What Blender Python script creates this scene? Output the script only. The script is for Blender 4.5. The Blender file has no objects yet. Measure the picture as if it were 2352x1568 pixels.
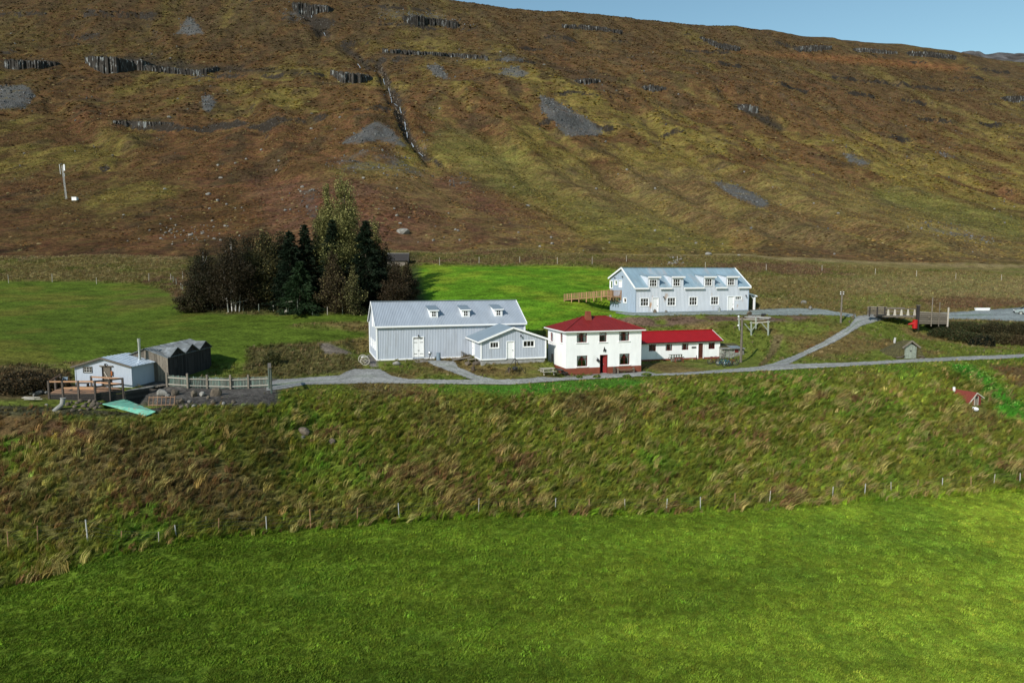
import bpy, math, random
import numpy as np
from mathutils import Vector, Matrix
random.seed(7)
R = math.radians
scene = bpy.context.scene
COL = scene.collection
# ------------------------------------------------------------------ camera, sky, sun, exposure
F = 1568.0                      # focal length in units of a 2352 px wide picture (24 mm on 36 mm)
PITCH = math.atan(159.0/1568.0)
SP, CP = math.sin(PITCH), math.cos(PITCH)
cam_d = bpy.data.cameras.new('camera'); cam = bpy.data.objects.new('camera', cam_d); COL.objects.link(cam)
cam_d.sensor_width = 36.0; cam_d.lens = 24.0; cam_d.clip_start = 0.5; cam_d.clip_end = 12000
cam.location = (0, 0, 0); cam.rotation_euler = (R(90)-PITCH, 0, 0)
scene.camera = cam
SUN_AZ, SUN_EL = 35.0, 32.0     # the light travels towards +Y, turned this much to +X
world = bpy.data.worlds.new("World"); scene.world = world; world.use_nodes = True
wn = world.node_tree; bg = wn.nodes['Background']
sky = wn.nodes.new('ShaderNodeTexSky'); sky.sky_type = 'NISHITA'; sky.sun_disc = False
sky.sun_elevation = R(SUN_EL); sky.sun_rotation = R(180+SUN_AZ)
sky.altitude = 100; sky.air_density = 1.3; sky.dust_density = 0.3; sky.ozone_density = 0.8
wb = wn.nodes.new('ShaderNodeVectorMath'); wb.operation = 'MULTIPLY'; wb.inputs[1].default_value = (.84, 1.03, 1.02)   # white balance of the photograph
wn.links.new(sky.outputs[0], wb.inputs[0]); wn.links.new(wb.outputs[0], bg.inputs[0]); bg.inputs[1].default_value = 0.125
sun_d = bpy.data.lights.new('sun', 'SUN'); sun_d.energy = 5.0; sun_d.angle = R(0.5); sun_d.color = (1.0, 0.955, 0.89)
sun = bpy.data.objects.new('sun', sun_d); COL.objects.link(sun)
tr = Vector((math.sin(R(SUN_AZ))*math.cos(R(SUN_EL)), math.cos(R(SUN_AZ))*math.cos(R(SUN_EL)), -math.sin(R(SUN_EL))))
sun.rotation_euler = tr.to_track_quat('-Z', 'Y').to_euler(); sun.location = (-60, -100, 120)
vs = scene.view_settings; vs.view_transform = 'Standard'; vs.look = 'None'; vs.exposure = -0.10; vs.gamma = 1.0
vs.use_curve_mapping = False
scene.render.resolution_x, scene.render.resolution_y = 1024, 682
scene.cycles.max_bounces = 6; scene.cycles.transparent_max_bounces = 12

# ------------------------------------------------------------------ projection (measuring the photograph)
def ray(px, py):
    cx = (np.asarray(px, float)-1176)/F; cy = (784-np.asarray(py, float))/F
    return cx, CP+cy*SP, -SP+cy*CP
def at(px, py, Y):
    dx, dy, dz = ray(px, py); t = Y/dy
    return Vector((float(dx*t), float(Y), float(dz*t)))
def proj(X, Y, Z):
    d = np.maximum(Y*CP-Z*SP, 0.5)
    return 1176+F*X/d, 784-F*(Y*SP+Z*CP)/d
CR = dict(B=(1300,1050,2.6133), H=(2030,1170,5.88), L=(2380,1180,4.704), U=(2080,940,2.352), S=(100,1180,2.352),
          D=(150,1380,4.704), R=(3200,1100,3.675), F=(2740,1140,5.88), K=(2640,1280,10.69), A=(3500,1400,9.046),
          Y=(1300,1300,2.94), T=(900,1100,4.127), V=(2700,1080,2.063), W=(600,640,2.2615), N=(180,580,7.84))
def cp(c, x, y):
    a, b, s = CR[c]; return ((x/s+a)*.6125, (y/s+b)*.6125)
class Fr:                        # a building's own frame: x along its front, y into its depth, z up
    def __init__(s, o, deg):
        s.o = Vector(o); s.a = R(deg); s.ux = Vector((math.cos(s.a), math.sin(s.a), 0)); s.uy = Vector((-math.sin(s.a), math.cos(s.a), 0))
    def _hit(s, p, n, q):
        d = Vector([float(v) for v in ray(*p)]); t = q.dot(n)/d.dot(n); return d*t-s.o
    def xz(s, p, y=0):
        v = s._hit(p, s.uy, s.o+s.uy*y); return v.dot(s.ux), v.z
    def yz(s, p, x=0):
        v = s._hit(p, s.ux, s.o+s.ux*x); return v.dot(s.uy), v.z
    def w(s, x, y, z=0): return s.o+s.ux*x+s.uy*y+Vector((0, 0, z))

# ------------------------------------------------------------------ noise
def _h(i, j, s):
    i = np.mod(i.astype(np.int64), 65521); j = np.mod(j.astype(np.int64), 65521)
    n = (i*374761393+j*668265263+s*1442695041) & 0x7fffffff
    n = ((n ^ (n >> 13))*1274126177) & 0x7fffffff
    n = (n ^ (n >> 16)) & 0xffff
    return n/65535.0
def vn(x, y, s=0):
    i = np.floor(x); j = np.floor(y); fx = x-i; fy = y-j
    fx = fx*fx*(3-2*fx); fy = fy*fy*(3-2*fy)
    a = _h(i, j, s); b = _h(i+1, j, s); c = _h(i, j+1, s); d = _h(i+1, j+1, s)
    return (a*(1-fx)+b*fx)*(1-fy)+(c*(1-fx)+d*fx)*fy
def fbm(x, y, o=4, s=0, g=.5):
    x = np.asarray(x, float); y = np.asarray(y, float); r = 0; a = 1; t = 0
    for k in range(o):
        r = r+a*(vn(x*2**k+17.3*k, y*2**k-9.1*k, s+k)*2-1); t += a; a *= g
    return r/t
def sst(a, b, x):
    t = np.clip((x-a)/(b-a), 0, 1); return t*t*(3-2*t)

# ------------------------------------------------------------------ terrain: lines measured as (px, py, distance)
LN = [
 [(0,1568,35),(1176,1568,36),(2352,1568,37)],
 [(0,1352,44.5),(120,1320,46),(210,1285,47),(300,1262,48),(400,1243,49),(550,1225,51),(700,1212,52.5),(900,1196,54),(1176,1181,56.5),(1500,1175,57.8),(1800,1162,59),(2100,1137,61.5),(2352,1124,63.5)],
 [(0,930,60),(150,935,60.5),(300,948,60.5),(420,925,63),(520,912,65),(620,905,66.8),(700,886,72),(860,880,74),(1176,884,75),(1300,874,77),(1480,864,79.5),(1700,853,82),(1850,845,84),(2100,833,87),(2352,822,91)],
 [(0,868,68),(170,885,68.5),(350,884,69),(480,872,72),(600,868,75),(740,858,77.5),(860,830,82.5),(1000,828,84),(1105,829,82),(1250,832,82.5),(1300,838,85),(1480,831,88),(1700,823,90),(1900,812,92),(2100,816,91),(2352,806,96)],
 [(0,805,77),(400,800,84),(600,805,85),(740,795,88),(860,782,93),(1100,762,98),(1260,764,98),(1480,745,100.5),(1600,733,102.5),(1760,735,102),(1900,745,102),(2000,752,103),(2130,785,103),(2352,795,104)],
 [(0,722,105),(430,724,105),(700,720,105.5),(900,712,107),(1100,700,110),(1300,703,109),(1400,717,107),(1560,716.5,107),(1720,713,108),(1900,721,108),(2050,731,109),(2130,737,112),(2352,738,112)],
 [(0,640,140),(200,645,138),(390,662,131),(520,650,132),(900,612,140),(1200,608,142),(1400,612,142),(1600,640,136),(1760,655,131),(1950,690,121),(2150,714,119),(2352,707,122)],
 [(0,588,165),(430,586,165),(900,580,170),(1176,574,172),(1500,579,175),(1800,588,180),(2100,601,185),(2352,610,190)],
 [(0,480,235),(600,470,240),(1176,452,262),(1700,462,300),(2352,500,345)],
 [(0,350,340),(600,340,350),(1176,322,400),(1700,342,450),(2352,400,540)],
 [(0,230,480),(600,228,490),(1176,192,570),(1700,220,640),(2352,290,790)],
 [(0,105,690),(600,108,700),(1176,100,780),(1700,142,860),(2352,192,1050)],
 [(0,-45,960),(600,-16,970),(900,1,980),(1000,9,1000),(1176,30,1020),(1400,49,1050),(1700,82,1120),(2000,104,1200),(2180,126,1250),(2240,140,1280),(2352,160,1330)],
]
Y0 = 30.0                        # columns of the terrain sheet fan out from 30 m behind the camera
UG = np.linspace(-1.6, 1.6, 641)
LY, LZ = [], []
def smooth(a, k):
    w = np.hanning(2*k+3)[1:-1]; w /= w.sum()
    return np.convolve(np.pad(a, len(w)//2, mode='edge'), w, 'valid')
LY.append(np.full_like(UG, -29.0)); LZ.append(np.full_like(UG, -22.6))
LY.append(np.full_like(UG, 12.0)); LZ.append(np.full_like(UG, -22.2))
for k, ln in enumerate(LN):
    P3 = [at(*q) for q in ln]
    u = [v.x/(v.y+Y0) for v in P3]; y = [v.y for v in P3]; z = [v.z for v in P3]
    kk = 4 if k < 7 else 10
    # keep the sheet level with the view's edge outside the frame
    LY.append(smooth(np.interp(UG, u, y), kk)); LZ.append(smooth(np.interp(UG, u, z), kk))
for k in range(3, len(LY)): LY[k] = np.maximum(LY[k], LY[k-1]+2.0)
LY.append(LY[-1]+500); LZ.append(LZ[-1]-6); LY.append(LY[-1]+2500); LZ.append(LZ[-1]-330)
LY = np.array(LY); LZ = np.array(LZ); NL = len(LY)
PADS = []                        # levelled ground (frame, x0, x1, y0, y1, z, soft margin)
GUL = []
def base_h(X, Y):
    X = np.asarray(X, float); Y = np.asarray(Y, float)
    u = X/np.maximum(Y+Y0, 0.6)
    fi = np.clip((u-UG[0])/(UG[1]-UG[0]), 0, len(UG)-1.001); i = fi.astype(int); f = fi-i
    y = LY[:, i]*(1-f)+LY[:, i+1]*f; z = LZ[:, i]*(1-f)+LZ[:, i+1]*f
    h = np.diff(y, axis=0); dl = np.diff(z, axis=0)/h
    m = np.zeros_like(y)
    w1 = 2*h[1:]+h[:-1]; w2 = h[1:]+2*h[:-1]
    ok = dl[:-1]*dl[1:] > 0
    with np.errstate(divide='ignore', invalid='ignore'):
        hm = (w1+w2)/(w1/np.where(ok, dl[:-1], 1)+w2/np.where(ok, dl[1:], 1))
    m[1:-1] = np.where(ok, hm, 0); m[0] = dl[0]; m[-1] = dl[-1]
    k = np.clip((Y[None] >= y).sum(0)-1, 0, NL-2); a = np.arange(len(X))
    y0 = y[k, a]; hh = h[k, a]; t = np.clip((Y-y0)/hh, 0, 1)
    z0 = z[k, a]; z1 = z[k+1, a]; m0 = m[k, a]*hh; m1 = m[k+1, a]*hh
    t2 = t*t; t3 = t2*t
    return (2*t3-3*t2+1)*z0+(t3-2*t2+t)*m0+(-2*t3+3*t2)*z1+(t3-t2)*m1, k, t
def H(X, Y):
    X = np.atleast_1d(np.asarray(X, float)).ravel(); Y = np.atleast_1d(np.asarray(Y, float)).ravel()
    z, k, t = base_h(X, Y)
    far = sst(175, 420, Y)*np.where(k == 13, 1-.85*sst(.45, 1, t), np.where(k > 13, .15, 1))
    z = z+far*(12*fbm(X/170, Y/230, 3, 11)+4*fbm((X+.35*Y)/42, (Y-.2*X)/150, 3, 23))
    rg = 1-np.abs(fbm((X+.45*Y)/75, (Y-.3*X)/320, 3, 41)*2)
    z = z-far*2.2*np.clip(rg, 0, 1)**3
    # basalt ledges: the slope steps up where a layer crops out
    s = z/37.0+.35*fbm(X/160, Y/160, 2, 5); fr = s-np.floor(s)
    msk = sst(.02, .35, fbm(X/60, z/20, 2, 77))*far
    z = z+msk*5.5*(sst(.42, .5, fr)-fr)
    z = z+far*(2.6*fbm(X/15, Y/24, 4, 31, .6))
    mid = sst(108, 150, Y)*(1-sst(220, 400, Y))
    z = z+mid*.9*fbm(X/14, Y/16, 3, 3)
    rough = ((k == 3)*np.sin(np.pi*np.clip(t, 0, 1)))
    z = z+rough*(.55*fbm(X/4.5, Y/4.5, 3, 9)+.35*fbm(X/11, Y/9, 2, 19))
    z = z+(k <= 2)*.12*fbm(X/9, Y/6, 3, 13)
    z = z+((k >= 4) & (k <= 6))*.10*fbm(X/6, Y/6, 2, 15)
    for (P, dep, wd) in GUL:
        d = np.full_like(X, 1e9)
        for (a, b) in zip(P[:-1], P[1:]):
            ax, ay = a; bx, by = b; L2 = (bx-ax)**2+(by-ay)**2
            tt = np.clip(((X-ax)*(bx-ax)+(Y-ay)*(by-ay))/L2, 0, 1)
            d = np.minimum(d, np.hypot(X-ax-tt*(bx-ax), Y-ay-tt*(by-ay)))
        z = z-dep*np.exp(-(d/wd)**2)*(.75+.5*vn(X/9, Y/9, 3))
    for (fr_, x0, x1, y0, y1, zz, mg) in PADS:
        lx = (X-fr_.o.x)*fr_.ux.x+(Y-fr_.o.y)*fr_.ux.y; ly = (X-fr_.o.x)*fr_.uy.x+(Y-fr_.o.y)*fr_.uy.y
        d = np.hypot(np.maximum(np.maximum(x0-lx, lx-x1), 0), np.maximum(np.maximum(y0-ly, ly-y1), 0))
        w = 1-sst(0, mg, d); z = z*(1-w)+zz*w
    return z
RY = np.concatenate([np.arange(20, 130, .12), np.geomspace(130, 2500, 1500)])
def hits(pts, coarse=False):
    ry = RY[::4] if coarse else RY
    out = []
    for (px, py) in pts:
        dx, dy, dz = ray(px, py)
        X = dx*ry/dy; Z = dz*ry/dy; g = H(X, ry)-Z
        i = int(np.argmax(g > 0))
        if g[i] <= 0: i = len(ry)-1
        a, b = g[max(i-1, 0)], g[i]; t = 0 if b == a else -a/(b-a)
        y = ry[max(i-1, 0)]+t*(ry[i]-ry[max(i-1, 0)]); x = float(dx*y/dy)
        out.append(Vector((x, y, float(dz*y/dy))))
    return out
def G(px, py): return hits([(px, py)])[0]
def gz(x, y): return float(H([x], [y])[0])
def gv(x, y, dz=0): return Vector((x, y, gz(x, y)+dz))

# building frames, measured from the photograph
HOUSE = Fr(at(1299.5, 862, 80.0), 16.5)
BARN = Fr(at(866.1, 827.1, 82.7), 17)
ANNEX = Fr(at(1105.1, 826.6, 80.0), 17)
WING = Fr(at(*cp('L', 165, 812), 88.4), 16.5)
UPPER = Fr(at(1458.8, 718.6, 104), 20.5)
SHED = Fr(at(175.8, 885.5, 66.8), -7)
DARK = Fr(at(388, 879, 69.5), 0)
for a in [(HOUSE,-.5,10,-.3,7.5,HOUSE.o.z,2.5), (BARN,-1,20,-.6,10,BARN.o.z-.12,3), (ANNEX,1.0,8.5,0,6,ANNEX.o.z-.55,1.5), (ANNEX,-.2,1.2,2.5,6,ANNEX.o.z-.12,1.5),
          (WING,-1,11.8,-1,5.6,WING.o.z-.08,3), (UPPER,-1,24,-1,8.5,UPPER.o.z,3.5), (SHED,-2,6.5,-.3,5,SHED.o.z-.05,1.0), (DARK,-5.5,2,-.5,9,SHED.o.z,2.5)]:
    PADS.append(a)
PADS.append((Fr((-36.7, 61.3, 0), 27), 0, 3.3, 0, 3.1, -12.8, .55))
g1 = hits([(866,148),(880,170),(893,205),(915,245),(930,290),(942,322),(975,362),(1010,385)], True)
g2 = hits([(695,8),(715,50),(740,62),(748,85)], True)
g3 = hits([(790,110),(825,135),(845,160)], True)
g4 = hits([(1170,440),(1260,480),(1330,520),(1370,545)], True)
g5 = hits([(1650,190),(1715,250),(1790,290),(1870,340)], True)
g6 = hits([(290,350),(275,375),(240,388)], True)
DG = [hits(p, True) for p in ([(1040,210),(1100,290),(1180,370),(1290,450)], [(1180,190),(1260,300),(1400,400),(1560,500),(1700,560)], [(1420,200),(1520,300),(1680,400),(1850,480),(2050,560)],
  [(1850,200),(1950,290),(2080,360),(2250,430),(2400,470)], [(2020,170),(2150,250),(2300,320)], [(540,230),(600,300),(590,350),(640,420)], [(120,230),(180,300),(260,350)], [(1560,430),(1700,500),(1900,560)], [(330,60),(380,110),(360,150)])]
for g, d, w in ((g1, 5.5, 4.5), (g2, 7, 10), (g3, 4, 7), (g4, 1.3, 3), (g5, 4, 9), (g6, 2, 4)):
    GUL.append(([(v.x, v.y) for v in g], d, w))
for g in DG: GUL.append(([(v.x, v.y) for v in g], 2.6, 7)); GUL.append(([(v.x+11, v.y+4) for v in g], -2.2, 8))
fan = hits([(862,286),(850,400),(840,520)], True); GUL.append(([(v.x, v.y) for v in fan], -7, 26))

# ------------------------------------------------------------------ materials
def mat(name, color, rough=.8, metal=0, var=.25, scale=4, stretch=(1,1,1), bump=.0, bscale=None, spec=.3, rnd=0, second=None, sfac=(.45,.6), sscale=2, trans=0):
    m = bpy.data.materials.new(name); m.use_nodes = True; n = m.node_tree.nodes; l = m.node_tree.links
    b = n['Principled BSDF']; b.inputs['Roughness'].default_value = rough; b.inputs['Metallic'].default_value = metal
    b.inputs['Specular IOR Level'].default_value = spec
    tc = n.new('ShaderNodeTexCoord'); mp = n.new('ShaderNodeMapping'); mp.inputs['Scale'].default_value = stretch
    l.new(tc.outputs['Object'], mp.inputs[0])
    nz = n.new('ShaderNodeTexNoise'); nz.inputs['Scale'].default_value = scale; nz.inputs['Detail'].default_value = 6
    l.new(mp.outputs[0], nz.inputs['Vector'])
    mr = n.new('ShaderNodeMapRange'); mr.inputs[1].default_value = .3; mr.inputs[2].default_value = .7
    mr.inputs[3].default_value = 1-var; mr.inputs[4].default_value = 1+var
    l.new(nz.outputs[0], mr.inputs[0]); fac = mr.outputs[0]
    if rnd:
        oi = n.new('ShaderNodeObjectInfo'); m2 = n.new('ShaderNodeMapRange'); m2.inputs[3].default_value = 1-rnd; m2.inputs[4].default_value = 1+rnd
        l.new(oi.outputs['Random'], m2.inputs[0]); mu = n.new('ShaderNodeMath'); mu.operation = 'MULTIPLY'
        l.new(fac, mu.inputs[0]); l.new(m2.outputs[0], mu.inputs[1]); fac = mu.outputs[0]
    vm = n.new('ShaderNodeVectorMath'); vm.operation = 'SCALE'; vm.inputs[0].default_value = color
    if second:
        n2 = n.new('ShaderNodeTexNoise'); n2.inputs['Scale'].default_value = sscale; n2.inputs['Detail'].default_value = 8; n2.inputs['Roughness'].default_value = .65
        l.new(mp.outputs[0], n2.inputs['Vector'])
        cr = n.new('ShaderNodeMapRange'); cr.inputs[1].default_value = sfac[0]; cr.inputs[2].default_value = sfac[1]; l.new(n2.outputs[0], cr.inputs[0])
        mx = n.new('ShaderNodeMix'); mx.data_type = 'RGBA'; mx.inputs[6].default_value = (*color, 1); mx.inputs[7].default_value = (*second, 1)
        l.new(cr.outputs[0], mx.inputs[0]); l.new(mx.outputs[2], vm.inputs[0])
    l.new(fac, vm.inputs['Scale']); l.new(vm.outputs[0], b.inputs['Base Color'])
    if bump:
        bn = n.new('ShaderNodeTexNoise'); bn.inputs['Scale'].default_value = bscale or scale*4; bn.inputs['Detail'].default_value = 5; l.new(mp.outputs[0], bn.inputs['Vector'])
        bp = n.new('ShaderNodeBump'); bp.inputs['Strength'].default_value = 1; bp.inputs['Distance'].default_value = bump
        l.new(bn.outputs[0], bp.inputs['Height']); l.new(bp.outputs[0], b.inputs['Normal'])
    return m
M = {}
M['white'] = mat('white_paint', (.80,.80,.80), .6, var=.03, scale=3)
M['plaster'] = mat('white_plaster', (.82,.82,.81), .85, var=.05, scale=1.5, stretch=(1,1,.35), bump=.01, bscale=6, second=(.68,.68,.65), sfac=(.58,.75), sscale=.9)
M['redbase'] = mat('brown_red_plinth', (.20,.055,.03), .8, var=.12, scale=2)
M['redroof'] = mat('dark_red_roof', (.19,.016,.014), .55, var=.1, scale=1.5)
M['redroof2'] = mat('bright_red_roof', (.29,.008,.009), .5, var=.08, scale=1.5)
M['redframe'] = mat('dark_red_frame', (.13,.012,.010), .5, var=.2)
M['reddoor'] = mat('red_door_paint', (.20,.010,.010), .5, var=.2)
M['browndoor'] = mat('brown_door_paint', (.075,.02,.012), .5, var=.25, stretch=(6,6,1))
M['blue'] = mat('pale_blue_cladding', (.395,.43,.49), .6, var=.07, scale=1.2, stretch=(1.5,1.5,.25), second=(.33,.35,.385), sfac=(.52,.72), sscale=.9)
M['blueroof'] = mat('pale_blue_steel_roof', (.33,.365,.41), .45, metal=.1, var=.09, scale=.8, stretch=(1.5,.4,.4), spec=.4)
M['greyroof'] = mat('grey_blue_steel_roof', (.20,.25,.29), .5, metal=.1, var=.06, scale=.8)
M['palewall'] = mat('pale_weathered_cladding', (.56,.59,.64), .65, var=.07, scale=1.0, stretch=(1,1,.4), second=(.42,.27,.17), sfac=(.60,.70), sscale=.6)
M['gable'] = mat('grey_blue_gable_cladding', (.34,.41,.50), .6, var=.12, scale=2, stretch=(3,3,.3))
M['uroof'] = mat('blue_green_steel_roof', (.26,.36,.42), .42, metal=.15, var=.16, scale=.7, stretch=(1.5,.4,.4), second=(.36,.38,.40), sfac=(.5,.68), sscale=.5)
M['shedwall'] = mat('pale_shed_cladding', (.37,.41,.47), .7, var=.05, scale=2, stretch=(4,4,.4))
M['tin'] = mat('old_grey_tin_roof', (.17,.18,.18), .55, metal=.2, var=.3, scale=1.5, second=(.30,.32,.33), sfac=(.5,.65), sscale=1.2)
M['shedroof'] = mat('pale_shed_roof', (.42,.48,.54), .45, metal=.2, var=.12, scale=1.5)
M['concrete'] = mat('grey_concrete', (.26,.255,.24), .9, var=.25, scale=3, bump=.02)
M['wood'] = mat('weathered_grey_wood', (.17,.145,.115), .85, var=.35, scale=5, stretch=(5,5,.6), rnd=.35, bump=.01)
M['dark_shaded_wood'] = mat('dark_wood_with_shade', (.032,.028,.026), .85, var=.35, scale=5, stretch=(5,5,.6), rnd=.35)  # dark timbers; also the shade put into the pit wall and barn side
M['picket'] = mat('mossy_grey_picket_wood', (.135,.14,.115), .85, var=.3, scale=4, stretch=(4,4,.8), rnd=.45, second=(.10,.155,.13), sfac=(.4,.6), sscale=1.5)
M['rail'] = mat('bare_pale_wood', (.42,.38,.32), .8, var=.15, scale=4, rnd=.1)
M['freshwood'] = mat('fresh_orange_timber', (.36,.20,.11), .75, var=.2, scale=5, stretch=(1,4,4), rnd=.15)
M['walkwood'] = mat('orange_brown_timber', (.33,.19,.10), .8, var=.2, scale=5, rnd=.2)
M['brownwood'] = mat('brown_timber', (.20,.12,.075), .8, var=.25, scale=5, rnd=.2)
M['deckpost'] = mat('dark_deck_post', (.075,.06,.05), .8, var=.3, scale=5, rnd=.25)
M['greenwood'] = mat('pale_mint_timber', (.24,.27,.225), .85, var=.25, scale=4, rnd=.12)
M['steel'] = mat('galvanised_steel', (.45,.47,.48), .35, metal=.8, var=.15)
M['iron'] = mat('dark_iron', (.035,.035,.036), .6, metal=.4, var=.3)
M['black'] = mat('black_rubber', (.018,.018,.02), .7, var=.2)
M['bluedoor'] = mat('grey_blue_door', (.17,.22,.27), .7, var=.15, scale=5)
M['redtank'] = mat('bright_red_tank', (.36,.008,.01), .45, var=.06)
M['rust'] = mat('rusty_red_sheet', (.17,.035,.022), .75, var=.3, scale=4, stretch=(3,3,.6))
M['green_sheet'] = mat('turquoise_painted_sheet', (.16,.42,.30), .6, var=.2, scale=2, second=(.28,.22,.15), sfac=(.56,.64), sscale=1.6)
M['rock'] = mat('grey_lichen_boulder', (.19,.18,.16), .9, var=.4, scale=3, bump=.06, bscale=6, rnd=.25)
M['brownrock'] = mat('brown_boulder', (.115,.092,.068), .9, var=.4, scale=3, bump=.06, bscale=6, rnd=.25)
M['cliff'] = mat('dark_basalt', (.038,.033,.028), .95, var=.6, scale=.6, stretch=(1,1,.3), rnd=.2, second=(.19,.20,.195), sfac=(.55,.62), sscale=.55)
M['water'] = mat('white_falling_water', (.34,.38,.41), .3, var=.1)
M['mast'] = mat('pale_mast_paint', (.46,.46,.44), .5, var=.1)
M['curtain'] = mat('white_lace_curtain', (.82,.82,.80), .9, var=.15, scale=9, stretch=(5,5,.6))
M['carpaint'] = mat('silver_blue_car_paint', (.30,.36,.42), .25, metal=.6, var=.02)
M['birchbark'] = mat('birch_bark', (.48,.45,.42), .9, var=.5, scale=6)
M['bark'] = mat('brown_bark', (.075,.055,.04), .95, var=.4, scale=5, stretch=(3,3,.6))
M['orange'] = mat('orange_plastic', (.45,.13,.03), .5)
M['teal'] = mat('teal_bicycle_paint', (.03,.12,.17), .35)
M['turf'] = mat('dead_turf', (.085,.075,.03), 1, var=.5, scale=4, bump=.1)
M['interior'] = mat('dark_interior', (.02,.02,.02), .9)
g = bpy.data.materials.new('window_glass'); g.use_nodes = True; n = g.node_tree.nodes; l = g.node_tree.links; n.clear()
o_ = n.new('ShaderNodeOutputMaterial'); mx = n.new('ShaderNodeMixShader'); tp = n.new('ShaderNodeBsdfTransparent'); gl = n.new('ShaderNodeBsdfGlossy')
tp.inputs[0].default_value = (.96,.98,.98,1); gl.inputs['Roughness'].default_value = .03; fz = n.new('ShaderNodeFresnel'); fz.inputs[0].default_value = 1.55
l.new(fz.outputs[0], mx.inputs[0]); l.new(tp.outputs[0], mx.inputs[1]); l.new(gl.outputs[0], mx.inputs[2]); l.new(mx.outputs[0], o_.inputs[0]); M['glass'] = g

def tintmat(name, attr, mode='GEOMETRY', rough=.9, trans=0.0, detail=True):
    m = bpy.data.materials.new(name); m.use_nodes = True; n = m.node_tree.nodes; l = m.node_tree.links
    b = n['Principled BSDF']; b.inputs['Roughness'].default_value = rough; b.inputs['Specular IOR Level'].default_value = .12
    a = n.new('ShaderNodeAttribute'); a.attribute_name = attr; a.attribute_type = mode
    l.new(a.outputs['Color'], b.inputs['Base Color'])
    if trans:
        t = n.new('ShaderNodeBsdfTranslucent'); l.new(a.outputs['Color'], t.inputs[0]); mx = n.new('ShaderNodeMixShader'); mx.inputs[0].default_value = trans
        l.new(b.outputs[0], mx.inputs[1]); l.new(t.outputs[0], mx.inputs[2]); l.new(mx.outputs[0], n['Material Output'].inputs[0])
    return m
M['leaf'] = tintmat('leaf', 'tint', trans=.25, rough=.6)
M['clump'] = tintmat('heath_clump', 'tint', 'INSTANCER', rough=1)
M['blade'] = tintmat('grass_blade', 'tint', 'INSTANCER', trans=.3, rough=.6)

# ------------------------------------------------------------------ mesh builder and object helpers
class MB:
    def __init__(s): s.v = []; s.f = []
    def poly(s, *p):
        i = len(s.v); s.v += [tuple(q) for q in p]; s.f.append(tuple(range(i, i+len(p)))); return s
    def box(s, a, b):
        (x0,y0,z0),(x1,y1,z1) = a, b; i = len(s.v)
        s.v += [(x0,y0,z0),(x1,y0,z0),(x1,y1,z0),(x0,y1,z0),(x0,y0,z1),(x1,y0,z1),(x1,y1,z1),(x0,y1,z1)]
        s.f += [tuple(i+k for k in q) for q in ((0,3,2,1),(4,5,6,7),(0,1,5,4),(1,2,6,5),(2,3,7,6),(3,0,4,7))]; return s
    def beam(s, p, q, w, h, up=(0,0,1)):
        p = Vector(p); q = Vector(q); d = (q-p).normalized(); up = Vector(up)
        if abs(d.dot(up)) > .98: up = Vector((0,1,0))
        a = d.cross(up).normalized()*(w/2); b = a.cross(d).normalized()*(h/2); i = len(s.v)
        for e in (p, q): s.v += [tuple(e-a-b), tuple(e+a-b), tuple(e+a+b), tuple(e-a+b)]
        s.f += [tuple(i+k for k in t) for t in ((0,3,2,1),(4,5,6,7),(0,1,5,4),(1,2,6,5),(2,3,7,6),(3,0,4,7))]; return s
    def slab(s, A, B, C, D, t):
        A, B, C, D = map(Vector, (A, B, C, D)); n = (B-A).cross(D-A).normalized()*t; i = len(s.v)
        s.v += [tuple(x-n) for x in (A,B,C,D)]+[tuple(x) for x in (A,B,C,D)]
        s.f += [tuple(i+k for k in q) for q in ((0,3,2,1),(4,5,6,7),(0,1,5,4),(1,2,6,5),(2,3,7,6),(3,0,4,7))]; return s
    def tube(s, p, q, r0, r1=None, n=8, cap=True):
        p = Vector(p); q = Vector(q); r1 = r0 if r1 is None else r1; d = (q-p).normalized()
        a = d.orthogonal().normalized(); b = d.cross(a); i = len(s.v)
        for e, r in ((p, r0), (q, r1)):
            for k in range(n):
                t = 2*math.pi*k/n; s.v.append(tuple(e+a*(r*math.cos(t))+b*(r*math.sin(t))))
        for k in range(n): s.f.append((i+k, i+(k+1)%n, i+n+(k+1)%n, i+n+k))
        if cap: s.f.append(tuple(i+k for k in range(n-1, -1, -1))); s.f.append(tuple(i+n+k for k in range(n)))
        return s
    def ring(s, c, ax, r, t, n=20, m=5):
        c = Vector(c); ax = Vector(ax).normalized(); a = ax.orthogonal().normalized(); b = ax.cross(a); i = len(s.v)
        for k in range(n):
            th = 2*math.pi*k/n; d = a*math.cos(th)+b*math.sin(th)
            for j in range(m):
                ph = 2*math.pi*j/m; s.v.append(tuple(c+d*(r+t*math.cos(ph))+ax*(t*math.sin(ph))))
        for k in range(n):
            for j in range(m): s.f.append((i+k*m+j, i+k*m+(j+1)%m, i+((k+1)%n)*m+(j+1)%m, i+((k+1)%n)*m+j))
        return s
    def lathe(s, c, prof, n=14):
        i = len(s.v); c = Vector(c)
        for (r, z) in prof:
            for k in range(n):
                t = 2*math.pi*k/n; s.v.append((c.x+r*math.cos(t), c.y+r*math.sin(t), c.z+z))
        for j in range(len(prof)-1):
            for k in range(n): s.f.append((i+j*n+k, i+j*n+(k+1)%n, i+(j+1)*n+(k+1)%n, i+(j+1)*n+k))
        s.f.append(tuple(i+k for k in range(n-1, -1, -1))); s.f.append(tuple(i+(len(prof)-1)*n+k for k in range(n))); return s
    def mesh(s, name):
        me = bpy.data.meshes.new(name); me.from_pydata(s.v, [], s.f); me.update(); return me
    def build(s, name, m, parent=None, label=None):
        o = bpy.data.objects.new(name, s.mesh(name)); COL.objects.link(o); o.data.materials.append(M[m] if isinstance(m, str) else m)
        if parent: o.parent = parent
        if label: o['label'] = label
        return o
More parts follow.
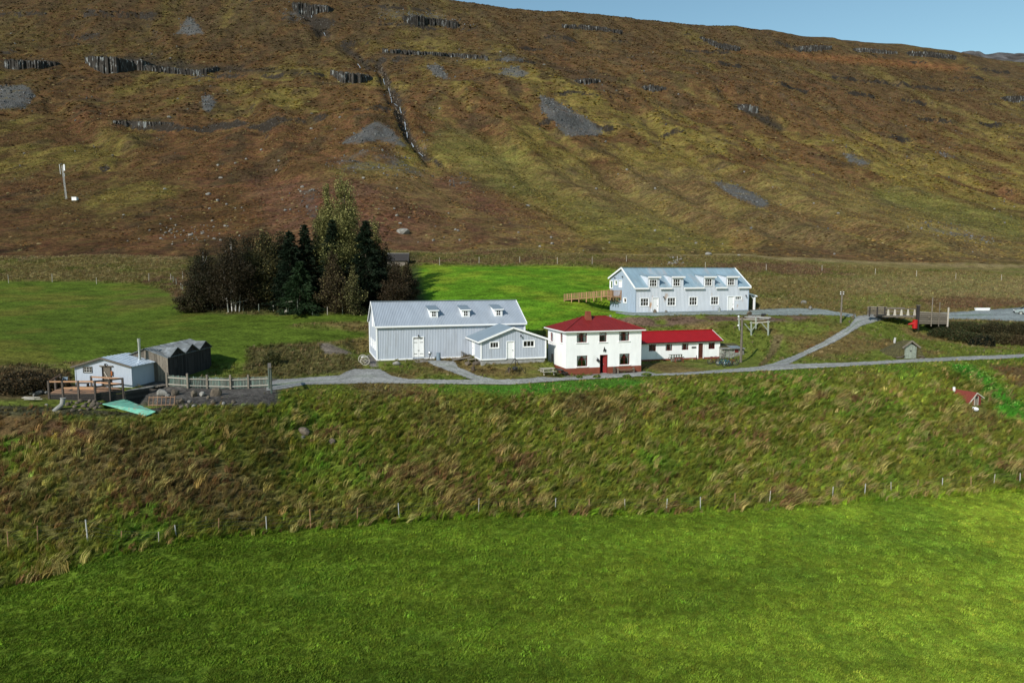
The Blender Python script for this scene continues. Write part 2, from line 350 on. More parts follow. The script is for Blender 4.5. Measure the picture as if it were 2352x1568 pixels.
def tag(o, label, cat, group=None):
    o['label'] = label; o['category'] = cat
    if group: o['group'] = group
    return o
def thing(name, label, cat, loc=(0,0,0), rz=0, group=None):
    o = bpy.data.objects.new(name, None); COL.objects.link(o); o.location = loc; o.rotation_euler = (0, 0, rz); o.empty_display_size = .3
    return tag(o, label, cat, group)
def inst(src, name, parent, loc, rot=(0,0,0), sc=(1,1,1), m=None):
    o = bpy.data.objects.new(name, src); COL.objects.link(o); o.parent = parent; o.location = loc; o.rotation_euler = rot; o.scale = sc
    return o
def copy_tree(o, parent=None):
    c = o.copy(); COL.objects.link(c)
    if parent: c.parent = parent
    for ch in list(o.children): copy_tree(ch, c)
    return c
def panel(mb, o, ux, up, n, L, top, holes=(), rib=0, amp=0, z0=0.0):
    """a wall or roof sheet with openings; rib/amp give it real corrugations. top: list of (x, z)"""
    o, ux, up, n = map(Vector, (o, ux, up, n))
    tx = [p[0] for p in top]; tz = [p[1] for p in top]
    xs = {0.0, float(L)} | {float(x) for x in tx if 0 <= x <= L}
    for h in holes: xs |= {float(h[0]), float(h[1])}
    if rib:
        k = 0
        while k*rib/2 < L: xs.add(round(k*rib/2, 5)); k += 1
    xs = sorted(xs); off = lambda x: amp*abs(((x/rib) % 1)*2-1) if rib else 0
    P = lambda x, z: o+ux*x+up*z+n*off(x)
    for a, b in zip(xs[:-1], xs[1:]):
        if b-a < 1e-4: continue
        m = (a+b)/2; ta, tb = np.interp(a, tx, tz), np.interp(b, tx, tz)
        cuts = sorted([(h[2], h[3]) for h in holes if h[0]-1e-6 <= m <= h[1]+1e-6]); z = z0
        for (c0, c1) in cuts:
            if c0 > z: mb.poly(P(a, z), P(b, z), P(b, c0), P(a, c0))
            z = c1
        if ta > z-1e-5 or tb > z: mb.poly(P(a, z), P(b, z), P(b, max(tb, z)), P(a, max(ta, z)))
def reveal(mb, o, ux, n, h, dep):
    o, ux, n = map(Vector, (o, ux, n)); up = Vector((0,0,1)); x0, x1, z0, z1 = h
    c = [o+ux*x+up*z for x, z in ((x0,z0),(x1,z0),(x1,z1),(x0,z1))]; b = [q-n*dep for q in c]
    for k in range(4): mb.poly(c[k], c[(k+1)%4], b[(k+1)%4], b[k])
def window(parent, o, ux, n, h, nx, nz, fm, fw=.05, dep=.08, trim=None, tm='white', curtain=0, sill=False, bar=None):
    """framed window in the opening h=(x0,x1,z0,z1) of a wall; child pane, curtain, sill, trim"""
    o, ux, n = Vector(o), Vector(ux), Vector(n); up = Vector((0,0,1)); x0, x1, z0, z1 = h
    P = lambda x, z, d=0: o+ux*x+up*z-n*d
    f = MB(); d = dep-.04; w = fw
    f.beam(P(x0, z0+w/2, d), P(x1, z0+w/2, d), .06, w, up); f.beam(P(x0, z1-w/2, d), P(x1, z1-w/2, d), .06, w, up)
    for x in (x0+w/2, x1-w/2): f.beam(P(x, z0+w, d), P(x, z1-w, d), w, .056, n)
    mw = w*.75
    for k in range(1, nx):
        x = x0+(x1-x0)*k/nx; f.beam(P(x, z0+w, d), P(x, z1-w, d), mw, .05, n)
    for k in range(1, nz):
        z = z0+(z1-z0)*(k/nz if bar is None else bar); f.beam(P(x0+w, z, d), P(x1-w, z, d), .044, mw, up)
    wo = f.build('window', fm, parent)
    MB().poly(P(x0+.01, z0+.01, dep-.01), P(x1-.01, z0+.01, dep-.01), P(x1-.01, z1-.01, dep-.01), P(x0+.01, z1-.01, dep-.01)).build('pane', 'glass', wo)
    if curtain:
        dd = dep+.06; hw = (x1-x0)/2
        if curtain == 1:
            for sg, xa in ((1, x0), (-1, x1)): MB().poly(P(xa, z0, dd), P(xa+sg*hw*.25, z0, dd), P(xa+sg*hw*.35, z0+.5*(z1-z0), dd), P(xa+sg*hw*.95, z1, dd), P(xa, z1, dd)).build('curtain', 'curtain', wo)
        elif curtain == 2:
            MB().poly(P(x0, z0+.62*(z1-z0), dd), P(x1, z0+.62*(z1-z0), dd), P(x1, z1, dd), P(x0, z1, dd)).build('curtain', 'curtain', wo); MB().poly(P(x1-hw*.35, z0, dd+.02), P(x1, z0, dd+.02), P(x1, z1, dd+.02), P(x1-hw*.35, z1, dd+.02)).build('curtain', 'curtain', wo)
        else:
            for sg, xa in ((1, x0), (-1, x1)): MB().poly(P(xa, z0, dd), P(xa+sg*hw*.55, z0, dd), P(xa+sg*hw*.55, z1, dd), P(xa, z1, dd)).build('curtain', 'curtain', wo)
    if trim:
        t = MB(); w = trim
        t.beam(P(x0-w, z0-w/2, -.02), P(x1+w, z0-w/2, -.02), .09, w, up); t.beam(P(x0-w, z1+w/2, -.02), P(x1+w, z1+w/2, -.02), .09, w, up)
        for x in (x0-w/2, x1+w/2): t.beam(P(x, z0, -.018), P(x, z1, -.018), w, .085, n)
        t.build('trim', tm, wo)
    if sill:
        MB().beam(P(x0-.12, z0-.06, -.04), P(x1+.12, z0-.06, -.04), .13, .09, up).build('sill', 'plaster', wo)
    return wo
# ------------------------------------------------------------------ what grows where, plus broad shade in the tint
def inpoly(px, py, P):
    r = np.zeros(px.shape, bool); n = len(P)
    for i in range(n):
        x0, y0 = P[i]; x1, y1 = P[(i+1) % n]
        if y0 == y1: continue
        c = ((y0 > py) != (y1 > py)) & (px < (x1-x0)*(py-y0)/(y1-y0)+x0); r ^= c
    return r
def soft(px, py, P, fx=6, fy=4):
    m = 0
    for (a, b) in ((0,0),(1,0),(-1,0),(0,1),(0,-1),(.7,.7),(-.7,-.7),(.7,-.7),(-.7,.7)): m = m+inpoly(px+a*fx, py+b*fy, P)
    return m/9.0
SCREE = [[(1237,218),(1262,224),(1300,245),(1345,270),(1398,302),(1370,312),(1295,312),(1278,285),(1240,252)],
 [(778,326),(815,306),(862,280),(880,284),(905,300),(938,338),(915,336),(870,322),(835,330),(790,330)],
 [(400,80),(430,40),(446,44),(472,80)], [(-300,205),(60,196),(84,218),(60,250),(-300,262)], [(462,240),(466,215),(485,218),(498,238),(486,260),(468,258)],
 [(978,150),(1006,147),(1024,165),(1032,184),(1000,176)], [(1148,160),(1185,152),(1222,170),(1195,178),(1150,172)], [(1148,132),(1190,130),(1205,140),(1150,145)],
 [(1628,414),(1690,424),(1740,448),(1773,470),(1745,477),(1680,450)], [(1940,350),(1968,360),(2006,376),(1985,382),(1950,374)], [(2148,347),(2170,352),(2202,366),(2165,360)]]
SCREE2 = [[(750,372),(835,338),(890,338),(960,378),(990,410),(900,400),(800,395)], [(690,430),(728,425),(742,520),(700,500)], [(960,300),(985,330),(990,380),(965,360)], [(2060,510),(2200,520),(2300,560),(2180,545)],
 [(640,18),(705,14),(706,55),(640,40)], [(860,20),(1000,28),(1100,70),(1000,60),(880,40)], [(1010,412),(1060,400),(1090,425),(1040,428)]]
def mixc(a, b, w):
    w = np.clip(w, 0, 1)[:, None]; return a*(1-w)+np.array(b)*w
def paint(X, Y, Z, k, t):
    px, py = proj(X, Y, Z); N = len(X)
    c = np.zeros((N, 3)); scree = np.zeros(N); rough = np.zeros(N)
    n1 = fbm(X/7, Y/5, 4, 51); n2 = fbm(X/2.2, Y/1.8, 3, 52); n3 = fbm(X/30, Y/22, 3, 53)
    wx = px+5*n2+6*n1; wy = py+2.5*n2+3*n1
    # hay field below the fence
    f = k <= 2
    a = mixc(np.tile([.112,.172,.016], (N,1)), (.172,.222,.022), sst(-.5,.8,n1*.5+.7*n3+.55*((px-1300)/1200)+.0))
    a = mixc(a, (.075,.135,.018), sst(.05,.6,-n1+.2*n2)*.3); a = a*np.exp(.12*n2+.30*fbm(X/26+Y/90, (Y-.12*X)/1.7, 3, 58))[:,None]*(.80+.28*sst(200,2200,px))[:,None]  # darker left, brighter right: broad light and shade put into the tint
    c[f] = a[f]
    # rough slope
    f = k == 3; rough[f] = 1
    a = mixc(np.tile([.130,.145,.024], (N,1)), (.135,.105,.042), sst(-.05,.6,n1+.6*n3+.35*(1-px/1100).clip(-.6,1)))
    a = mixc(a, (.095,.150,.020), sst(-.1,.5,-n1*.9+n2*.3-.1+.25*sst(1000,400,py-800)*0+.25*(t-.5)))
    a = mixc(a, (.050,.180,.018), soft(wx,wy,[(1080,882),(1420,866),(1500,880),(1300,905),(1130,900)])*.7)
    a = mixc(a, (.045,.190,.018), soft(wx,wy,[(2170,832),(2230,838),(2330,920),(2420,960),(2420,990),(2300,960),(2262,900)],10,5)*.9)
    a = mixc(a, (.13,.065,.038), soft(wx,wy,[(2265,838),(2420,842),(2420,915),(2330,890)],8,4)*.8)
    a = mixc(a, (.12,.060,.035), soft(wx,wy,[(-200,950),(90,950),(230,1000),(180,1010),(60,1000),(-200,1010)],12,5)*.8)
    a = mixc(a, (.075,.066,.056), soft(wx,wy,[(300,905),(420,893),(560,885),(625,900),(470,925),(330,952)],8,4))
    rough = np.where(f, 1-.75*soft(wx,wy,[(-200,950),(90,950),(230,1000),(180,1010),(60,1000),(-200,1010)],12,5)-.7*soft(wx,wy,[(2265,838),(2420,842),(2420,915),(2330,890)],8,4), rough)
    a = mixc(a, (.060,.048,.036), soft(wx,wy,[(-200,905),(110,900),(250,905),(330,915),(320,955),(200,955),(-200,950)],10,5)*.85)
    c[f] = a[f]
    # yard, banks and meadows up to the foot of the hill
    f = (k >= 4) & (k <= 8)
    yard = mixc(np.tile([.105,.125,.022], (N,1)), (.13,.095,.035), sst(-.1,.4,n1))
    c[f] = yard[f]; rough[f] = .35
    up = mixc(np.tile([.150,.118,.042], (N,1)), (.105,.105,.026), sst(-.1,.4,n1+.4*n3)); up = mixc(up, (.125,.078,.040), sst(.1,.5,n3+.5*n2)); up = mixc(up, (.20,.165,.07), soft(wx,wy,[(1900,640),(2100,632),(2420,640),(2420,690),(2150,680),(1950,665)],14,8)*.6); up = mixc(up, (.22,.165,.08), ((k==8)*sst(.86,.95,t)*sst(-.5,.0,n2+.3*n1))*.75+.3*soft(wx,wy,[(-200,596),(420,594),(400,632),(300,640),(-200,632)],8,5)*sst(-.2,.3,n2)); g = f & (k >= 7); c[g] = up[g]; rough[g] = .75
    fld_l = soft(wx, wy, [(-900,640),(200,645),(330,652),(385,668),(420,700),(470,716),(640,724),(850,718),(850,738),(700,742),(650,752),(840,762),(840,775),(600,800),(560,832),(240,826),(60,838),(-900,850)], 5, 3)
    al = mixc(np.exp(.2*n2)[:,None]*np.array([.070,.103,.012]), (.102,.106,.017), sst(-.1,.5,n1+.5*n3+.4*(250-px)/400)); al = mixc(al, (.085,.075,.022), sst(.15,.6,n3+.5*n1)*.7)
    w = fld_l*f; c = c*(1-w[:,None])+al*w[:,None]; rough *= (1-w)
    fld_r = soft(wx, wy, [(940,616),(960,610),(1180,609),(1330,612),(1400,618),(1500,640),(1500,745),(1400,728),(1250,750),(1220,760),(960,720)], 5, 3)
    ar = np.exp(.22*n2+.15*fbm(X/9,(Y+.3*X)/1.5,3,59))[:,None]*mixc(np.tile([.080,.172,.010], (N,1)), (.130,.185,.014), sst(-.2,.4,n1+n2*.3))
    w = fld_r*f; c = c*(1-w[:,None])+ar*w[:,None]; rough *= (1-w)
    w = soft(wx, wy, [(1440,726),(1600,724),(1880,726),(1840,738),(1700,742),(1490,750),(1400,740)], 6, 3)*f; c = mixc(c, (.115,.075,.050), w*sst(-.35,.1,n2+.15)); rough *= (1-.6*w)
    w = soft(wx, wy, [(2150,740),(2420,738),(2420,800),(2330,792),(2180,752)], 6, 3)*f; c = mixc(c, (.060,.060,.022), w); rough = np.maximum(rough, w)
    w = soft(wx, wy, [(2100,692),(2180,680),(2360,690),(2420,700),(2240,710),(2150,708)], 6, 3)*f; c = mixc(c, (.115,.065,.036), w*.8)
    w = soft(wx, wy, [(1930,690),(2040,672),(2100,700),(2060,708),(1960,706)], 6, 3)*f; c = mixc(c, (.150,.150,.040), w*.8)
    w = soft(wx, wy, [(570,800),(640,790),(735,790),(830,830),(840,850),(780,858),(640,868),(560,850)], 8, 4)*f; c = mixc(c, (.095,.075,.032), w*.8); rough = np.maximum(rough, w)
    w = soft(wx, wy, [(-100,845),(60,838),(160,850),(170,880),(160,915),(-100,920)], 8, 4)*f; c = mixc(c, (.085,.060,.032), w*.9); rough = np.maximum(rough, w)
    w = soft(wx, wy, [(735,790),(752,787),(800,806),(808,812),(742,812)], 3, 2)*f; c = mixc(c, (.15,.125,.10), w); rough *= 1-w
    w = soft(wx, wy, [(330,868),(640,868),(640,930),(300,930)], 6, 3)*((k >= 3) & (k <= 5)); c = mixc(c, (.085,.077,.068), w); rough *= 1-w
    w = soft(wx, wy, [(848,812),(866,826),(866,842),(850,842),(835,830)], 3, 2)*f; c = mixc(c, (.14,.125,.11), w); rough *= 1-w
    w = soft(px+2*n2, py, [(1742,838),(1766,808),(1776,770),(1800,768),(1790,800),(1770,826),(1752,842)], 2, 2)*f; c = mixc(c, (.12,.085,.045), w*.8)
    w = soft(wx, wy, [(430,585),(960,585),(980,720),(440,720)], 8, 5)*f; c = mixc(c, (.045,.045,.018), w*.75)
    # hillside
    f = k >= 9
    warp = 14*fbm(X/60, Y/90, 2, 61)
    m1 = fbm((X+.25*Y)/38+warp*.02, (Y-.2*X)/95, 5, 62, .6); m2 = fbm(X/13, Y/26, 4, 63, .6); m3 = fbm(X/170, Y/200, 3, 64)
    b = np.tile([.112,.066,.026], (N,1))
    b = mixc(b, (.094,.072,.024), sst(-.12,.35,m1+.5*m2)*.8); b = mixc(b, (.160,.128,.030), sst(.0,.42,m1+.6*m2+.10*m3+.16*(px-900)/1200-.22*sst(480,800,Y))*.72)
    b = mixc(b, (.130,.064,.028), sst(.08,.5,-m1+.4*m2+.3*m3)*.6); b = mixc(b, (.048,.034,.018), sst(.05,.42,m2-.35*m1+.22*sst(260,60,py))*.85)
    b = mixc(b, (.062,.046,.024), sst(520,1000,Y)*.55)
    b = mixc(b, (.16,.075,.028), soft(px+14*m2, py+6*m2, [(1440,95),(1560,108),(1900,140),(2150,160),(2240,165),(2200,148),(1950,128),(1700,118)], 14, 5)*.8)
    b = b*np.exp(.55*m2)[:,None]*(.82+.24*sst(100,1500,px))[:,None]*np.array([.99,.91,.82])  # left of the hill darkened: slope shade put into the tint
    b = mixc(b, (.130,.125,.026), soft(px+20*m2, py+12*m2, [(960,340),(1100,420),(1400,560),(1700,590),(1620,540),(1300,430),(1180,330),(1020,300)], 20, 15)*.55)
    b = mixc(b, (.150,.105,.040), soft(px+20*m2, py+12*m2, [(1200,380),(1900,400),(2500,560),(2500,640),(1900,590),(1400,500)], 30, 20)*.45)
    b = mixc(b, (.105,.115,.025), soft(px+16*m2, py+9*m2, [(2000,420),(2150,450),(2352,490),(2352,560),(2200,520),(2010,460)], 14, 9)*.5)
    b = mixc(b, (.120,.055,.032), soft(px+20*m2, py+10*m2, [(560,420),(1000,390),(1380,565),(1200,575),(640,570)], 20, 15)*.5)
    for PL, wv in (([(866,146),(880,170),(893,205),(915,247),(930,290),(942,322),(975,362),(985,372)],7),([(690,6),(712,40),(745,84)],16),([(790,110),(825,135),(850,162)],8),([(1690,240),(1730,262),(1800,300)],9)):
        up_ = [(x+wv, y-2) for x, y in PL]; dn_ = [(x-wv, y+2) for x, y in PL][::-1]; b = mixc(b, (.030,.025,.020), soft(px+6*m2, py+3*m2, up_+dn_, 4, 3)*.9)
    for PL in ([(200,130),(330,134),(500,150),(640,160),(720,170),(720,176),(640,170),(500,165),(330,165)], [(0,134),(134,140),(134,150),(0,160)], [(255,276),(400,280),(400,290),(260,288)], [(860,120),(1200,132),(1500,196),(1500,204),(1200,140),(860,128)], [(480,280),(600,284),(600,292),(480,290)]):
        b = mixc(b, (.036,.029,.021), soft(px+14*m2, py+12*m2, PL, 8, 5)*.75)
    c[f] = b[f]
    qx, qy = px+4*m2, py+3*m2
    for P in SCREE: scree = np.maximum(scree, soft(qx, qy, P, 5, 3))
    for P in SCREE2: scree = np.maximum(scree, .56*soft(qx, qy, P, 12, 8))
    return c, scree*f, rough, px, py

cols = np.concatenate([np.linspace(-1.6, -.78, 60)[:-1], np.linspace(-.78, .78, 620), np.linspace(.78, 1.6, 60)[1:]])
cnt = [4, 26, 60, 92, 44, 40, 40, 46, 34, 62, 72, 74, 74, 66, 10, 8]
rows = []; rowk = []
for k in range(NL-1):
    for j in range(cnt[k]): rows.append((k, j/cnt[k]))
rows.append((NL-2, 1.0)); NR, NC = len(rows), len(cols)
LYc = np.array([np.interp(cols, UG, LY[k]) for k in range(NL)])
TX = np.zeros((NR, NC)); TY = np.zeros((NR, NC)); TZ = np.zeros((NR, NC)); TC = np.zeros((NR, NC, 3)); TS = np.zeros((NR, NC))
for r in range(0, NR, 60):
    e = min(NR, r+60)
    yy = np.array([LYc[k]*(1-t)+LYc[k+1]*t for k, t in rows[r:e]]); xx = cols[None]*(yy+Y0)
    zz = H(xx.ravel(), yy.ravel())
    kk = np.repeat([k for k, t in rows[r:e]], NC); tt = np.repeat([t for k, t in rows[r:e]], NC)
    c, s, ro, _, _ = paint(xx.ravel(), yy.ravel(), zz, kk, tt)
    TX[r:e] = xx; TY[r:e] = yy; TZ[r:e] = zz.reshape(xx.shape); TC[r:e] = c.reshape(*xx.shape, 3); TS[r:e] = s.reshape(xx.shape)
starts = np.cumsum([0]+cnt)
def sheet(name, r0, r1, m):
    n = r1-r0+1; co = np.stack([TX[r0:r1+1], TY[r0:r1+1], TZ[r0:r1+1]], -1).reshape(-1, 3)
    idx = np.arange(n*NC).reshape(n, NC); q = np.stack([idx[:-1,:-1], idx[:-1,1:], idx[1:,1:], idx[1:,:-1]], -1).reshape(-1, 4)
    me = bpy.data.meshes.new(name); me.vertices.add(len(co)); me.vertices.foreach_set('co', co.ravel())
    me.loops.add(q.size); me.loops.foreach_set('vertex_index', q.ravel()); me.polygons.add(len(q))
    me.polygons.foreach_set('loop_start', np.arange(0, q.size, 4)); me.update(calc_edges=True)
    me.polygons.foreach_set('use_smooth', np.ones(len(q), bool))
    ca = me.attributes.new('tint', 'FLOAT_COLOR', 'POINT'); rgba = np.ones((len(co), 4)); rgba[:, :3] = TC[r0:r1+1].reshape(-1, 3); ca.data.foreach_set('color', rgba.ravel())
    sa = me.attributes.new('scree', 'FLOAT', 'POINT'); sa.data.foreach_set('value', TS[r0:r1+1].ravel())
    o = bpy.data.objects.new(name, me); COL.objects.link(o); o['kind'] = 'structure'; me.materials.append(m); return o
def ground_mat(name, dscale, stretch, lo, hi, bump, bscale, hill=False, fine=8, speck=0):
    m = bpy.data.materials.new(name); m.use_nodes = True; n = m.node_tree.nodes; l = m.node_tree.links; b = n['Principled BSDF']
    b.inputs['Roughness'].default_value = 1; b.inputs['Specular IOR Level'].default_value = .05
    a = n.new('ShaderNodeAttribute'); a.attribute_name = 'tint'; tc = n.new('ShaderNodeTexCoord'); mp = n.new('ShaderNodeMapping'); mp.inputs['Scale'].default_value = stretch
    l.new(tc.outputs['Object'], mp.inputs[0])
    def noise(sc, det, ro=.6):
        z = n.new('ShaderNodeTexNoise'); z.inputs['Scale'].default_value = sc; z.inputs['Detail'].default_value = det; z.inputs['Roughness'].default_value = ro; l.new(mp.outputs[0], z.inputs['Vector']); return z.outputs[0]
    def mrange(s, a0, a1, b0, b1):
        z = n.new('ShaderNodeMapRange'); z.inputs[1].default_value = a0; z.inputs[2].default_value = a1; z.inputs[3].default_value = b0; z.inputs[4].default_value = b1; l.new(s, z.inputs[0]); return z.outputs[0]
    def math_(op, p, q):
        z = n.new('ShaderNodeMath'); z.operation = op; l.new(p, z.inputs[0])
        if isinstance(q, float): z.inputs[1].default_value = q
        else: l.new(q, z.inputs[1])
        return z.outputs[0]
    def mix(f, A, B):
        z = n.new('ShaderNodeMix'); z.data_type = 'RGBA'
        if isinstance(f, float): z.inputs[0].default_value = f
        else: l.new(f, z.inputs[0])
        for s, i in ((A, 6), (B, 7)):
            if isinstance(s, tuple): z.inputs[i].default_value = (*s, 1)
            else: l.new(s, z.inputs[i])
        return z.outputs[2]
    d1 = noise(dscale, 10, .75); d2 = noise(dscale*fine, 6, .75)
    v = math_('MULTIPLY', mrange(d1, .36, .64, lo, hi), mrange(d2, .38, .62, .62, 1.38))
    sc = n.new('ShaderNodeVectorMath'); sc.operation = 'SCALE'; l.new(a.outputs['Color'], sc.inputs[0]); l.new(v, sc.inputs['Scale']); col = sc.outputs[0]
    if hill:
        hs = n.new('ShaderNodeHueSaturation'); l.new(col, hs.inputs['Color']); l.new(mrange(noise(dscale*2.3, 6), .35, .65, .485, .522), hs.inputs['Hue']); hs.inputs['Saturation'].default_value = .95; col = hs.outputs[0]
        gm = n.new('ShaderNodeNewGeometry'); sx = n.new('ShaderNodeSeparateXYZ'); l.new(gm.outputs['Normal'], sx.inputs[0])
        steep = math_('ADD', sx.outputs[2], math_('MULTIPLY', math_('SUBTRACT', noise(.35, 8, .7), .5), .5))
        rock = mix(mrange(noise(.8, 9, .75), .54, .66, 0, 1), (.032,.026,.020), (.10,.092,.082))
        col = mix(mrange(steep, .70, .62, 0, 1), col, rock)
        s = n.new('ShaderNodeAttribute'); s.attribute_name = 'scree'
        k = math_('ADD', s.outputs['Fac'], math_('MULTIPLY', math_('SUBTRACT', noise(.16, 12, .8), .5), 3.2))
        grey = mix(mrange(noise(1.6, 8, .75), .35, .65, 0, 1), (.060,.061,.060), (.125,.126,.122))
        col = mix(mrange(k, .45, 1.0, 0, .9), col, grey)
    l.new(col, b.inputs['Base Color'])
    bp = n.new('ShaderNodeBump'); bp.inputs['Distance'].default_value = bump; l.new(noise(bscale, 8, .7), bp.inputs['Height']); l.new(bp.outputs[0], b.inputs['Normal'])
    return m
GM_field = ground_mat('hay_meadow_soil', 1.1, (1,1,1), .55, 1.3, .10, 3.0)
GM_slope = ground_mat('matted_grass_thatch', .7, (1,1,1), .45, 1.2, .25, 2.2)
GM_yard = ground_mat('meadow_turf', .55, (.6,1,1), .6, 1.4, .16, 2.0)
GM_hill = ground_mat('heath_and_scree', .12, (.75,1,.55), .58, 1.48, 1.1, .6, hill=True, fine=8)
sheet('lower_field', 0, starts[3], GM_field)
sheet('rough_slope', starts[3], starts[4], GM_slope)
sheet('farm_ground', starts[4], starts[9], GM_yard)
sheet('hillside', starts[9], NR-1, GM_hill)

# exact ray casting against the finished terrain sheet
from mathutils.bvhtree import BVHTree
_co = np.stack([TX, TY, TZ], -1)[:starts[15]+1].reshape(-1, 3); _ix = np.arange(len(_co)).reshape(-1, NC)[:, 40:-40]
BVH = BVHTree.FromPolygons(_co.tolist(), np.stack([_ix[:-1,:-1], _ix[:-1,1:], _ix[1:,1:], _ix[1:,:-1]], -1).reshape(-1, 4).tolist())
def hits(pts, coarse=False):
    out = []
    for (px, py) in pts:
        d = Vector([float(v) for v in ray(px, py)]); h = BVH.ray_cast(d*8, d.normalized())[0]
        out.append(h if h is not None else at(px, py, 2500))
    return out

# far grey crag behind the right end of the skyline
def far_ridge():
    xs = np.linspace(2080, 2700, 160); prof = np.interp(xs, [2080,2150,2196,2206,2228,2250,2262,2272,2296,2330,2352,2450,2700], [150,140,134,121,117,119,126,124,120,123,122,128,160])
    prof = prof+1.6*fbm(xs/9, xs*0, 3, 3)
    mb = MB(); V = []
    for i, x in enumerate(xs):
        Yk = 1750; p = at(x, prof[i], Yk); q = at(x, prof[i]+45, Yk-160); e = Vector((p.x, p.y+300, p.z-30)); V.append((q, (p+q)/2+Vector((0, 14*float(vn(np.array([i/3.]), np.array([0.]), 5)[0]), 6)), p, e))
    for i in range(len(V)-1):
        for j in range(3): mb.poly(V[i][j], V[i+1][j], V[i+1][j+1], V[i][j+1])
    o = mb.build('far_ridge', mat('far_grey_crag', (.085,.08,.078), .95, var=.5, scale=.05, second=(.05,.04,.032), sfac=(.45,.6), sscale=.02, bump=3, bscale=.06)); o['kind'] = 'structure'
far_ridge()

# ------------------------------------------------------------------ gravel roads: sheets lying 5 cm over the turf
GRAVEL = ground_mat('grey_gravel', 2.2, (1,1,1), .7, 1.3, .05, 9.0)
STRIPS = [
 ('gravel_road', [(612,880),(640,872),(700,868),(780,862),(800,852),(812,848),(873,848),(900,864),(938,871),(1088,873),(1150,872),(1221,869.5),(1236,866),(1286,868),(1484,853),(1507,859),(1575,855.6),(1653,849.7),(1724,844),(1790,838),(1808,836.7),(1950,833),(2099,824.8),(2218,818.9),(2352,813.8),(2600,806)],
  [(612,898),(660,892),(700,884),(780,882),(860,880),(1000,882),(1176,883.5),(1300,874),(1480,864),(1562,861.5),(1653,857),(1772,851.3),(1921,843),(2069,834),(2188,829),(2352,821.8),(2600,814)], (.25,.25,.24)),
 ('gravel_path', [(1742,842.5),(1772,836),(1832,814),(1891,785),(1951,748),(1964,731),(1970,726),(2000,722),(2042,722)], [(1742,845),(1808,838.5),(1862,811),(1921,784),(1980,748),(2020,737),(2042,732)], (.245,.25,.24)),
 ('gravel_terrace', [(1414,717),(1458,717.5),(1717,713.5),(1760,710.5),(1820,708),(1880,709),(1920,716),(1966,722.5)], [(1414,719),(1440,724),(1500,726),(1600,723),(1717,724),(1800,725),(1880,723),(1931,726),(1966,730)], (.20,.225,.215)),
 ('parking_area', [(2110,719),(2176,718),(2243,713.7),(2352,706),(2600,694)], [(2110,728),(2175,733.5),(2243,734),(2352,739),(2600,745)], (.19,.215,.215)),
 ('barn_path', [(962,828.5),(1000,828),(1046,830),(1051,843),(1070,851),(1098,863),(1148,874)], [(962,831),(985,834),(1000,841),(1040,856),(1088,873.5),(1148,877)], (.25,.255,.245)),
]
def strip(name, top, bot, col):
    x0, x1 = top[0][0], top[-1][0]; xs = np.arange(x0, x1+.1, 3.0 if x1-x0 > 300 else 2.0); n = 7; pts = []
    for x in xs:
        a = np.interp(x, *zip(*top)); b = np.interp(x, *zip(*bot)); j = .9*float(fbm(np.array([x/5]), np.array([0.]), 3, 8)[0]); q = .9*float(fbm(np.array([x/4]), np.array([9.]), 3, 9)[0])
        a += j; b += q
        if b < a+.4: b = a+.4
        for k in range(n): pts.append((x, b+(a-b)*k/(n-1)))
    w = hits(pts); mb = MB()
    mb.v = [(v.x, v.y, v.z+.05) for v in w]
    for i in range(len(xs)-1):
        for k in range(n-1): s = i*n+k; mb.f.append((s, s+n, s+n+1, s+1))
    o = mb.build(name, GRAVEL); o['kind'] = 'structure'
    ca = o.data.attributes.new('tint', 'FLOAT_COLOR', 'POINT')
    for i, v in enumerate(mb.v):
        s = 1+.22*float(fbm(np.array([v[0]/1.7]), np.array([v[1]/1.1]), 3, 4)[0]); e = (.82,.97,1.1,.88,1.1,.97,.82)[i % n]
        gq = .35*max(0, float(fbm(np.array([v[0]/6]), np.array([v[1]/6]), 2, 6)[0])+.2) if (i % n) == 3 else 0; ca.data[i].color = (col[0]*s*e*(1-gq), col[1]*s*e*.99*(1-.5*gq), col[2]*s*e*.97*(1-1.4*gq), 1)
    return o
SPOLY = []
for nm, t_, b_, c_ in STRIPS:
    strip(nm, t_, b_, c_); SPOLY.append(t_+b_[::-1])
SPOLY += [[(330,872),(640,868),(640,890),(480,915),(330,925)], [(735,790),(752,787),(808,812),(742,812)]]

# ------------------------------------------------------------------ grass tufts (geometry nodes on points)
def blade_mesh(name, nb, r, h0, h1, wd, lean, seed):
    rs = np.random.RandomState(seed); v = []; f = []
    for i in range(nb):
        a = rs.rand()*6.283; rr = r*math.sqrt(rs.rand()); x, y = rr*math.cos(a), rr*math.sin(a); h = h0+(h1-h0)*rs.rand()
        L = lean*h*(.6+.8*rs.rand()); sd = (rs.rand()-.5)*.35*h; t = rs.rand()*3.14; dx, dy = wd*math.cos(t)*.5, wd*math.sin(t)*.5
        k = len(v); v += [(x-dx, y-dy, -.05), (x+dx, y+dy, -.05), (x+.35*L-dx*.9, y+.35*sd-dy*.9, .6*h), (x+.35*L+dx*.9, y+.35*sd+dy*.9, .6*h), (x+L, y+sd, h)]
        f += [(k, k+1, k+3, k+2), (k+2, k+3, k+4)]
    me = bpy.data.meshes.new(name); me.from_pydata(v, [], f); me.materials.append(M['blade']); return bpy.data.objects.new(name, me)
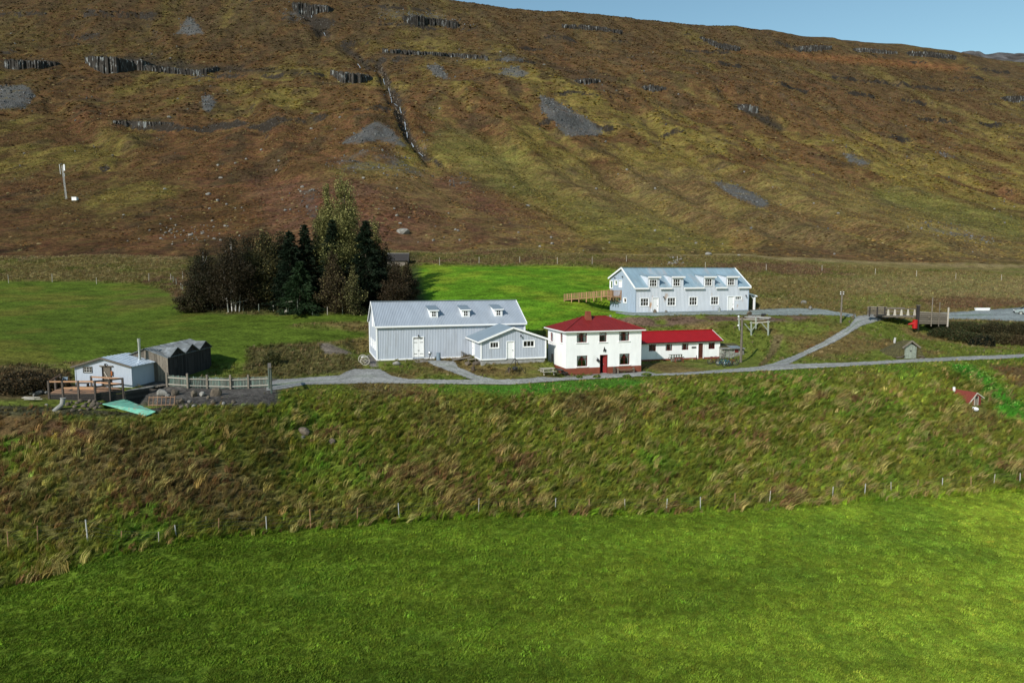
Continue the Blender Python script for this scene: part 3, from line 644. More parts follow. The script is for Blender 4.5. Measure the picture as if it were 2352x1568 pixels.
def scatter(name, X, Y, Z, rot, scl, col, protos, label, cat='grass'):
    N = len(X); me = bpy.data.meshes.new(name); me.vertices.add(N); me.vertices.foreach_set('co', np.stack([X, Y, Z], -1).ravel())
    at_ = me.attributes.new('rot', 'FLOAT_VECTOR', 'POINT'); at_.data.foreach_set('vector', rot.ravel())
    at_ = me.attributes.new('scl', 'FLOAT', 'POINT'); at_.data.foreach_set('value', scl)
    at_ = me.attributes.new('idx', 'INT', 'POINT'); at_.data.foreach_set('value', np.random.RandomState(1).randint(0, len(protos), N).astype(np.int32))
    at_ = me.attributes.new('tint', 'FLOAT_COLOR', 'POINT'); at_.data.foreach_set('color', np.concatenate([col, np.ones((N,1))], 1).ravel())
    o = bpy.data.objects.new(name, me); COL.objects.link(o); o['kind'] = 'stuff'; tag(o, label, cat)
    ng = bpy.data.node_groups.new(name+'_nodes', 'GeometryNodeTree'); ng.interface.new_socket('Geometry', in_out='INPUT', socket_type='NodeSocketGeometry'); ng.interface.new_socket('Geometry', in_out='OUTPUT', socket_type='NodeSocketGeometry')
    n = ng.nodes; l = ng.links; gi = n.new('NodeGroupInput'); go = n.new('NodeGroupOutput'); ip = n.new('GeometryNodeInstanceOnPoints'); jg = n.new('GeometryNodeJoinGeometry')
    for p in protos:
        oi = n.new('GeometryNodeObjectInfo'); oi.inputs['Object'].default_value = p; oi.inputs['As Instance'].default_value = True; l.new(oi.outputs['Geometry'], jg.inputs[0])
    def na(nm, ty):
        q = n.new('GeometryNodeInputNamedAttribute'); q.data_type = ty; q.inputs['Name'].default_value = nm
        return q.outputs['Attribute']
    e2r = n.new('FunctionNodeEulerToRotation'); l.new(na('rot', 'FLOAT_VECTOR'), e2r.inputs[0])
    l.new(gi.outputs[0], ip.inputs['Points']); l.new(jg.outputs[0], ip.inputs['Instance']); ip.inputs['Pick Instance'].default_value = True
    l.new(na('idx', 'INT'), ip.inputs['Instance Index']); l.new(e2r.outputs[0], ip.inputs['Rotation']); l.new(na('scl', 'FLOAT'), ip.inputs['Scale']); l.new(ip.outputs[0], go.inputs[0])
    md = o.modifiers.new('scatter', 'NODES'); md.node_group = ng; return o
rs = np.random.RandomState(5)
NOGRASS = [[(228,936),(286,924),(362,950),(340,960),(300,952)], [(336,934),(336,905),(404,905),(404,932)], [(110,885),(285,885),(285,920),(110,918)], [(270,890),(345,890),(345,935),(290,935)], [(1480,834),(1742,822),(1742,842),(1640,852),(1500,860)], [(2228,905),(2262,900),(2268,954),(2225,954)], [(2150,735)]*3,
 [(2050,800),(2110,800),(2110,832),(2050,832)], [(2185,890),(2200,890),(2200,908),(2185,908)], [(1195,832),(1255,840),(1300,868),(1195,872)], [(110,905),(215,905),(250,945),(120,950)], [(675,975),(718,975),(722,1012),(675,1012)], [(745,1004),(780,1004),(780,1024),(748,1024)]]
def sample(n, x0, x1, y0, y1):
    X = x0+(x1-x0)*rs.rand(n); Y = y0+(y1-y0)*rs.rand(n); Z = H(X, Y); _, k, t = base_h(X, Y); c, s, ro, px, py = paint(X, Y, Z, k, t)
    ok = (px > -140) & (px < 2490)
    for P in SPOLY+NOGRASS: ok &= ~inpoly(px, py, P)
    for (fr_, a0, a1, b0, b1, zz, mg) in PADS:
        lx = (X-fr_.o.x)*fr_.ux.x+(Y-fr_.o.y)*fr_.ux.y; ly = (X-fr_.o.x)*fr_.uy.x+(Y-fr_.o.y)*fr_.uy.y
        ok &= ~((lx > a0+.4) & (lx < a1-.4) & (ly > b0+.1) & (ly < b1-.4))
    return X, Y, Z, k, c, ro, px, py, ok
def jitter(c, v, hue=.12):
    n = len(c); return c*(np.exp(v*rs.randn(n))[:, None])*(1+hue*rs.randn(n, 3))
def rots(n, tilt, spin):
    return np.stack([tilt*rs.randn(n), tilt*rs.randn(n), spin*rs.randn(n)-.35], -1)
# short mown grass of the lower field
short = [blade_mesh('short_grass', 34, .34, .06, .17, .045, .7, s) for s in (1, 2, 3)]
X, Y, Z, k, c, ro, px, py, ok = sample(95000, -58, 66, 31, 66)
ok &= (k <= 2) & (py < 1700)
i = np.where(ok)[0]; q_ = fbm(X[i]/.85, Y[i]/.6, 2, 72); cc = jitter(c[i]*1.42*np.exp(.34*q_)[:,None], .24, .06)
scatter('field_grass', X[i], Y[i], Z[i], rots(len(i), .08, .5), .45+.45*rs.rand(len(i))+.6*np.clip(q_, -.2, 1), np.clip(cc, .004, .6), short, 'short green grass of the mown field below the wire fence')
# tall wind-combed grass on the slope
tall = [blade_mesh('tall_grass', 20, .22, .25, .75, .042, .75, s) for s in (11, 12, 13, 14)]
X, Y, Z, k, c, ro, px, py, ok = sample(86000, -60, 84, 43, 94)
n1 = fbm(X/1.5, Y/1.3, 3, 81); n2 = fbm(X/5, Y/4, 3, 82); edge = (k == 2) & (base_h(X, Y)[2] > .975)
ok &= ((k == 3) & (rs.rand(len(X)) < ro)) | edge | ((k == 4) & (base_h(X, Y)[2] < .02))
i = np.where(ok)[0]; cc = jitter(c[i]*1.5, .30, .10)
cc *= np.exp(.38*fbm(X[i]/1.3, Y[i]/.9, 2, 83))[:,None]; e = rs.rand(len(i)); cc *= np.exp(.42*fbm(X[i]/5.5, Y[i]/4, 3, 84)-.05)[:,None]; straw = (e < .03+.36*sst(.12, .5, n1[i]+.25*n2[i]) + .12*edge[i]); red = (~straw) & (e > .98-.42*sst(.1, .5, n2[i]-.2*(px[i]-900)/1500))
cc[straw] = jitter(np.tile([.37,.30,.12], (straw.sum(), 1)), .25, .06); cc[red] = jitter(np.tile([.21,.125,.062], (red.sum(), 1)), .3, .06)
tt_ = base_h(X[i], Y[i])[2]; gr = (py[i] < 905) & (px[i] > 1050) & (px[i] < 1500); sc_ = .5+.5*rs.rand(len(i))+.75*np.clip(n1[i]+.3*n2[i], 0, 1)+.45*straw*rs.rand(len(i)); sc_[gr] *= .7; top_ = (k[i] == 3)*sst(.72, .97, tt_); sc_ *= 1-.6*top_; sc_[k[i] == 4] *= .35
scatter('slope_grass', X[i], Y[i], Z[i], rots(len(i), .16, .55), sc_, np.clip(cc*np.array([1,1,.85]), .004, .7), tall, 'tall wind-combed green and straw grass covering the slope above the fence')
# rough meadow grass round the buildings and under the hill
mid = [blade_mesh('meadow_grass', 14, .35, .15, .42, .06, .6, s) for s in (21, 22, 23)]
X, Y, Z, k, c, ro, px, py, ok = sample(190000, -135, 150, 66, 172)
ok &= (k >= 4) & (k <= 8) & (rs.rand(len(X)) < ro*1.0)
i = np.where(ok)[0]; cc = jitter(c[i]*1.22, .25, .07); st = rs.rand(len(i)) < .07+.14*sst(0, .4, fbm(X[i]/4, Y[i]/4, 3, 91)); cc[st] = jitter(np.tile([.24,.19,.085], (st.sum(), 1)), .25, .06)
scatter('meadow_grass', X[i], Y[i], Z[i], rots(len(i), .15, .7), .5+.6*rs.rand(len(i)), np.clip(cc, .004, .6), mid, 'dry olive meadow grass on the banks round the farm buildings')

# heath tussocks that give the hillside its grain
def clump_mesh(name, seed, h):
    bm = bmesh.new(); bmesh.ops.create_icosphere(bm, subdivisions=1, radius=1); r_ = random.Random(seed)
    for v in bm.verts: v.co = Vector((v.co.x*(1+.3*r_.gauss(0,1)), v.co.y*.8*(1+.3*r_.gauss(0,1)), v.co.z*h*(1+.3*r_.gauss(0,1))))
    me = bpy.data.meshes.new(name); bm.to_mesh(me); bm.free(); me.materials.append(M['clump']); return bpy.data.objects.new(name, me)
import bmesh
clumps = [clump_mesh('tussock', s_, .38) for s_ in range(4)]
for nm, n_, x_, ya, yb, s0, s1, lb in (('heath_tussocks', 90000, .80, 172, 420, .3, .85, 'brown and olive heath tussocks on the lower hillside'), ('high_heath', 110000, .80, 420, 1050, .6, 1.9, 'dark brown heath and moss hummocks on the upper hillside')):
    Y = np.sqrt(ya**2+(yb**2-ya**2)*rs.rand(n_)); X = (rs.rand(n_)*2-1)*x_*Y; Z = H(X, Y); _, k, t = base_h(X, Y); c, sc_, ro, px, py = paint(X, Y, Z, k, t)
    dn = fbm(X/9, Y/14, 3, 97); i = np.where((k >= 9) & (k <= 13) & (sc_ < .4) & (rs.rand(n_) < .55+1.2*dn))[0]
    cc = jitter(c[i]*1.0*np.array([1.0,1.0,.9]), .24, .04); dk_ = rs.rand(len(i)) < .16; cc[dk_] *= .5; lt = rs.rand(len(i)) < .06; cc[lt] = jitter(np.tile([.165,.13,.055], (lt.sum(), 1)), .25, .05)
    R_ = np.stack([.1*rs.randn(len(i)), .1*rs.randn(len(i)), 6.28*rs.rand(len(i))], -1)
    scatter(nm, X[i], Y[i], Z[i]-.05, R_, s0+(s1-s0)*rs.rand(len(i))**2, np.clip(cc, .004, .5), clumps, lb, 'heath')
# loose stones strewn over the scree fans
stones = [clump_mesh('scree_stone', s_+20, .6) for s_ in range(3)]; n_ = 260000
Y = np.sqrt(200**2+(900**2-200**2)*rs.rand(n_)); X = (rs.rand(n_)*2-1)*.8*Y; _, k, t = base_h(X, Y); Z = H(X, Y); c, sc_, ro, px, py = paint(X, Y, Z, k, t)
i = np.where((k >= 9) & (rs.rand(n_) < sc_*.8+.004))[0]; cc = jitter(np.tile([.085,.085,.082], (len(i),1)), .35, .02)
scatter('scree_stones', X[i], Y[i], Z[i], np.stack([rs.randn(len(i)), rs.randn(len(i)), 6*rs.rand(len(i))], -1), .14+.8*rs.rand(len(i))**5*np.clip(Y[i]/400, .5, 1.6)+.1, np.clip(cc, .01, .4), stones, 'loose grey stones strewn over the scree fans of the hillside', 'stones')
# ------------------------------------------------------------------ buildings
Z3 = (0, 0, 1)
def building(name, label, cat, fr): return thing(name, label, cat, fr.o, fr.a)
def door(parent, o, ux, n, h, leafm, fm=None, name='door', handle=True, dep=.05, label=None):
    o, ux, n = Vector(o), Vector(ux), Vector(n); P = lambda x, z, d=0: o+ux*x+Vector((0,0,z))-n*d; x0, x1, z0, z1 = h
    d = MB(); d.beam(P((x0+x1)/2, z0, dep), P((x0+x1)/2, z1, dep), x1-x0-.01, .05, n); d_ = d.build(name, leafm, parent, label)
    f = MB(); w = .09
    f.beam(P(x0-w, z1+w/2, -.02), P(x1+w, z1+w/2, -.02), .12, w, Z3)
    for x in (x0-w/2, x1+w/2): f.beam(P(x, z0, -.018), P(x, z1, -.018), w, .11, n)
    if fm: f.build('door_frame', fm, d_)
    if handle: MB().beam(P(x1-.2, z0+1.0, dep-.08), P(x1-.06, z0+1.0, dep-.08), .05, .05).build('handle', 'iron', d_)
    return d_
def wall_lamp(parent, o, n, s=1.0):
    o, n = Vector(o), Vector(n); m = MB(); m.beam(o, o+n*.18*s, .05*s, .05*s).tube(o+n*.18*s+Vector((0,0,.06*s)), o+n*.18*s-Vector((0,0,.16*s)), .05*s, .10*s, 8); m.build('wall_lamp', 'iron', parent)

# ---- white farmhouse with the red hipped roof
fr = HOUSE; b = building('farmhouse', 'two-storey white plastered farmhouse with dark red hipped roof and chimney', 'house', fr)
X1 = fr.xz(cp('H', 2195, 1200))[0]; D1 = min(max(fr.yz(cp('H', 145, 1160))[0], 5.5), 7.2); HH = 5.2
f_ = lambda x0, x1, y0, y1: (fr.xz(cp('H', x0, y1))[0], fr.xz(cp('H', x1, y1))[0], fr.xz(cp('H', (x0+x1)/2, y1))[1], fr.xz(cp('H', (x0+x1)/2, y0))[1])
s_ = lambda x0, x1, y0, y1: (fr.yz(cp('H', x1, y1))[0], fr.yz(cp('H', x0, y1))[0], fr.yz(cp('H', (x0+x1)/2, y1))[1], fr.yz(cp('H', (x0+x1)/2, y0))[1])
wf = [f_(780,1005,465,670), f_(1278,1438,452,655), f_(1715,1935,435,635), f_(782,1015,960,1195), f_(1720,1945,915,1155)]
dr = f_(1285, 1455, 940, 1352); dr = (dr[0], dr[1], max(dr[2], .05), dr[3])
ws = [s_(415,470,465,668), s_(197,255,450,640), s_(210,265,915,1145)]
w = MB(); pl = .82
panel(w, (0,0,0), (1,0,0), Z3, (0,-1,0), X1, [(0,HH),(X1,HH)], wf+[dr], z0=pl)
panel(w, (0,0,0), (0,1,0), Z3, (-1,0,0), D1, [(0,HH),(D1,HH)], ws, z0=pl)
panel(w, (X1,0,0), (0,1,0), Z3, (1,0,0), D1, [(0,HH),(D1,HH)], z0=pl); panel(w, (0,D1,0), (1,0,0), Z3, (0,1,0), X1, [(0,HH),(X1,HH)], z0=pl)
for q in wf+[dr]: reveal(w, (0,0,0), (1,0,0), (0,-1,0), q, .14)
for q in ws: reveal(w, (0,0,0), (0,1,0), (-1,0,0), q, .14)
w.build('wall', 'plaster', b)
p = MB(); e = .03
for a0, a1 in ((-e, dr[0]), (dr[1], X1+e)): p.box((a0,-e,-.5), (a1, .2, pl))
p.box((-e,.2,-.5), (.2,D1+e,pl)); p.box((X1-.2,.2,-.5), (X1+e,D1+e,pl)); p.build('plinth', 'redbase', b)
MB().box((-.05,.1,HH-.04),(X1+.05,D1-.1,HH)).build('ceiling', 'interior', b); MB().box((.2,.3,2.5),(X1-.2,D1-.2,2.6)).build('floor', 'interior', b)
for i, q in enumerate(wf): window(b, (0,0,0), (1,0,0), (0,-1,0), q, 1 if i == 1 else 2, 2, 'redframe', fw=.055, dep=.14, curtain=(3,2,3,1,1)[i], sill=True, bar=.66)
for i, q in enumerate(ws): window(b, (0,0,0), (0,1,0), (-1,0,0), q, 1 if i != 0 else 1, 2, 'redframe', fw=.055, dep=.14, curtain=3, sill=True, bar=.66)
# open door: red leaf swung inwards to the right, dark hallway behind
dd = MB(); xm = dr[0]+(dr[1]-dr[0])*.56; dd.beam((dr[1]-.06,.08,(dr[2]+dr[3])/2), (xm,.34,(dr[2]+dr[3])/2), .05, dr[3]-dr[2]-.06); dl = dd.build('door', 'reddoor', b, 'red front door standing open')
q = MB()
for x in (dr[0]+.04, dr[1]-.03): q.beam((x,.05,dr[2]), (x,.05,dr[3]), .07, .1, (0,1,0))
q.beam((dr[0],.05,dr[3]-.04), (dr[1],.05,dr[3]-.04), .1, .07); q.build('door_frame', 'redframe', dl)
MB().box((xm+.02,.26,1.05),(xm+.1,.30,1.2)).build('handle', 'steel', dl)
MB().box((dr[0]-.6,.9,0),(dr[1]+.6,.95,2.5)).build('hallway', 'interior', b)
MB().box((dr[0]-.15,-.35,-.2),(dr[1]+.1,-.03,dr[2]-.01)).build('door_step', 'concrete', b)
ov = .38; zr = HH+1.47; rx0, rx1, ry = X1*.335, X1*.66, D1/2
E = [Vector(v) for v in ((-ov,-ov,HH), (X1+ov,-ov,HH), (X1+ov,D1+ov,HH), (-ov,D1+ov,HH))]; A_, B_ = Vector((rx0,ry,zr)), Vector((rx1,ry,zr))
rf = MB(); k = Vector((0,0,.06))
for pl_ in ((E[0],E[1],B_,A_), (E[1],E[2],B_), (E[2],E[3],A_,B_), (E[3],E[0],A_)): rf.poly(*[v+k for v in pl_]); rf.poly(*[v for v in pl_][::-1])
# standing ribs of the sheet metal
for i in range(1, 26):
    x = -ov+(X1+2*ov)*i/26; t = min(1, (x+ov)/(rx0+ov), (X1+ov-x)/(X1+ov-rx1)); rf.beam((x,-ov,HH+.075), (x,-ov+(ry+ov)*t,HH+.075+(zr-HH)*t), .03, .03)
for i in range(1, 18):
    y = -ov+(D1+2*ov)*i/18; t = min(1, (y+ov)/(ry+ov), (D1+ov-y)/(ry+ov)); rf.beam((-ov,y,HH+.075), (-ov+(rx0+ov)*t,y,HH+.075+(zr-HH)*t), .03, .03)
ro = rf.build('roof', 'redroof', b)
rd = MB(); rd.beam(E[0]+k*1.5, A_+k*1.5, .14, .07); rd.beam(E[1]+k*1.5, B_+k*1.5, .14, .07); rd.beam(A_+k*1.5, B_+k*1.5, .16, .08); rd.build('ridge_cap', 'redroof', ro)
g_ = MB()
for i in range(4): g_.beam(E[i]-Vector((0,0,.02)), E[(i+1)%4]-Vector((0,0,.02)), .10, .12)
g_.build('gutter', 'white', ro)
so = MB()
for i in range(4):
    c0 = [Vector(v) for v in ((0,0,HH-.1),(X1,0,HH-.1),(X1,D1,HH-.1),(0,D1,HH-.1))]; so.poly(E[i]-Vector((0,0,.08)), E[(i+1)%4]-Vector((0,0,.08)), c0[(i+1)%4], c0[i])
so.build('soffit', 'white', ro)
cx = fr.xz(cp('H', 1035, 200), D1*.38)[0]; cy = D1*.40
c_ = MB(); v0 = Vector((cx, cy, HH+.9))
def frus(m, c, a0, b0, a1, b1, h):
    c = Vector(c); L = [c+Vector((sx*a0/2, sy*b0/2, 0)) for sx, sy in ((-1,-1),(1,-1),(1,1),(-1,1))]; U = [c+Vector((sx*a1/2, sy*b1/2, h)) for sx, sy in ((-1,-1),(1,-1),(1,1),(-1,1))]
    for i in range(4): m.poly(L[i], L[(i+1)%4], U[(i+1)%4], U[i])
    m.poly(*U)
frus(c_, v0, .80, .75, .52, .52, 1.25); frus(c_, v0+Vector((0,0,1.25)), .56, .56, .5, .5, .06); c_.build('chimney', 'redbase', ro)
MB().tube((rx1+.9, ry+.6, zr-.5), (rx1+.9, ry+.6, zr+.12), .16, n=10).build('vent', 'steel', ro)
# wrought ornament over the door and the lantern beside it
o0 = fr.xz(cp('H', 1395, 830)); s = .0054; pts = [(1385,760),(1402,800),(1408,815),(1436,835),(1424,858),(1420,893),(1405,880),(1396,848),(1386,852),(1380,885),(1366,870),(1364,838),(1378,815)]
q = MB(); pf = [(fr.xz(cp('H', a, c))[0], fr.xz(cp('H', a, c))[1]) for a, c in pts]
q.poly(*[(x, -.05, z) for x, z in pf]); q.poly(*[(x, -.02, z) for x, z in pf][::-1])
for i in range(len(pf)): a, c = pf[i], pf[(i+1) % len(pf)]; q.poly((a[0],-.05,a[1]), (c[0],-.05,c[1]), (c[0],-.02,c[1]), (a[0],-.02,a[1]))
tag(q.build('wall_ornament', 'iron'), 'dark wrought metal figure fixed to the white wall above the open door', 'ornament'); q = bpy.data.objects['wall_ornament']; q.location = fr.o; q.rotation_euler = (0,0,fr.a)
lx, lz = fr.xz(cp('H', 1240, 1060)); t = thing('hanging_lantern', 'dark lantern hanging tilted on the white wall left of the front door', 'lantern', fr.w(lx, -.16, lz), fr.a)
MB().beam((-.12,0,.12),(.12,0,-.14),.24,.28,(.7,0,.7)).build('lantern_body', 'iron', t); MB().ring((-.1,0,.26),(0,1,0),.07,.012,12,4).build('handle', 'iron', t); MB().beam((-.1,.16,.30),(-.1,0,.30),.03,.03).build('bracket', 'iron', t)
# flagstones in front
xx = -.2; i = 0
while xx < X1+.4:
    L_ = random.uniform(.5, 1.1); mb = MB(); d0 = random.uniform(.45, .75); mb.box((xx,-.12-d0,-.25),(xx+L_-.04,-.10,random.uniform(.0,.05)))
    st_ = mb.build('paving_stone', 'rock'); tag(st_, 'flat grey stone slab laid along the foot of the farmhouse front wall', 'paving stone', 'stone slabs along the farmhouse front'); st_.location = fr.o; st_.rotation_euler = (0,0,fr.a); xx += L_

# ---- long low white wing with the bright red roof
fr = WING; b = building('bungalow', 'long low white bungalow with bright red roof and brown door', 'house', fr)
lf = -1.25; LR = fr.xz(cp('L', 1500, 755))[0]; WD = 5.0; HW = 2.42
c3 = lambda x0, x1, y0, y1: (fr.xz(cp('L', x0, y1))[0]-lf, fr.xz(cp('L', x1, y1))[0]-lf, fr.xz(cp('L', (x0+x1)/2, y1))[1], fr.xz(cp('L', (x0+x1)/2, y0))[1])
wl = [c3(250,375,525,640), c3(545,660,518,632), c3(830,947,508,618), c3(1302,1412,492,602)]; dr = c3(1115,1200,503,758); dr = (dr[0], dr[1], .02, dr[3])
w = MB(); LT = LR-lf
panel(w, (lf,0,0), (1,0,0), Z3, (0,-1,0), LT, [(0,HW),(LT,HW)], wl+[dr], z0=-.3)
for q in wl+[dr]: reveal(w, (lf,0,0), (1,0,0), (0,-1,0), q, .12)
gt = [(0,HW),(WD/2,HW+1.12),(WD,HW)]
panel(w, (lf,0,0), (0,1,0), Z3, (-1,0,0), WD, gt, z0=-.3); panel(w, (LR,0,0), (0,1,0), Z3, (1,0,0), WD, gt, z0=-.3); panel(w, (lf,WD,0), (1,0,0), Z3, (0,1,0), LT, [(0,HW),(LT,HW)], z0=-.3)
w.build('wall', 'plaster', b)
MB().box((lf-.02,-.03,-.35),(LR+.03,.1,.17)).build('plinth', 'redbase', b)
for i, q in enumerate(wl): window(b, (lf,0,0), (1,0,0), (0,-1,0), q, 3, 1, 'redframe', fw=.055, dep=.11, curtain=(0,3,3,0)[i])
door(b, (lf,0,0), (1,0,0), (0,-1,0), dr, 'browndoor', 'plaster')
rf = MB(); ov = .3; sl = 1.12/(WD/2)
y0, z0 = -ov, HW-ov*sl+.08; yr, zr = WD/2, HW+1.2
for (ya, za, yb, zb) in ((y0,z0,yr,zr), (WD+ov,z0,yr,zr)):
    rf.slab((lf-.05,ya,za), (LR+.28,ya,za), (LR+.28,yb,zb), (lf-.05,yb,zb), .05 if ya < yb else -.05)
for i in range(1, 40): x = lf-.05+(LT+.33)*i/40; rf.beam((x,y0,z0+.015), (x,yr,zr+.015), .03, .03)
ro = rf.build('roof', 'redroof2', b); MB().beam((lf-.05,yr,zr+.02),(LR+.28,yr,zr+.02),.24,.05).build('ridge_cap', 'redroof2', ro)
MB().beam((lf-.05,y0-.03,z0-.07),(LR+.28,y0-.03,z0-.07),.1,.12).build('gutter', 'iron', ro)
for zb in (1, -1):
    pass
fg = MB(); fg.beam((LR+.29,y0,z0-.05),(LR+.29,yr,zr-.05),.05,.14); fg.beam((LR+.29,WD+ov,z0-.05),(LR+.29,yr,zr-.05),.05,.14); fg.build('bargeboard', 'white', ro)
sx, sz = fr.xz(cp('L', 1044, 575)); q = MB().box((-.31,-.05,-.1),(.31,-.01,.1)).box((-.36,-.04,-.05),(.36,-.015,.05)); sg = q.build('wall_sign', 'iron'); sg.location = fr.w(sx, 0, sz); sg.rotation_euler = (0,0,fr.a); tag(sg, 'small dark name board on the white bungalow wall left of the brown door', 'sign')

# ---- large grey-blue barn
fr = BARN; b = building('barn', 'large pale grey-blue corrugated barn with three small dormers', 'barn', fr)
LB = fr.xz((1209.9, 738))[0]-.3; WB = 9.0; HB = 4.2; RB = 2.62; sl = RB/(WB/2)
cB = lambda x0, x1, y0, y1: (fr.xz(cp('B', x0, y1))[0], fr.xz(cp('B', x1, y1))[0], fr.xz(cp('B', (x0+x1)/2, y1))[1], fr.xz(cp('B', (x0+x1)/2, y0))[1])
dr = cB(655, 752, 562, 752)
w = MB(); RIB = .2
panel(w, (0,0,0), (1,0,0), Z3, (0,-1,0), LB, [(0,HB),(LB,HB)], [dr], RIB, .028); panel(w, (0,WB,0), (1,0,0), Z3, (0,1,0), LB, [(0,HB),(LB,HB)], (), .6, .02)
sB = lambda x0, x1, y0, y1: (fr.yz(cp('B', x1, y1))[0], fr.yz(cp('B', x0, y1))[0], fr.yz(cp('B', (x0+x1)/2, y1))[1], fr.yz(cp('B', (x0+x1)/2, y0))[1])
gt = [(0,HB),(WB/2,HB+RB),(WB,HB)]
wsd = [(3.6,4.8,3.9,5.3), (1.2,2.2,1.15,2.1), (3.6,4.6,1.15,2.1), (6.2,7.2,1.15,2.1)]
panel(w, (0,0,0), (0,1,0), Z3, (-1,0,0), WB, gt, wsd, RIB, .02); panel(w, (LB,0,0), (0,1,0), Z3, (1,0,0), WB, gt, (), RIB, .02)
w.build('wall', 'blue', b)
MB().box((.08,.06,-.7),(LB-.08,.3,.0)).box((.08,.3,-.7),(.3,WB-.1,.0)).box((LB-.3,.3,-.7),(LB-.08,WB-.1,0)).build('plinth', 'concrete', b)
for q in wsd: window(b, (0,0,0), (0,1,0), (-1,0,0), q, 2, 1, 'white', dep=.06, trim=.1)
t = MB(); tw = .16
t.box((-.09,-.09,-.04),(.09,.09,HB)); t.box((LB-.09,-.09,-.04),(LB+.09,.09,HB)); t.box((-.09,WB-.09,-.04),(.09,WB+.09,HB))
for a0, a1 in ((.09, dr[0]-.1), (dr[1]+.1, LB-.09)): t.box((a0,-.08,-.06),(a1,-.01,.10))
t.box((-.08,.09,-.06),(-.01,WB-.09,.10)); t.build('corner_boards', 'white', b)
# double door with glazed transom
xm = (dr[0]+dr[1])/2; zt = dr[3]-.2
for k_, (a0, a1) in enumerate(((dr[0]+.02, xm-.01), (xm+.01, dr[1]-.02))):
    dl = MB().box((a0,-.04,dr[2]),(a1,.01,zt-.04)).build('door_leaf', 'white', b); h_ = MB()
    xa = dr[0]+.03 if k_ == 0 else dr[1]-.03; sg = 1 if k_ == 0 else -1
    for z in (dr[2]+.4, zt-.4): MB().beam((xa,-.06,z),(xa+sg*.42,-.06,z),.03,.045).build('hinge', 'iron', dl)
    if k_ == 0: MB().beam((xm-.1,-.08,1.05),(xm+.12,-.08,1.05),.04,.05).build('handle', 'iron', dl)
window(b, (0,0,0), (1,0,0), (0,-1,0), (dr[0],dr[1],zt,dr[3]), 3, 1, 'white', fw=.05, dep=.06)
f = MB(); f.beam((dr[0]-.1,-.07,dr[3]+.05),(dr[1]+.1,-.07,dr[3]+.05),.1,.1)
for x in (dr[0]-.05, dr[1]+.05): f.box((x-.05,-.11,dr[2]-.03),(x+.05,-.01,dr[3]))
f.build('door_frame', 'white', b); wall_lamp(b, (xm,-.05,dr[3]+.28), (0,-1,0), 1.1)
rf = MB(); ov = .3; y0, z0 = -ov, HB-ov*sl+.10; yr, zr = WB/2, HB+RB+.10; xl, xr = -.22, LB+.22
nv = Vector((0,-sl,1)).normalized(); nb = Vector((0,sl,1)).normalized(); SL = math.hypot(yr-y0, zr-z0)
rf.slab((xl,y0,z0),(xr,y0,z0),(xr,yr,zr),(xl,yr,zr),.06); rf.slab((xr,WB+ov,z0),(xl,WB+ov,z0),(xl,yr,zr),(xr,yr,zr),.06)
panel(rf, (xl,y0,z0+.01), (1,0,0), Vector((0,yr-y0,zr-z0)).normalized(), nv, xr-xl, [(0,SL),(xr-xl,SL)], (), .2, .035)
panel(rf, (xl,WB+ov,z0+.01), (1,0,0), Vector((0,yr-WB-ov,zr-z0)).normalized(), nb, xr-xl, [(0,SL),(xr-xl,SL)], (), .4, .03)
ro = rf.build('roof', 'blueroof', b)
MB().beam((xl,yr,zr+.06),(xr,yr,zr+.06),.3,.05).build('ridge_cap', 'greyroof', ro)
fb = MB(); fb.beam((xl,y0-.03,z0-.06),(xr,y0-.03,z0-.06),.06,.2)
for x in (xl, xr):
    fb.beam((x,y0,z0-.02),(x,yr,zr-.02),.07,.24,nv); fb.beam((x,WB+ov,z0-.02),(x,yr,zr-.02),.07,.24,nb)
fb.build('bargeboard', 'white', ro)
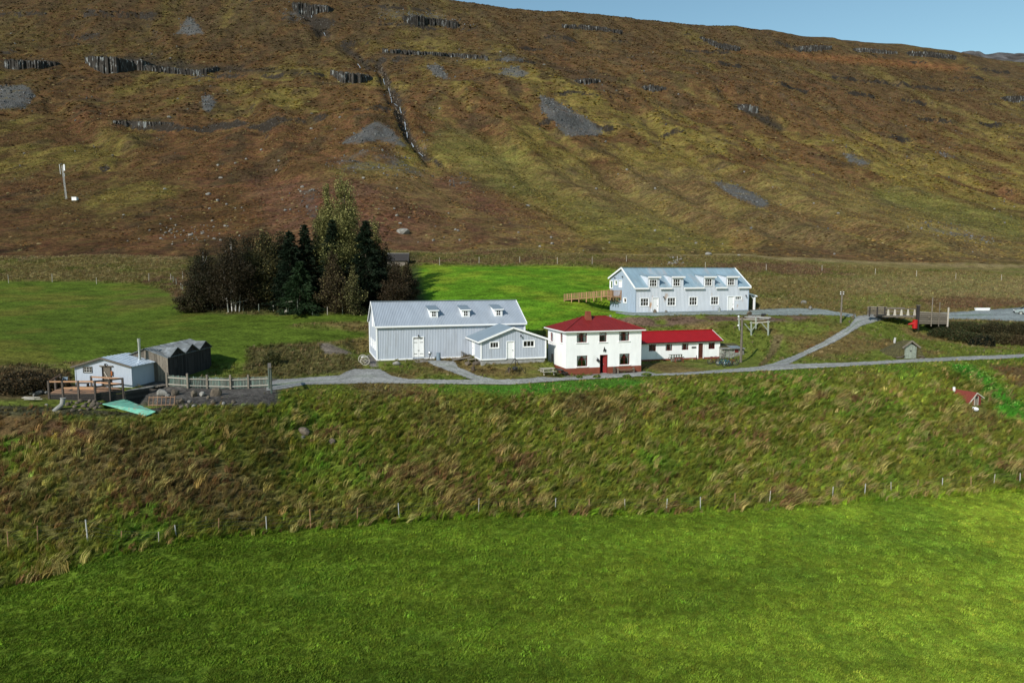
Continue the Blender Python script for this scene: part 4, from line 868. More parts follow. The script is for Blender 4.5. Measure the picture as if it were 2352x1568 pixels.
for (x0_, x1_, yt, yb) in ((815,895,332,398), (1128,1206,325,388), (1448,1526,318,380)):
    dy = 1.15; za = HB+dy*sl+.1; xa, zz = fr.xz(cp('B', x0_, yb), dy); xb = fr.xz(cp('B', x1_, yb), dy)[0]; xa, xb = min(xa, xb), max(xa, xb); zt = za+.95; ybk = dy+(zt+.05-za)/(sl-.18)
    d = MB(); wo = (xa+.22, xb-.22, .22, .82)
    panel(d, (xa,dy,za-.15+.0), (1,0,0), Z3, (0,-1,0), xb-xa, [(0,zt-za+.15),(xb-xa,zt-za+.15)], [(.24,xb-xa-.24,.3,.95)])
    for x in (xa, xb): d.poly((x,dy,za-.12),(x,dy,zt),(x,ybk,zt+(ybk-dy)*.18),(x,ybk,za+(ybk-dy)*sl))
    do = d.build('dormer', 'white', b)
    s2 = MB(); s2.slab((xa-.12,dy-.15,zt+.02),(xb+.12,dy-.15,zt+.02),(xb+.12,ybk+.1,zt+.07+(ybk-dy)*.18),(xa-.12,ybk+.1,zt+.07+(ybk-dy)*.18),.06)
    for k in range(7): x = xa-.1+(xb-xa+.2)*k/6; s2.beam((x,dy-.15,zt+.04),(x,ybk+.1,zt+.09+(ybk-dy)*.18),.04,.04)
    s2.build('dormer_roof', 'greyroof', do)
    MB().beam((xa-.14,dy-.17,zt-.03),(xb+.14,dy-.17,zt-.03),.05,.13).build('fascia', 'white', do)
    f = MB(); a0, a1, c0, c1 = xa+.24, xb-.24, za+.15, za+.80; xm2 = (a0+a1)/2; zm = (c0+c1)/2
    f.beam((xm2,dy-.01,c0),(xm2,dy-.01,c1),.05,.04,(0,1,0)); f.beam((a0,dy-.012,zm),(a1,dy-.012,zm),.04,.05)
    for x in (a0, a1): f.beam((x,dy-.02,c0-.05),(x,dy-.02,c1+.05),.07,.05,(0,1,0))
    for z in (c0, c1): f.beam((a0,dy-.022,z),(a1,dy-.022,z),.05,.07)
    f.build('window', 'white', do); MB().poly((a0,dy+.03,c0),(a1,dy+.03,c0),(a1,dy+.03,c1),(a0,dy+.03,c1)).build('pane', 'glass', do)
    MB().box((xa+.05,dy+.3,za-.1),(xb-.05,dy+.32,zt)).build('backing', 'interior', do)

# ---- gabled extension in front of the barn
fr = ANNEX; b = building('barn_extension', 'low pale blue gabled extension joined to the front of the big barn', 'barn', fr)
LA = fr.xz((1252.8, 820.6))[0]; DA = 6.3; HA = 2.2; ax = fr.xz(cp('B', 1628, 470))[0]; az = fr.xz(cp('B', 1628, 470))[1]; HR = fr.xz(cp('B', 1948, 575))[1]; HL = fr.xz(cp('B', 1318, 600))[1]
cA = lambda x0, x1, y0, y1: (fr.xz(cp('B', x0, y1))[0], fr.xz(cp('B', x1, y1))[0], fr.xz(cp('B', (x0+x1)/2, y1))[1], fr.xz(cp('B', (x0+x1)/2, y0))[1])
wn_ = [cA(1408,1488,610,663), cA(1733,1837,596,652)]; dr = cA(1572,1637,604,768); dr = (dr[0], dr[1], max(dr[2],-.05), dr[3])
w = MB(); gt = [(0,HL),(ax,az),(LA,HR)]
panel(w, (0,0,0), (1,0,0), Z3, (0,-1,0), LA, gt, wn_+[dr], RIB, .028)
dsd = (3.2, 4.15, .0, 2.0)
panel(w, (0,0,0), (0,1,0), Z3, (-1,0,0), DA, [(0,HL),(DA,HL)], [dsd], RIB, .02); panel(w, (LA,0,0), (0,1,0), Z3, (1,0,0), DA, [(0,HR),(DA,HR)], (), RIB, .02)
w.build('wall', 'blue', b)
MB().box((.08,.06,-.95),(LA-.06,.3,0)).box((LA-.3,.3,-.95),(LA-.06,DA,0)).box((.08,.3,-.95),(.3,DA,0)).build('plinth', 'concrete', b)
for q in wn_: window(b, (0,0,0), (1,0,0), (0,-1,0), q, 3, 1, 'white', dep=.06, trim=.1, curtain=0)
door(b, (0,0,0), (1,0,0), (0,-1,0), dr, 'white', 'white'); door(b, (0,0,0), (0,1,0), (-1,0,0), dsd, 'white', 'white')
t = MB(); t.box((-.08,-.08,-.04),(.08,.08,HL)); t.box((LA-.08,-.08,-.04),(LA+.08,.08,HR))
for a0, a1 in ((.08, dr[0]-.1), (dr[1]+.1, LA-.08)): t.box((a0,-.075,-.06),(a1,-.01,.10))
t.box((-.075,.08,-.06),(-.01,3.0,.10)); t.build('corner_boards', 'white', b)
rf = MB()
for (xa, za, xb, zb, sg) in ((-.35, HL-.35*(az-HL)/ax+.1, ax, az+.1, 1), (LA+.32, HR-.32*(az-HR)/(LA-ax)+.1, ax, az+.1, -1)):
    rf.slab((xa,DA,za),(xa,-.3,za),(xb,-.3,zb),(xb,DA,zb),.06*sg)
    d = Vector((xb-xa,0,zb-za)); L_ = d.length; nn = Vector((-d.z,0,d.x))*(1 if d.x > 0 else -1)
    panel(rf, (xa,-.3,za+.01), (0,1,0), d.normalized(), nn.normalized(), DA+.3, [(0,L_),(DA+.3,L_)], (), .2, .035)
ro = rf.build('roof', 'greyroof', b)
fb = MB(); zl = HL-.35*(az-HL)/ax; zr_ = HR-.32*(az-HR)/(LA-ax)
fb.beam((-.37,-.32,zl+.05),(ax,-.32,az+.06),.07,.22,(0,0,1)); fb.beam((LA+.34,-.32,zr_+.05),(ax,-.32,az+.06),.07,.22,(0,0,1)); fb.beam((-.38,-.3,zl+.02),(-.38,DA,zl+.02),.06,.16); fb.build('bargeboard', 'white', ro)
lx, lz = fr.xz(cp('B', 1702, 540)); wall_lamp(b, (lx,-.05,lz), (0,-1,0), 1.1); wall_lamp(b, (lx+.05,-.05,lz+.45), (0,-1,0), .7)

# ---- upper guest house
fr = UPPER; b = building('guest_house', 'long weathered pale guest house on the upper terrace with four wall dormers', 'house', fr)
LU = fr.xz((1717.5, 712.6))[0]; WU = 7.9; HU = 3.9; RU = 2.85; HK = 5.2; sf = RU/(WU/2); sb = (HU+RU-HK)/(WU/2)
cU = lambda x0, x1, y0, y1: (fr.xz(cp('U', x0, y1))[0], fr.xz(cp('U', x1, y1))[0], fr.xz(cp('U', (x0+x1)/2, y1))[1], fr.xz(cp('U', (x0+x1)/2, y0))[1])
sU = lambda x0, x1, y0, y1: (fr.yz(cp('U', x1, y1))[0], fr.yz(cp('U', x0, y1))[0], fr.yz(cp('U', (x0+x1)/2, y1))[1], fr.yz(cp('U', (x0+x1)/2, y0))[1])
wl = [cU(757,827,420,487), cU(994,1063,415,483), cU(1187,1254,410,480), cU(1377,1442,407,475)]; wsm = cU(1593,1645,404,430)
d1, d2 = cU(860,910,417,545), cU(1525,1576,404,524); d1 = (d1[0],d1[1],.02,d1[3]); d2 = (d2[0],d2[1],.02,d2[3])
w = MB(); panel(w, (0,0,0), (1,0,0), Z3, (0,-1,0), LU, [(0,HU),(LU,HU)], wl+[wsm,d1,d2], .25, .028)
panel(w, (LU,0,0), (0,1,0), Z3, (1,0,0), WU, [(0,HU),(WU/2,HU+RU),(WU,HK)], (), .25, .03); panel(w, (0,WU,0), (1,0,0), Z3, (0,1,0), LU, [(0,HK),(LU,HK)], (), .8, .02)
w.build('wall', 'palewall', b)
gw = [sU(490,510,267,328), sU(531,551,264,298), sU(608,632,419,455), sU(541,560,420,455)]; gd = sU(570,594,262,325)
w = MB(); panel(w, (0,0,0), (0,1,0), Z3, (-1,0,0), WU, [(0,HU),(WU/2,HU+RU),(WU,HK)], gw+[gd]); w.build('gable_wall', 'gable', b)
for y in np.arange(.5, WU, .5):
    z = HU+min(y, WU/2)*sf-max(0, y-WU/2)*sb
    if not any(q[0]-.05 < y < q[1]+.05 for q in gw+[gd]): MB().box((-.03,y-.03,0),(0,y+.03,z-.05)).build('batten', 'gable', b)
for q in gw: window(b, (0,0,0), (0,1,0), (-1,0,0), q, 1, 1, 'white', dep=.05, trim=.12)
for q in wl: window(b, (0,0,0), (1,0,0), (0,-1,0), q, 3, 3 if False else 2, 'white', fw=.07, dep=.05, trim=.11, curtain=0)
window(b, (0,0,0), (1,0,0), (0,-1,0), wsm, 3, 1, 'white', fw=.06, dep=.05, trim=.1, curtain=3)
for q in (d1, d2): door(b, (0,0,0), (1,0,0), (0,-1,0), q, 'white', 'white')
door(b, (0,0,0), (0,1,0), (-1,0,0), gd, 'white', 'white')
lx, lz = fr.xz(cp('U', 955, 405)); wall_lamp(b, (lx,-.05,lz), (0,-1,0), 1.2); lx, lz = fr.xz(cp('U', 1680, 392)); wall_lamp(b, (lx,-.05,lz), (0,-1,0), 1.2)
ly, lz = fr.yz(cp('U', 537, 236)); wall_lamp(b, (-.02,ly,lz), (-1,0,0), 1); ly, lz = fr.yz(cp('U', 605, 225)); wall_lamp(b, (-.02,ly,lz), (-1,0,0), 1)
t = MB(); t.box((-.07,-.07,-.03),(.07,.06,HU)); t.box((LU-.07,-.07,-.03),(LU+.07,.07,HU)); t.box((.07,-.06,-.03),(LU-.07,-.01,.10)); t.build('corner_boards', 'gable', b)
ov = .3; xl, xr = -.28, LU+.28; yr, zr = WU/2, HU+RU+.12; y0, z0 = -ov, HU-ov*sf+.12; yk, zk = WU+ov, HK-ov*sb+.12
dms = []
for (x0_, x1_, yt, yb) in ((822,922,236,322), (1030,1135,232,318), (1312,1412,230,316), (1512,1612,226,312)):
    q = cU(x0_, x1_, yt, yb); dms.append((q[0], q[1]))
rf = MB(); nv = Vector((0,-sf,1)).normalized()
segs = []; xc = xl
for a0, a1 in dms: segs.append((xc, a0)); xc = a1
segs.append((xc, xr))
zd = HU+1.62; sd = .12; yd1 = (zd-(HU+.12))/(sf-sd); zd1 = zd+yd1*sd     # where a dormer roof meets the main roof
for a0, a1 in segs: rf.slab((a0,y0,z0),(a1,y0,z0),(a1,yd1,HU+.12+yd1*sf),(a0,yd1,HU+.12+yd1*sf),.06)
rf.slab((xl,yd1,HU+.12+yd1*sf),(xr,yd1,HU+.12+yd1*sf),(xr,yr,zr),(xl,yr,zr),.06); rf.slab((xr,yk,zk),(xl,yk,zk),(xl,yr,zr),(xr,yr,zr),.06)
for i in range(1, 44):
    x = xl+(xr-xl)*i/44; ind = any(a0-.05 < x < a1+.05 for a0, a1 in dms); ya = yd1 if ind else y0; rf.beam((x,ya,HU+.135+ya*sf),(x,yr,zr+.015),.035,.035)
ro = rf.build('roof', 'uroof', b); MB().beam((xl,yr,zr+.03),(xr,yr,zr+.03),.3,.05).build('ridge_cap', 'uroof', ro)
fb = MB()
for a0, a1 in segs: fb.beam((a0,y0-.02,z0-.1),(a1,y0-.02,z0-.1),.08,.26)
for x in (xl, xr): fb.beam((x,y0,z0-.03),(x,yr,zr-.03),.08,.26,nv); fb.beam((x,yk,zk-.03),(x,yr,zr-.03),.08,.26,(0,sb,1))
fb.build('bargeboard', 'white', ro)
for (a0, a1), wq in zip(dms, (cU(834,898,254,316), cU(1042,1103,250,312), cU(1322,1383,248,308), cU(1522,1581,244,305))):
    d = MB(); z_ = HU-.02; hq = (max(wq[0]-a0, .12), min(wq[1]-a0, a1-a0-.12), wq[2]-z_, wq[3]-z_)
    panel(d, (a0,0,z_), (1,0,0), Z3, (0,-1,0), a1-a0, [(0,zd-z_),(a1-a0,zd-z_)], [hq], .25, .028)
    for x in (a0, a1): d.poly((x,0,HU),(x,0,zd),(x,yd1,zd1),(x,yd1,HU+.1+yd1*sf))
    do = d.build('dormer', 'palewall', b)
    f = MB(); c0, c1, e0, e1 = a0+hq[0], a0+hq[1], z_+hq[2], z_+hq[3]
    for x in (c0, c1): f.beam((x,-.06,e0-.1),(x,-.06,e1+.1),.13,.07,(0,1,0))
    for z in (e0, e1): f.beam((c0,-.065,z),(c1,-.065,z),.07,.13)
    for k in (1, 2): x = c0+(c1-c0)*k/3; f.beam((x,-.03,e0),(x,-.03,e1),.05,.04,(0,1,0))
    f.beam((c0,-.032,(e0+e1)/2),(c1,-.032,(e0+e1)/2),.04,.05); f.build('window', 'white', do)
    MB().poly((c0,.03,e0),(c1,.03,e0),(c1,.03,e1),(c0,.03,e1)).build('pane', 'glass', do)
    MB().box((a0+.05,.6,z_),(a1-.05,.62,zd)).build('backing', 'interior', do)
    s2 = MB(); s2.slab((a0-.1,-.25,zd-.03),(a1+.1,-.25,zd-.03),(a1+.1,yd1+.1,zd1+.06),(a0-.1,yd1+.1,zd1+.06),.06)
    for k in range(5): x = a0-.08+(a1-a0+.16)*k/4; s2.beam((x,-.25,zd),(x,yd1+.1,zd1+.09),.035,.035)
    s2.build('dormer_roof', 'uroof', do); MB().beam((a0-.14,-.28,zd-.10),(a1+.14,-.28,zd-.10),.07,.26).build('fascia', 'white', do)
# lean-to porch at the right end
px_, pz_ = fr.xz(cp('U', 1780, 522), 2.5); px_ = max(px_, LU+1.9)
MB().slab((LU+.02,1.0,2.95),(LU+.02,5.2,2.95),(LU+2.6,5.2,2.25),(LU+2.6,1.0,2.25),-.08).build('porch_roof', 'uroof', b)
q = MB(); q.beam((LU+2.6,.95,2.22),(LU+.05,.95,2.92),.07,.22); q.beam((LU+2.6,.95,2.2),(LU+2.6,5.2,2.2),.07,.2); q.build('porch_fascia', 'white', b)
for (y, x) in ((1.15, LU+2.2), (4.9, LU+2.2)):
    MB().box((x-.13,y-.13,-.1),(x+.13,y+.13,2.25)).beam((x,y,1.6),(x-.7,y,2.3),.12,.14).build('porch_post', 'white', b)
MB().box((LU+.1,3.6,0),(LU+.6,4.8,.9)).build('porch_bench', 'dark_shaded_wood', b)
# timber balcony on the gable and its walkway
k_ = thing('timber_walkway', 'brown timber balcony and sloping footbridge with slatted railings on the guest house gable', 'walkway', fr.o, fr.a)
yb0 = fr.yz(cp('U', 590, 395))[0]; zf = fr.yz(cp('U', 530, 403))[1]; yb0, yb1 = max(yb0, 1.2), WU-.1; bw = 1.5
MB().box((-bw,yb0,zf-.12),(-.04,yb1,zf)).build('deck', 'walkwood', k_)
e = fr.o; gl_ = G(*cp('U', 85, 447)); vl = Vector((gl_.x-e.x, gl_.y-e.y, 0)); lx, ly = vl.dot(fr.ux), vl.dot(fr.uy); lz = gl_.z-e.z+.15
A0 = Vector((-bw+.2, yb1-1.9, zf)); A1 = Vector((lx, ly, lz)); dv = (A1-A0); sdv = Vector((-dv.y, dv.x, 0)).normalized(); 
if sdv.y > 0: sdv = -sdv
wk = 1.7
MB().slab(A0, A1, A1-sdv*wk, A0-sdv*wk, .1).build('ramp', 'walkwood', k_)
bal = MB().box((-.03,-.02,0),(.03,.02,1.0)).mesh('baluster'); bal.materials.append(M['walkwood'])
pst = MB().box((-.06,-.06,-.55),(.06,.06,1.08)).mesh('railing_post'); pst.materials.append(M['walkwood'])
def railing(P0, P1, gap=.19, posts=4):
    n_ = int((P1-P0).length/gap); a = math.atan2((P1-P0).y, (P1-P0).x)
    for i in range(n_+1): p = P0.lerp(P1, i/n_); inst(bal, 'baluster', k_, p, (0,0,a))
    for i in range(posts+1): p = P0.lerp(P1, i/posts); inst(pst, 'railing_post', k_, p, (0,0,a))
    MB().beam(P0+Vector((0,0,1.0)), P1+Vector((0,0,1.0)), .1, .06).beam(P0+Vector((0,0,.12)), P1+Vector((0,0,.12)), .05, .08).build('handrail', 'walkwood', k_)
railing(A0+sdv*.02, A1+sdv*.02, posts=6); railing(A0-sdv*(wk+.02), A1-sdv*(wk+.02), .35, 6)
railing(Vector((-bw,yb0,zf)), Vector((-bw,yb1-1.9,zf)), posts=2); railing(Vector((-bw,yb0,zf)), Vector((-.1,yb0,zf)), posts=1)
q = MB()
for y in np.linspace(yb0+.2, yb1-.3, 4): q.beam((-.02,y,zf-.9),(-bw+.2,y,zf-.1),.09,.09)
q.build('bracket', 'walkwood', k_)

# ---- pale shed on the left with its deck, plank barn behind it
fr = SHED; b = building('shed', 'small pale blue shed with low gable roof behind the timber deck', 'shed', fr)
LS = fr.xz(cp('S', 932, 645))[0]; DS = 3.6; ap = fr.xz(cp('S', 670, 378)); hl = fr.xz(cp('S', 436, 450))[1]; hr = fr.xz(cp('S', 928, 448))[1]
cS = lambda x0, x1, y0, y1: (fr.xz(cp('S', x0, y1))[0], fr.xz(cp('S', x1, y1))[0], fr.xz(cp('S', (x0+x1)/2, y1))[1], fr.xz(cp('S', (x0+x1)/2, y0))[1])
wq = cS(505,578,460,507); dq = cS(683,750,460,640); dq = (dq[0],dq[1],.0,dq[3])
w = MB(); gt = [(0,hl),(ap[0],ap[1]),(LS,hr)]
panel(w, (0,0,0), (1,0,0), Z3, (0,-1,0), LS, gt, [wq,dq], .14, .012, z0=-.2)
panel(w, (0,0,0), (0,1,0), Z3, (-1,0,0), DS, [(0,hl),(DS,hl)], (), .14, .012, z0=-.3); panel(w, (LS,0,0), (0,1,0), Z3, (1,0,0), DS, [(0,hr),(DS,hr)], (), .14, .012, z0=-.3)
panel(w, (0,DS,0), (1,0,0), Z3, (0,1,0), LS, gt, (), z0=-.3)
w.build('wall', 'shedwall', b)
window(b, (0,0,0), (1,0,0), (0,-1,0), wq, 3, 2, 'mast', fw=.05, dep=.05, trim=.05, tm='dark_shaded_wood')
dl = door(b, (0,0,0), (1,0,0), (0,-1,0), dq, 'wood', 'dark_shaded_wood', handle=False, dep=.03)
MB().beam((dq[0]+.15,-.05,1.45),(dq[1]+.0,-.08,.35),.05,.09).build('brace', 'rail', dl); MB().box((dq[0]-.3,-.14,dq[3]+.04),(dq[1]+.3,-.02,dq[3]+.14)).build('lintel', 'wood', dl)
t = MB(); t.box((-.05,-.05,-.2),(.05,.05,hl)); t.box((LS-.05,-.05,-.2),(LS+.05,.05,hr)); t.build('corner_boards', 'shedwall', b)
wall_lamp(b, ((dq[0]+dq[1])/2,-.03,dq[3]+.3), (0,-1,0), 1)
rf = MB(); bk = DS+.2
rf.slab((-.2,bk,hl-.07),(-.2,-.3,hl-.07),(ap[0],-.3,ap[1]+.06),(ap[0],bk,ap[1]+.06),.07); rf.slab((LS+.25,-.3,hr-.07),(LS+.25,bk,hr-.07),(ap[0],bk,ap[1]+.06),(ap[0],-.3,ap[1]+.06),.07)
for i in range(1, 8):
    y = -.3+(bk+.3)*i/8; rf.beam((LS+.25,y,hr-.055),(ap[0],y,ap[1]+.075),.05,.03); rf.beam((-.2,y,hl-.055),(ap[0],y,ap[1]+.075),.05,.03)
ro = rf.build('roof', 'shedroof', b)
q = MB(); q.beam((-.25,-.33,hl-.12),(ap[0],-.33,ap[1]),.07,.15); q.beam((LS+.28,-.33,hr-.12),(ap[0],-.33,ap[1]),.07,.15); q.build('bargeboard', 'wood', ro)
sx, sy = cp('S', 997, 380); fx, fz = fr.xz((sx, sy), DS*.75)
st = MB().tube((fx,DS*.75,hr-.4),(fx,DS*.75,fz+1.62),.12,n=12).build('stove_pipe', 'steel', b); MB().tube((fx,DS*.75,fz+1.62),(fx,DS*.75,fz+1.98),.15,n=12).build('pipe_cap', 'steel', st)
bo = thing('hanging_buoys', 'string of orange floats hanging beside the shed door', 'buoy', fr.w(dq[1]+.18,-.12,1.35), fr.a)
MB().tube((0,0,.3),(0,0,-.25),.012,n=5).build('rope', 'rail', bo)
for z in (.12, -.04, -.2): MB().lathe((0,0,z), [(.03,-.08),(.08,-.04),(.09,0),(.08,.04),(.03,.08)], 8).build('float', 'orange', bo)

fr = DARK; b = building('plank_barn', 'weathered plank barn with three small gables along its side, planks coloured darker for shade', 'barn', fr)
zb = SHED.o.z-fr.o.z; fw_ = 5.0; hd = 10.0; hE = fr.xz(cp('S', 1257, 378))[1]; axx, azz = fr.xz(cp('S', 1040, 298)); azz = max(azz, hE+.7); wl_ = -fw_
# front gable planks
x = 0.0; i = 0
pls = []
while x > wl_:
    wd = .24+.06*random.random(); xa = x-wd
    zt = np.interp((x+xa)/2, [wl_, axx, 0], [hE-.15, azz, hE]); q = MB().box((xa+.008,random.uniform(-.03,.0),zb-.35),(x-.008,.05,zt-.02)); q.build('plank', 'wood', b); x = xa
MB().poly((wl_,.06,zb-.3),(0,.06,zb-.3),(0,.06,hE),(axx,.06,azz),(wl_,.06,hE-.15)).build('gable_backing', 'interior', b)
pk = [(.05, 3.35, 1.7), (3.35, 6.65, 5.0), (6.65, 9.95, 8.3)]; pz = .78
y = 0.0
while y < hd:
    wd = .25+.06*random.random(); yy = y+wd/2; zt = hE
    for a0, a1, c0 in pk:
        if a0 <= yy <= a1: zt = hE+pz*(1-abs(yy-c0)/1.65)
    q = MB().box((-.05,y+.008,zb-.3),(random.uniform(.0,.04),min(y+wd-.008, hd),zt)); q.build('plank', 'dark_shaded_wood', b); y += wd  # side planks darker than the front: shade put into their colour
q = MB()
for zz_ in (zb+.2,): pass
q.box((wl_,.1,zb-.3),(wl_+.05,hd,hE-.15)); q.box((wl_,hd-.05,zb-.3),(0,hd,hE-.1)); q.build('rear_wall', 'dark_shaded_wood', b)
q = MB(); q.box((.045,4.2,zb),(.06,5.6,zb+1.9)); q.box((.04,1.1,zb+1.2),(.06,1.9,zb+2.1)); q.box((.04,7.9,zb+1.2),(.06,8.7,zb+2.1)); q.build('shutter', 'dark_shaded_wood', b)
rf = MB(); rf.slab((.12,-.2,hE+.0),(.12,hd+.1,hE+.0),(axx,hd+.1,azz+.03),(axx,-.2,azz+.03),.05); rf.slab((wl_-.15,hd+.1,hE-.17),(wl_-.15,-.2,hE-.17),(axx,-.2,azz+.03),(axx,hd+.1,azz+.03),.05)
for i in range(1, 34): yy = -.2+(hd+.3)*i/34; rf.beam((.12,yy,hE+.03),(axx,yy,azz+.05),.05,.035)
sr = (azz-hE)/(0-axx)
ro = rf.build('roof', 'tin', b)
for a0, a1, c0 in pk:
    q = MB(); xi = -(pz)/sr
    for (ya, yb_) in ((a0-.02, c0), (a1+.02, c0)):
        p0, p1, p2, p3 = Vector((.25,ya,hE+.02)), Vector((.25,c0,hE+pz+.08)), Vector((xi-.1,c0,hE+pz+.08)), Vector((.0,ya,hE+.05))
        q.slab(p0, p1, p2, p3, .05) if ya > c0 else q.slab(p3, p2, p1, p0, .05)
        for k in range(1, 8):
            t = k/8; a = p0.lerp(p1, t); c = p3.lerp(p2, t); q.beam(a+Vector((0,0,.05)), c+Vector((0,0,.05)), .05, .04)
    q.build('side_gable_roof', 'tin', b)
# ------------------------------------------------------------------ things standing on the ground
import bmesh
def atz(px, py, z):
    dx, dy, dz = ray(px, py); t = z/dz; return Vector((float(dx*t), float(dy*t), z))
def mpp(v): return v.y/F          # metres per measured pixel at that distance
def lump(seed, sub=2, flat=.75, rough=.28):
    bm = bmesh.new(); bmesh.ops.create_icosphere(bm, subdivisions=sub, radius=.5); rs_ = random.Random(seed); ax = Vector((rs_.random()*9, rs_.random()*9, 0))
    pl = [(Vector((rs_.gauss(0,1), rs_.gauss(0,1), rs_.gauss(0,.7))).normalized(), rs_.uniform(.28,.46)) for _ in range(9)]
    for v in bm.verts:
        co = v.co.copy()
        for n_, d_ in pl:
            e_ = co.dot(n_)-d_
            if e_ > 0: co -= n_*e_*.85
        v.co = Vector((co.x, co.y*.9, co.z*flat))*(1+rough*.15*rs_.gauss(0,1))
    me = bpy.data.meshes.new('boulder'); bm.to_mesh(me); bm.free(); return me
LUMPS = {}
for mk in ('rock', 'brownrock'):
    LUMPS[mk] = [lump(s, 2) for s in range(6)]
    for me in LUMPS[mk]: me.materials.append(M[mk])
_bi = [0]
def boulder(px, py, w, label, group=None, mk='rock', hs=None, name='boulder', sink=.12):
    g = G(px, py); s = w*mpp(g); _bi[0] += 1
    o = bpy.data.objects.new(name, LUMPS[mk][_bi[0] % 6]); COL.objects.link(o); h = (hs or random.uniform(.7, 1.05))*s
    o.location = g+Vector((0, s*.25, h*.36-sink*h)); o.scale = (s, s*random.uniform(.7,1), h/.75); o.rotation_euler = (random.uniform(-.2,.2), random.uniform(-.2,.2), random.uniform(0,6.3))
    return tag(o, label, 'boulder', group)
# ---- deck in front of the shed
FL, FR_, BR = atz(112.7,903.2,-11.2), atz(218.8,902.5,-11.2), atz(282.6,895.4,-11.2); BL = SHED.w(-1.5,-.08); BL.z = -11.2
dk = thing('deck', 'raised timber deck with dark posts and orange rails in front of the pale shed', 'deck', FL)
L0 = lambda v: v-FL
for i in range(11):
    a, c = FL.lerp(BL, i/11), FL.lerp(BL, (i+.93)/11); e, f = FR_.lerp(BR, i/11), FR_.lerp(BR, (i+.93)/11)
    if i > 8: e, f = BR.lerp(SHED.w(4.3,-.08), .3*(i-8)), BR.lerp(SHED.w(4.3,-.08), .3*(i-7)); e.z = f.z = -11.2
    MB().slab(L0(a), L0(e), L0(f), L0(c), .05).build('deck_board', 'freshwood' if i % 3 else 'brownwood', dk)
sk = MB()
for a, c, d in ((FL, FR_, 1.1), (FR_, BR, 1.6), (FL, BL, .9)):
    for j in range(5): sk.beam(L0(a)-Vector((0,0,.14+j*d/5)), L0(c)-Vector((0,0,.14+j*d/5)), .05, d/5-.03)
sk.build('skirting', 'dark_shaded_wood', dk)
def dpost(v, h=1.18, m='deckpost'): MB().box((v.x-.075,v.y-.075,v.z-.9),(v.x+.075,v.y+.075,v.z+h)).build('post', m, dk)
F1, F2 = FL.lerp(FR_, .47*.49), FL.lerp(FR_, .5); pA = [L0(FL), L0(FL.lerp(FR_, .30)), L0(FL.lerp(FR_, .64)), L0(FR_), L0(FR_.lerp(BR, .52)), L0(BR)]
for v in pA: dpost(v)
S1_, S2_ = SHED.w(2.35,-.9)-FL, SHED.w(-1.5,-.2)-FL; S1_.z = S2_.z = 0
dpost(S1_); dpost(S2_); dpost(L0(FL.lerp(BL, .5)))
u_ = Vector((0,0,1.1)); m_ = Vector((0,0,.58))
rl = lambda a, c, k, m='freshwood': MB().beam(a+k, c+k, .05, .14).build('rail', m, dk)
rl(pA[0], pA[1], u_); rl(pA[1], pA[3], u_); rl(pA[3], pA[5], u_, 'deckpost'); rl(pA[3], pA[5], m_, 'deckpost'); rl(pA[1], pA[3], Vector((0,0,.5))); rl(S1_, pA[5], u_); rl(S1_, pA[5], m_); rl(pA[0], S2_, u_, 'brownwood')
# chair, low table on the deck
c_ = thing('deck_chair', 'pale folding chair standing on the deck beside the shed corner', 'chair', SHED.w(-.75,-.7)); c_.location.z = -11.2
for sx in (-.22, .22): MB().beam((sx,-.25,0),(sx,.3,.95),.04,.04).beam((sx,.25,0),(sx,-.25,.5),.04,.04).build('side_frame', 'bluedoor', c_)
MB().box((-.24,-.25,.42),(.24,.22,.46)).build('seat', 'steel', c_); MB().beam((-.22,.28,.8),(.22,.28,.8),.03,.3).build('backrest', 'bluedoor', c_)
t_ = thing('deck_bench', 'low dark timber bench standing on the deck below the shed window', 'bench', SHED.w(1.3,-.75)); t_.location.z = -11.2
MB().box((-.6,-.18,.40),(.6,.18,.46)).build('seat', 'dark_shaded_wood', t_)
for sx in (-.5, .5): MB().box((sx-.04,-.15,0),(sx+.04,.15,.4)).build('leg', 'dark_shaded_wood', t_)
tt = thing('board_stack', 'short stack of fresh orange boards lying on the deck', 'boards', SHED.w(2.0,-1.5)); tt.location.z = -11.2
for k in range(4): MB().box((-1.0+.1*k,-.25+.03*k,.05*k),(1.1-.07*k,-.02+.04*k,.05*k+.045)).build('board', 'freshwood', tt)
# pit wall, green sheet, rack, pipe, boards
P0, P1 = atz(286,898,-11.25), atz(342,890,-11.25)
rw = thing('retaining_wall', 'board retaining wall coloured near black for shade below the right corner of the deck', 'wall', P0)
for j in range(7): a, c = Vector((0,0,-.15-j*.26)), P1-P0+Vector((0,0,-.15-j*.26)); MB().beam(a, c, .1, .24).build('board', 'dark_shaded_wood', rw)  # near-black boards: shade of the pit put into the colour
MB().slab((0,0,.02), tuple(P1-P0+Vector((0,0,.02))), tuple(P1-P0+Vector((.2,1.1,.05))), (.2,1.1,.05), .12).build('coping', 'rock', rw)
gs = [G(236,933), G(287,929), G(358,952), G(336,958)]; c0 = sum(gs, Vector())/4
q = MB(); pts = [v-c0+Vector((0,0,z)) for v, z in zip(gs, (.25,.55,.30,.15))]; q.slab(*pts, -.06)
for k in range(1, 6): q.beam(pts[0].lerp(pts[3], k/6)+Vector((0,0,.03)), pts[1].lerp(pts[2], k/6)+Vector((0,0,.03)), .03, .03)
o = q.build('painted_sheet', 'green_sheet'); o.location = c0; tag(o, 'flaking turquoise painted sheet lying in the grass below the deck', 'sheet')
a = G(341,932); e = G(400,931); rk = thing('wooden_rack', 'small brown wooden hay rack standing on the stony bank', 'rack', a); d = e-a; h = .82; up = Vector((.0,.25,h))
for k in range(7): p = d*(k/6); MB().tube(p-up*.05, p+up*1.06, .045, n=6).build('rung', 'brownwood', rk)
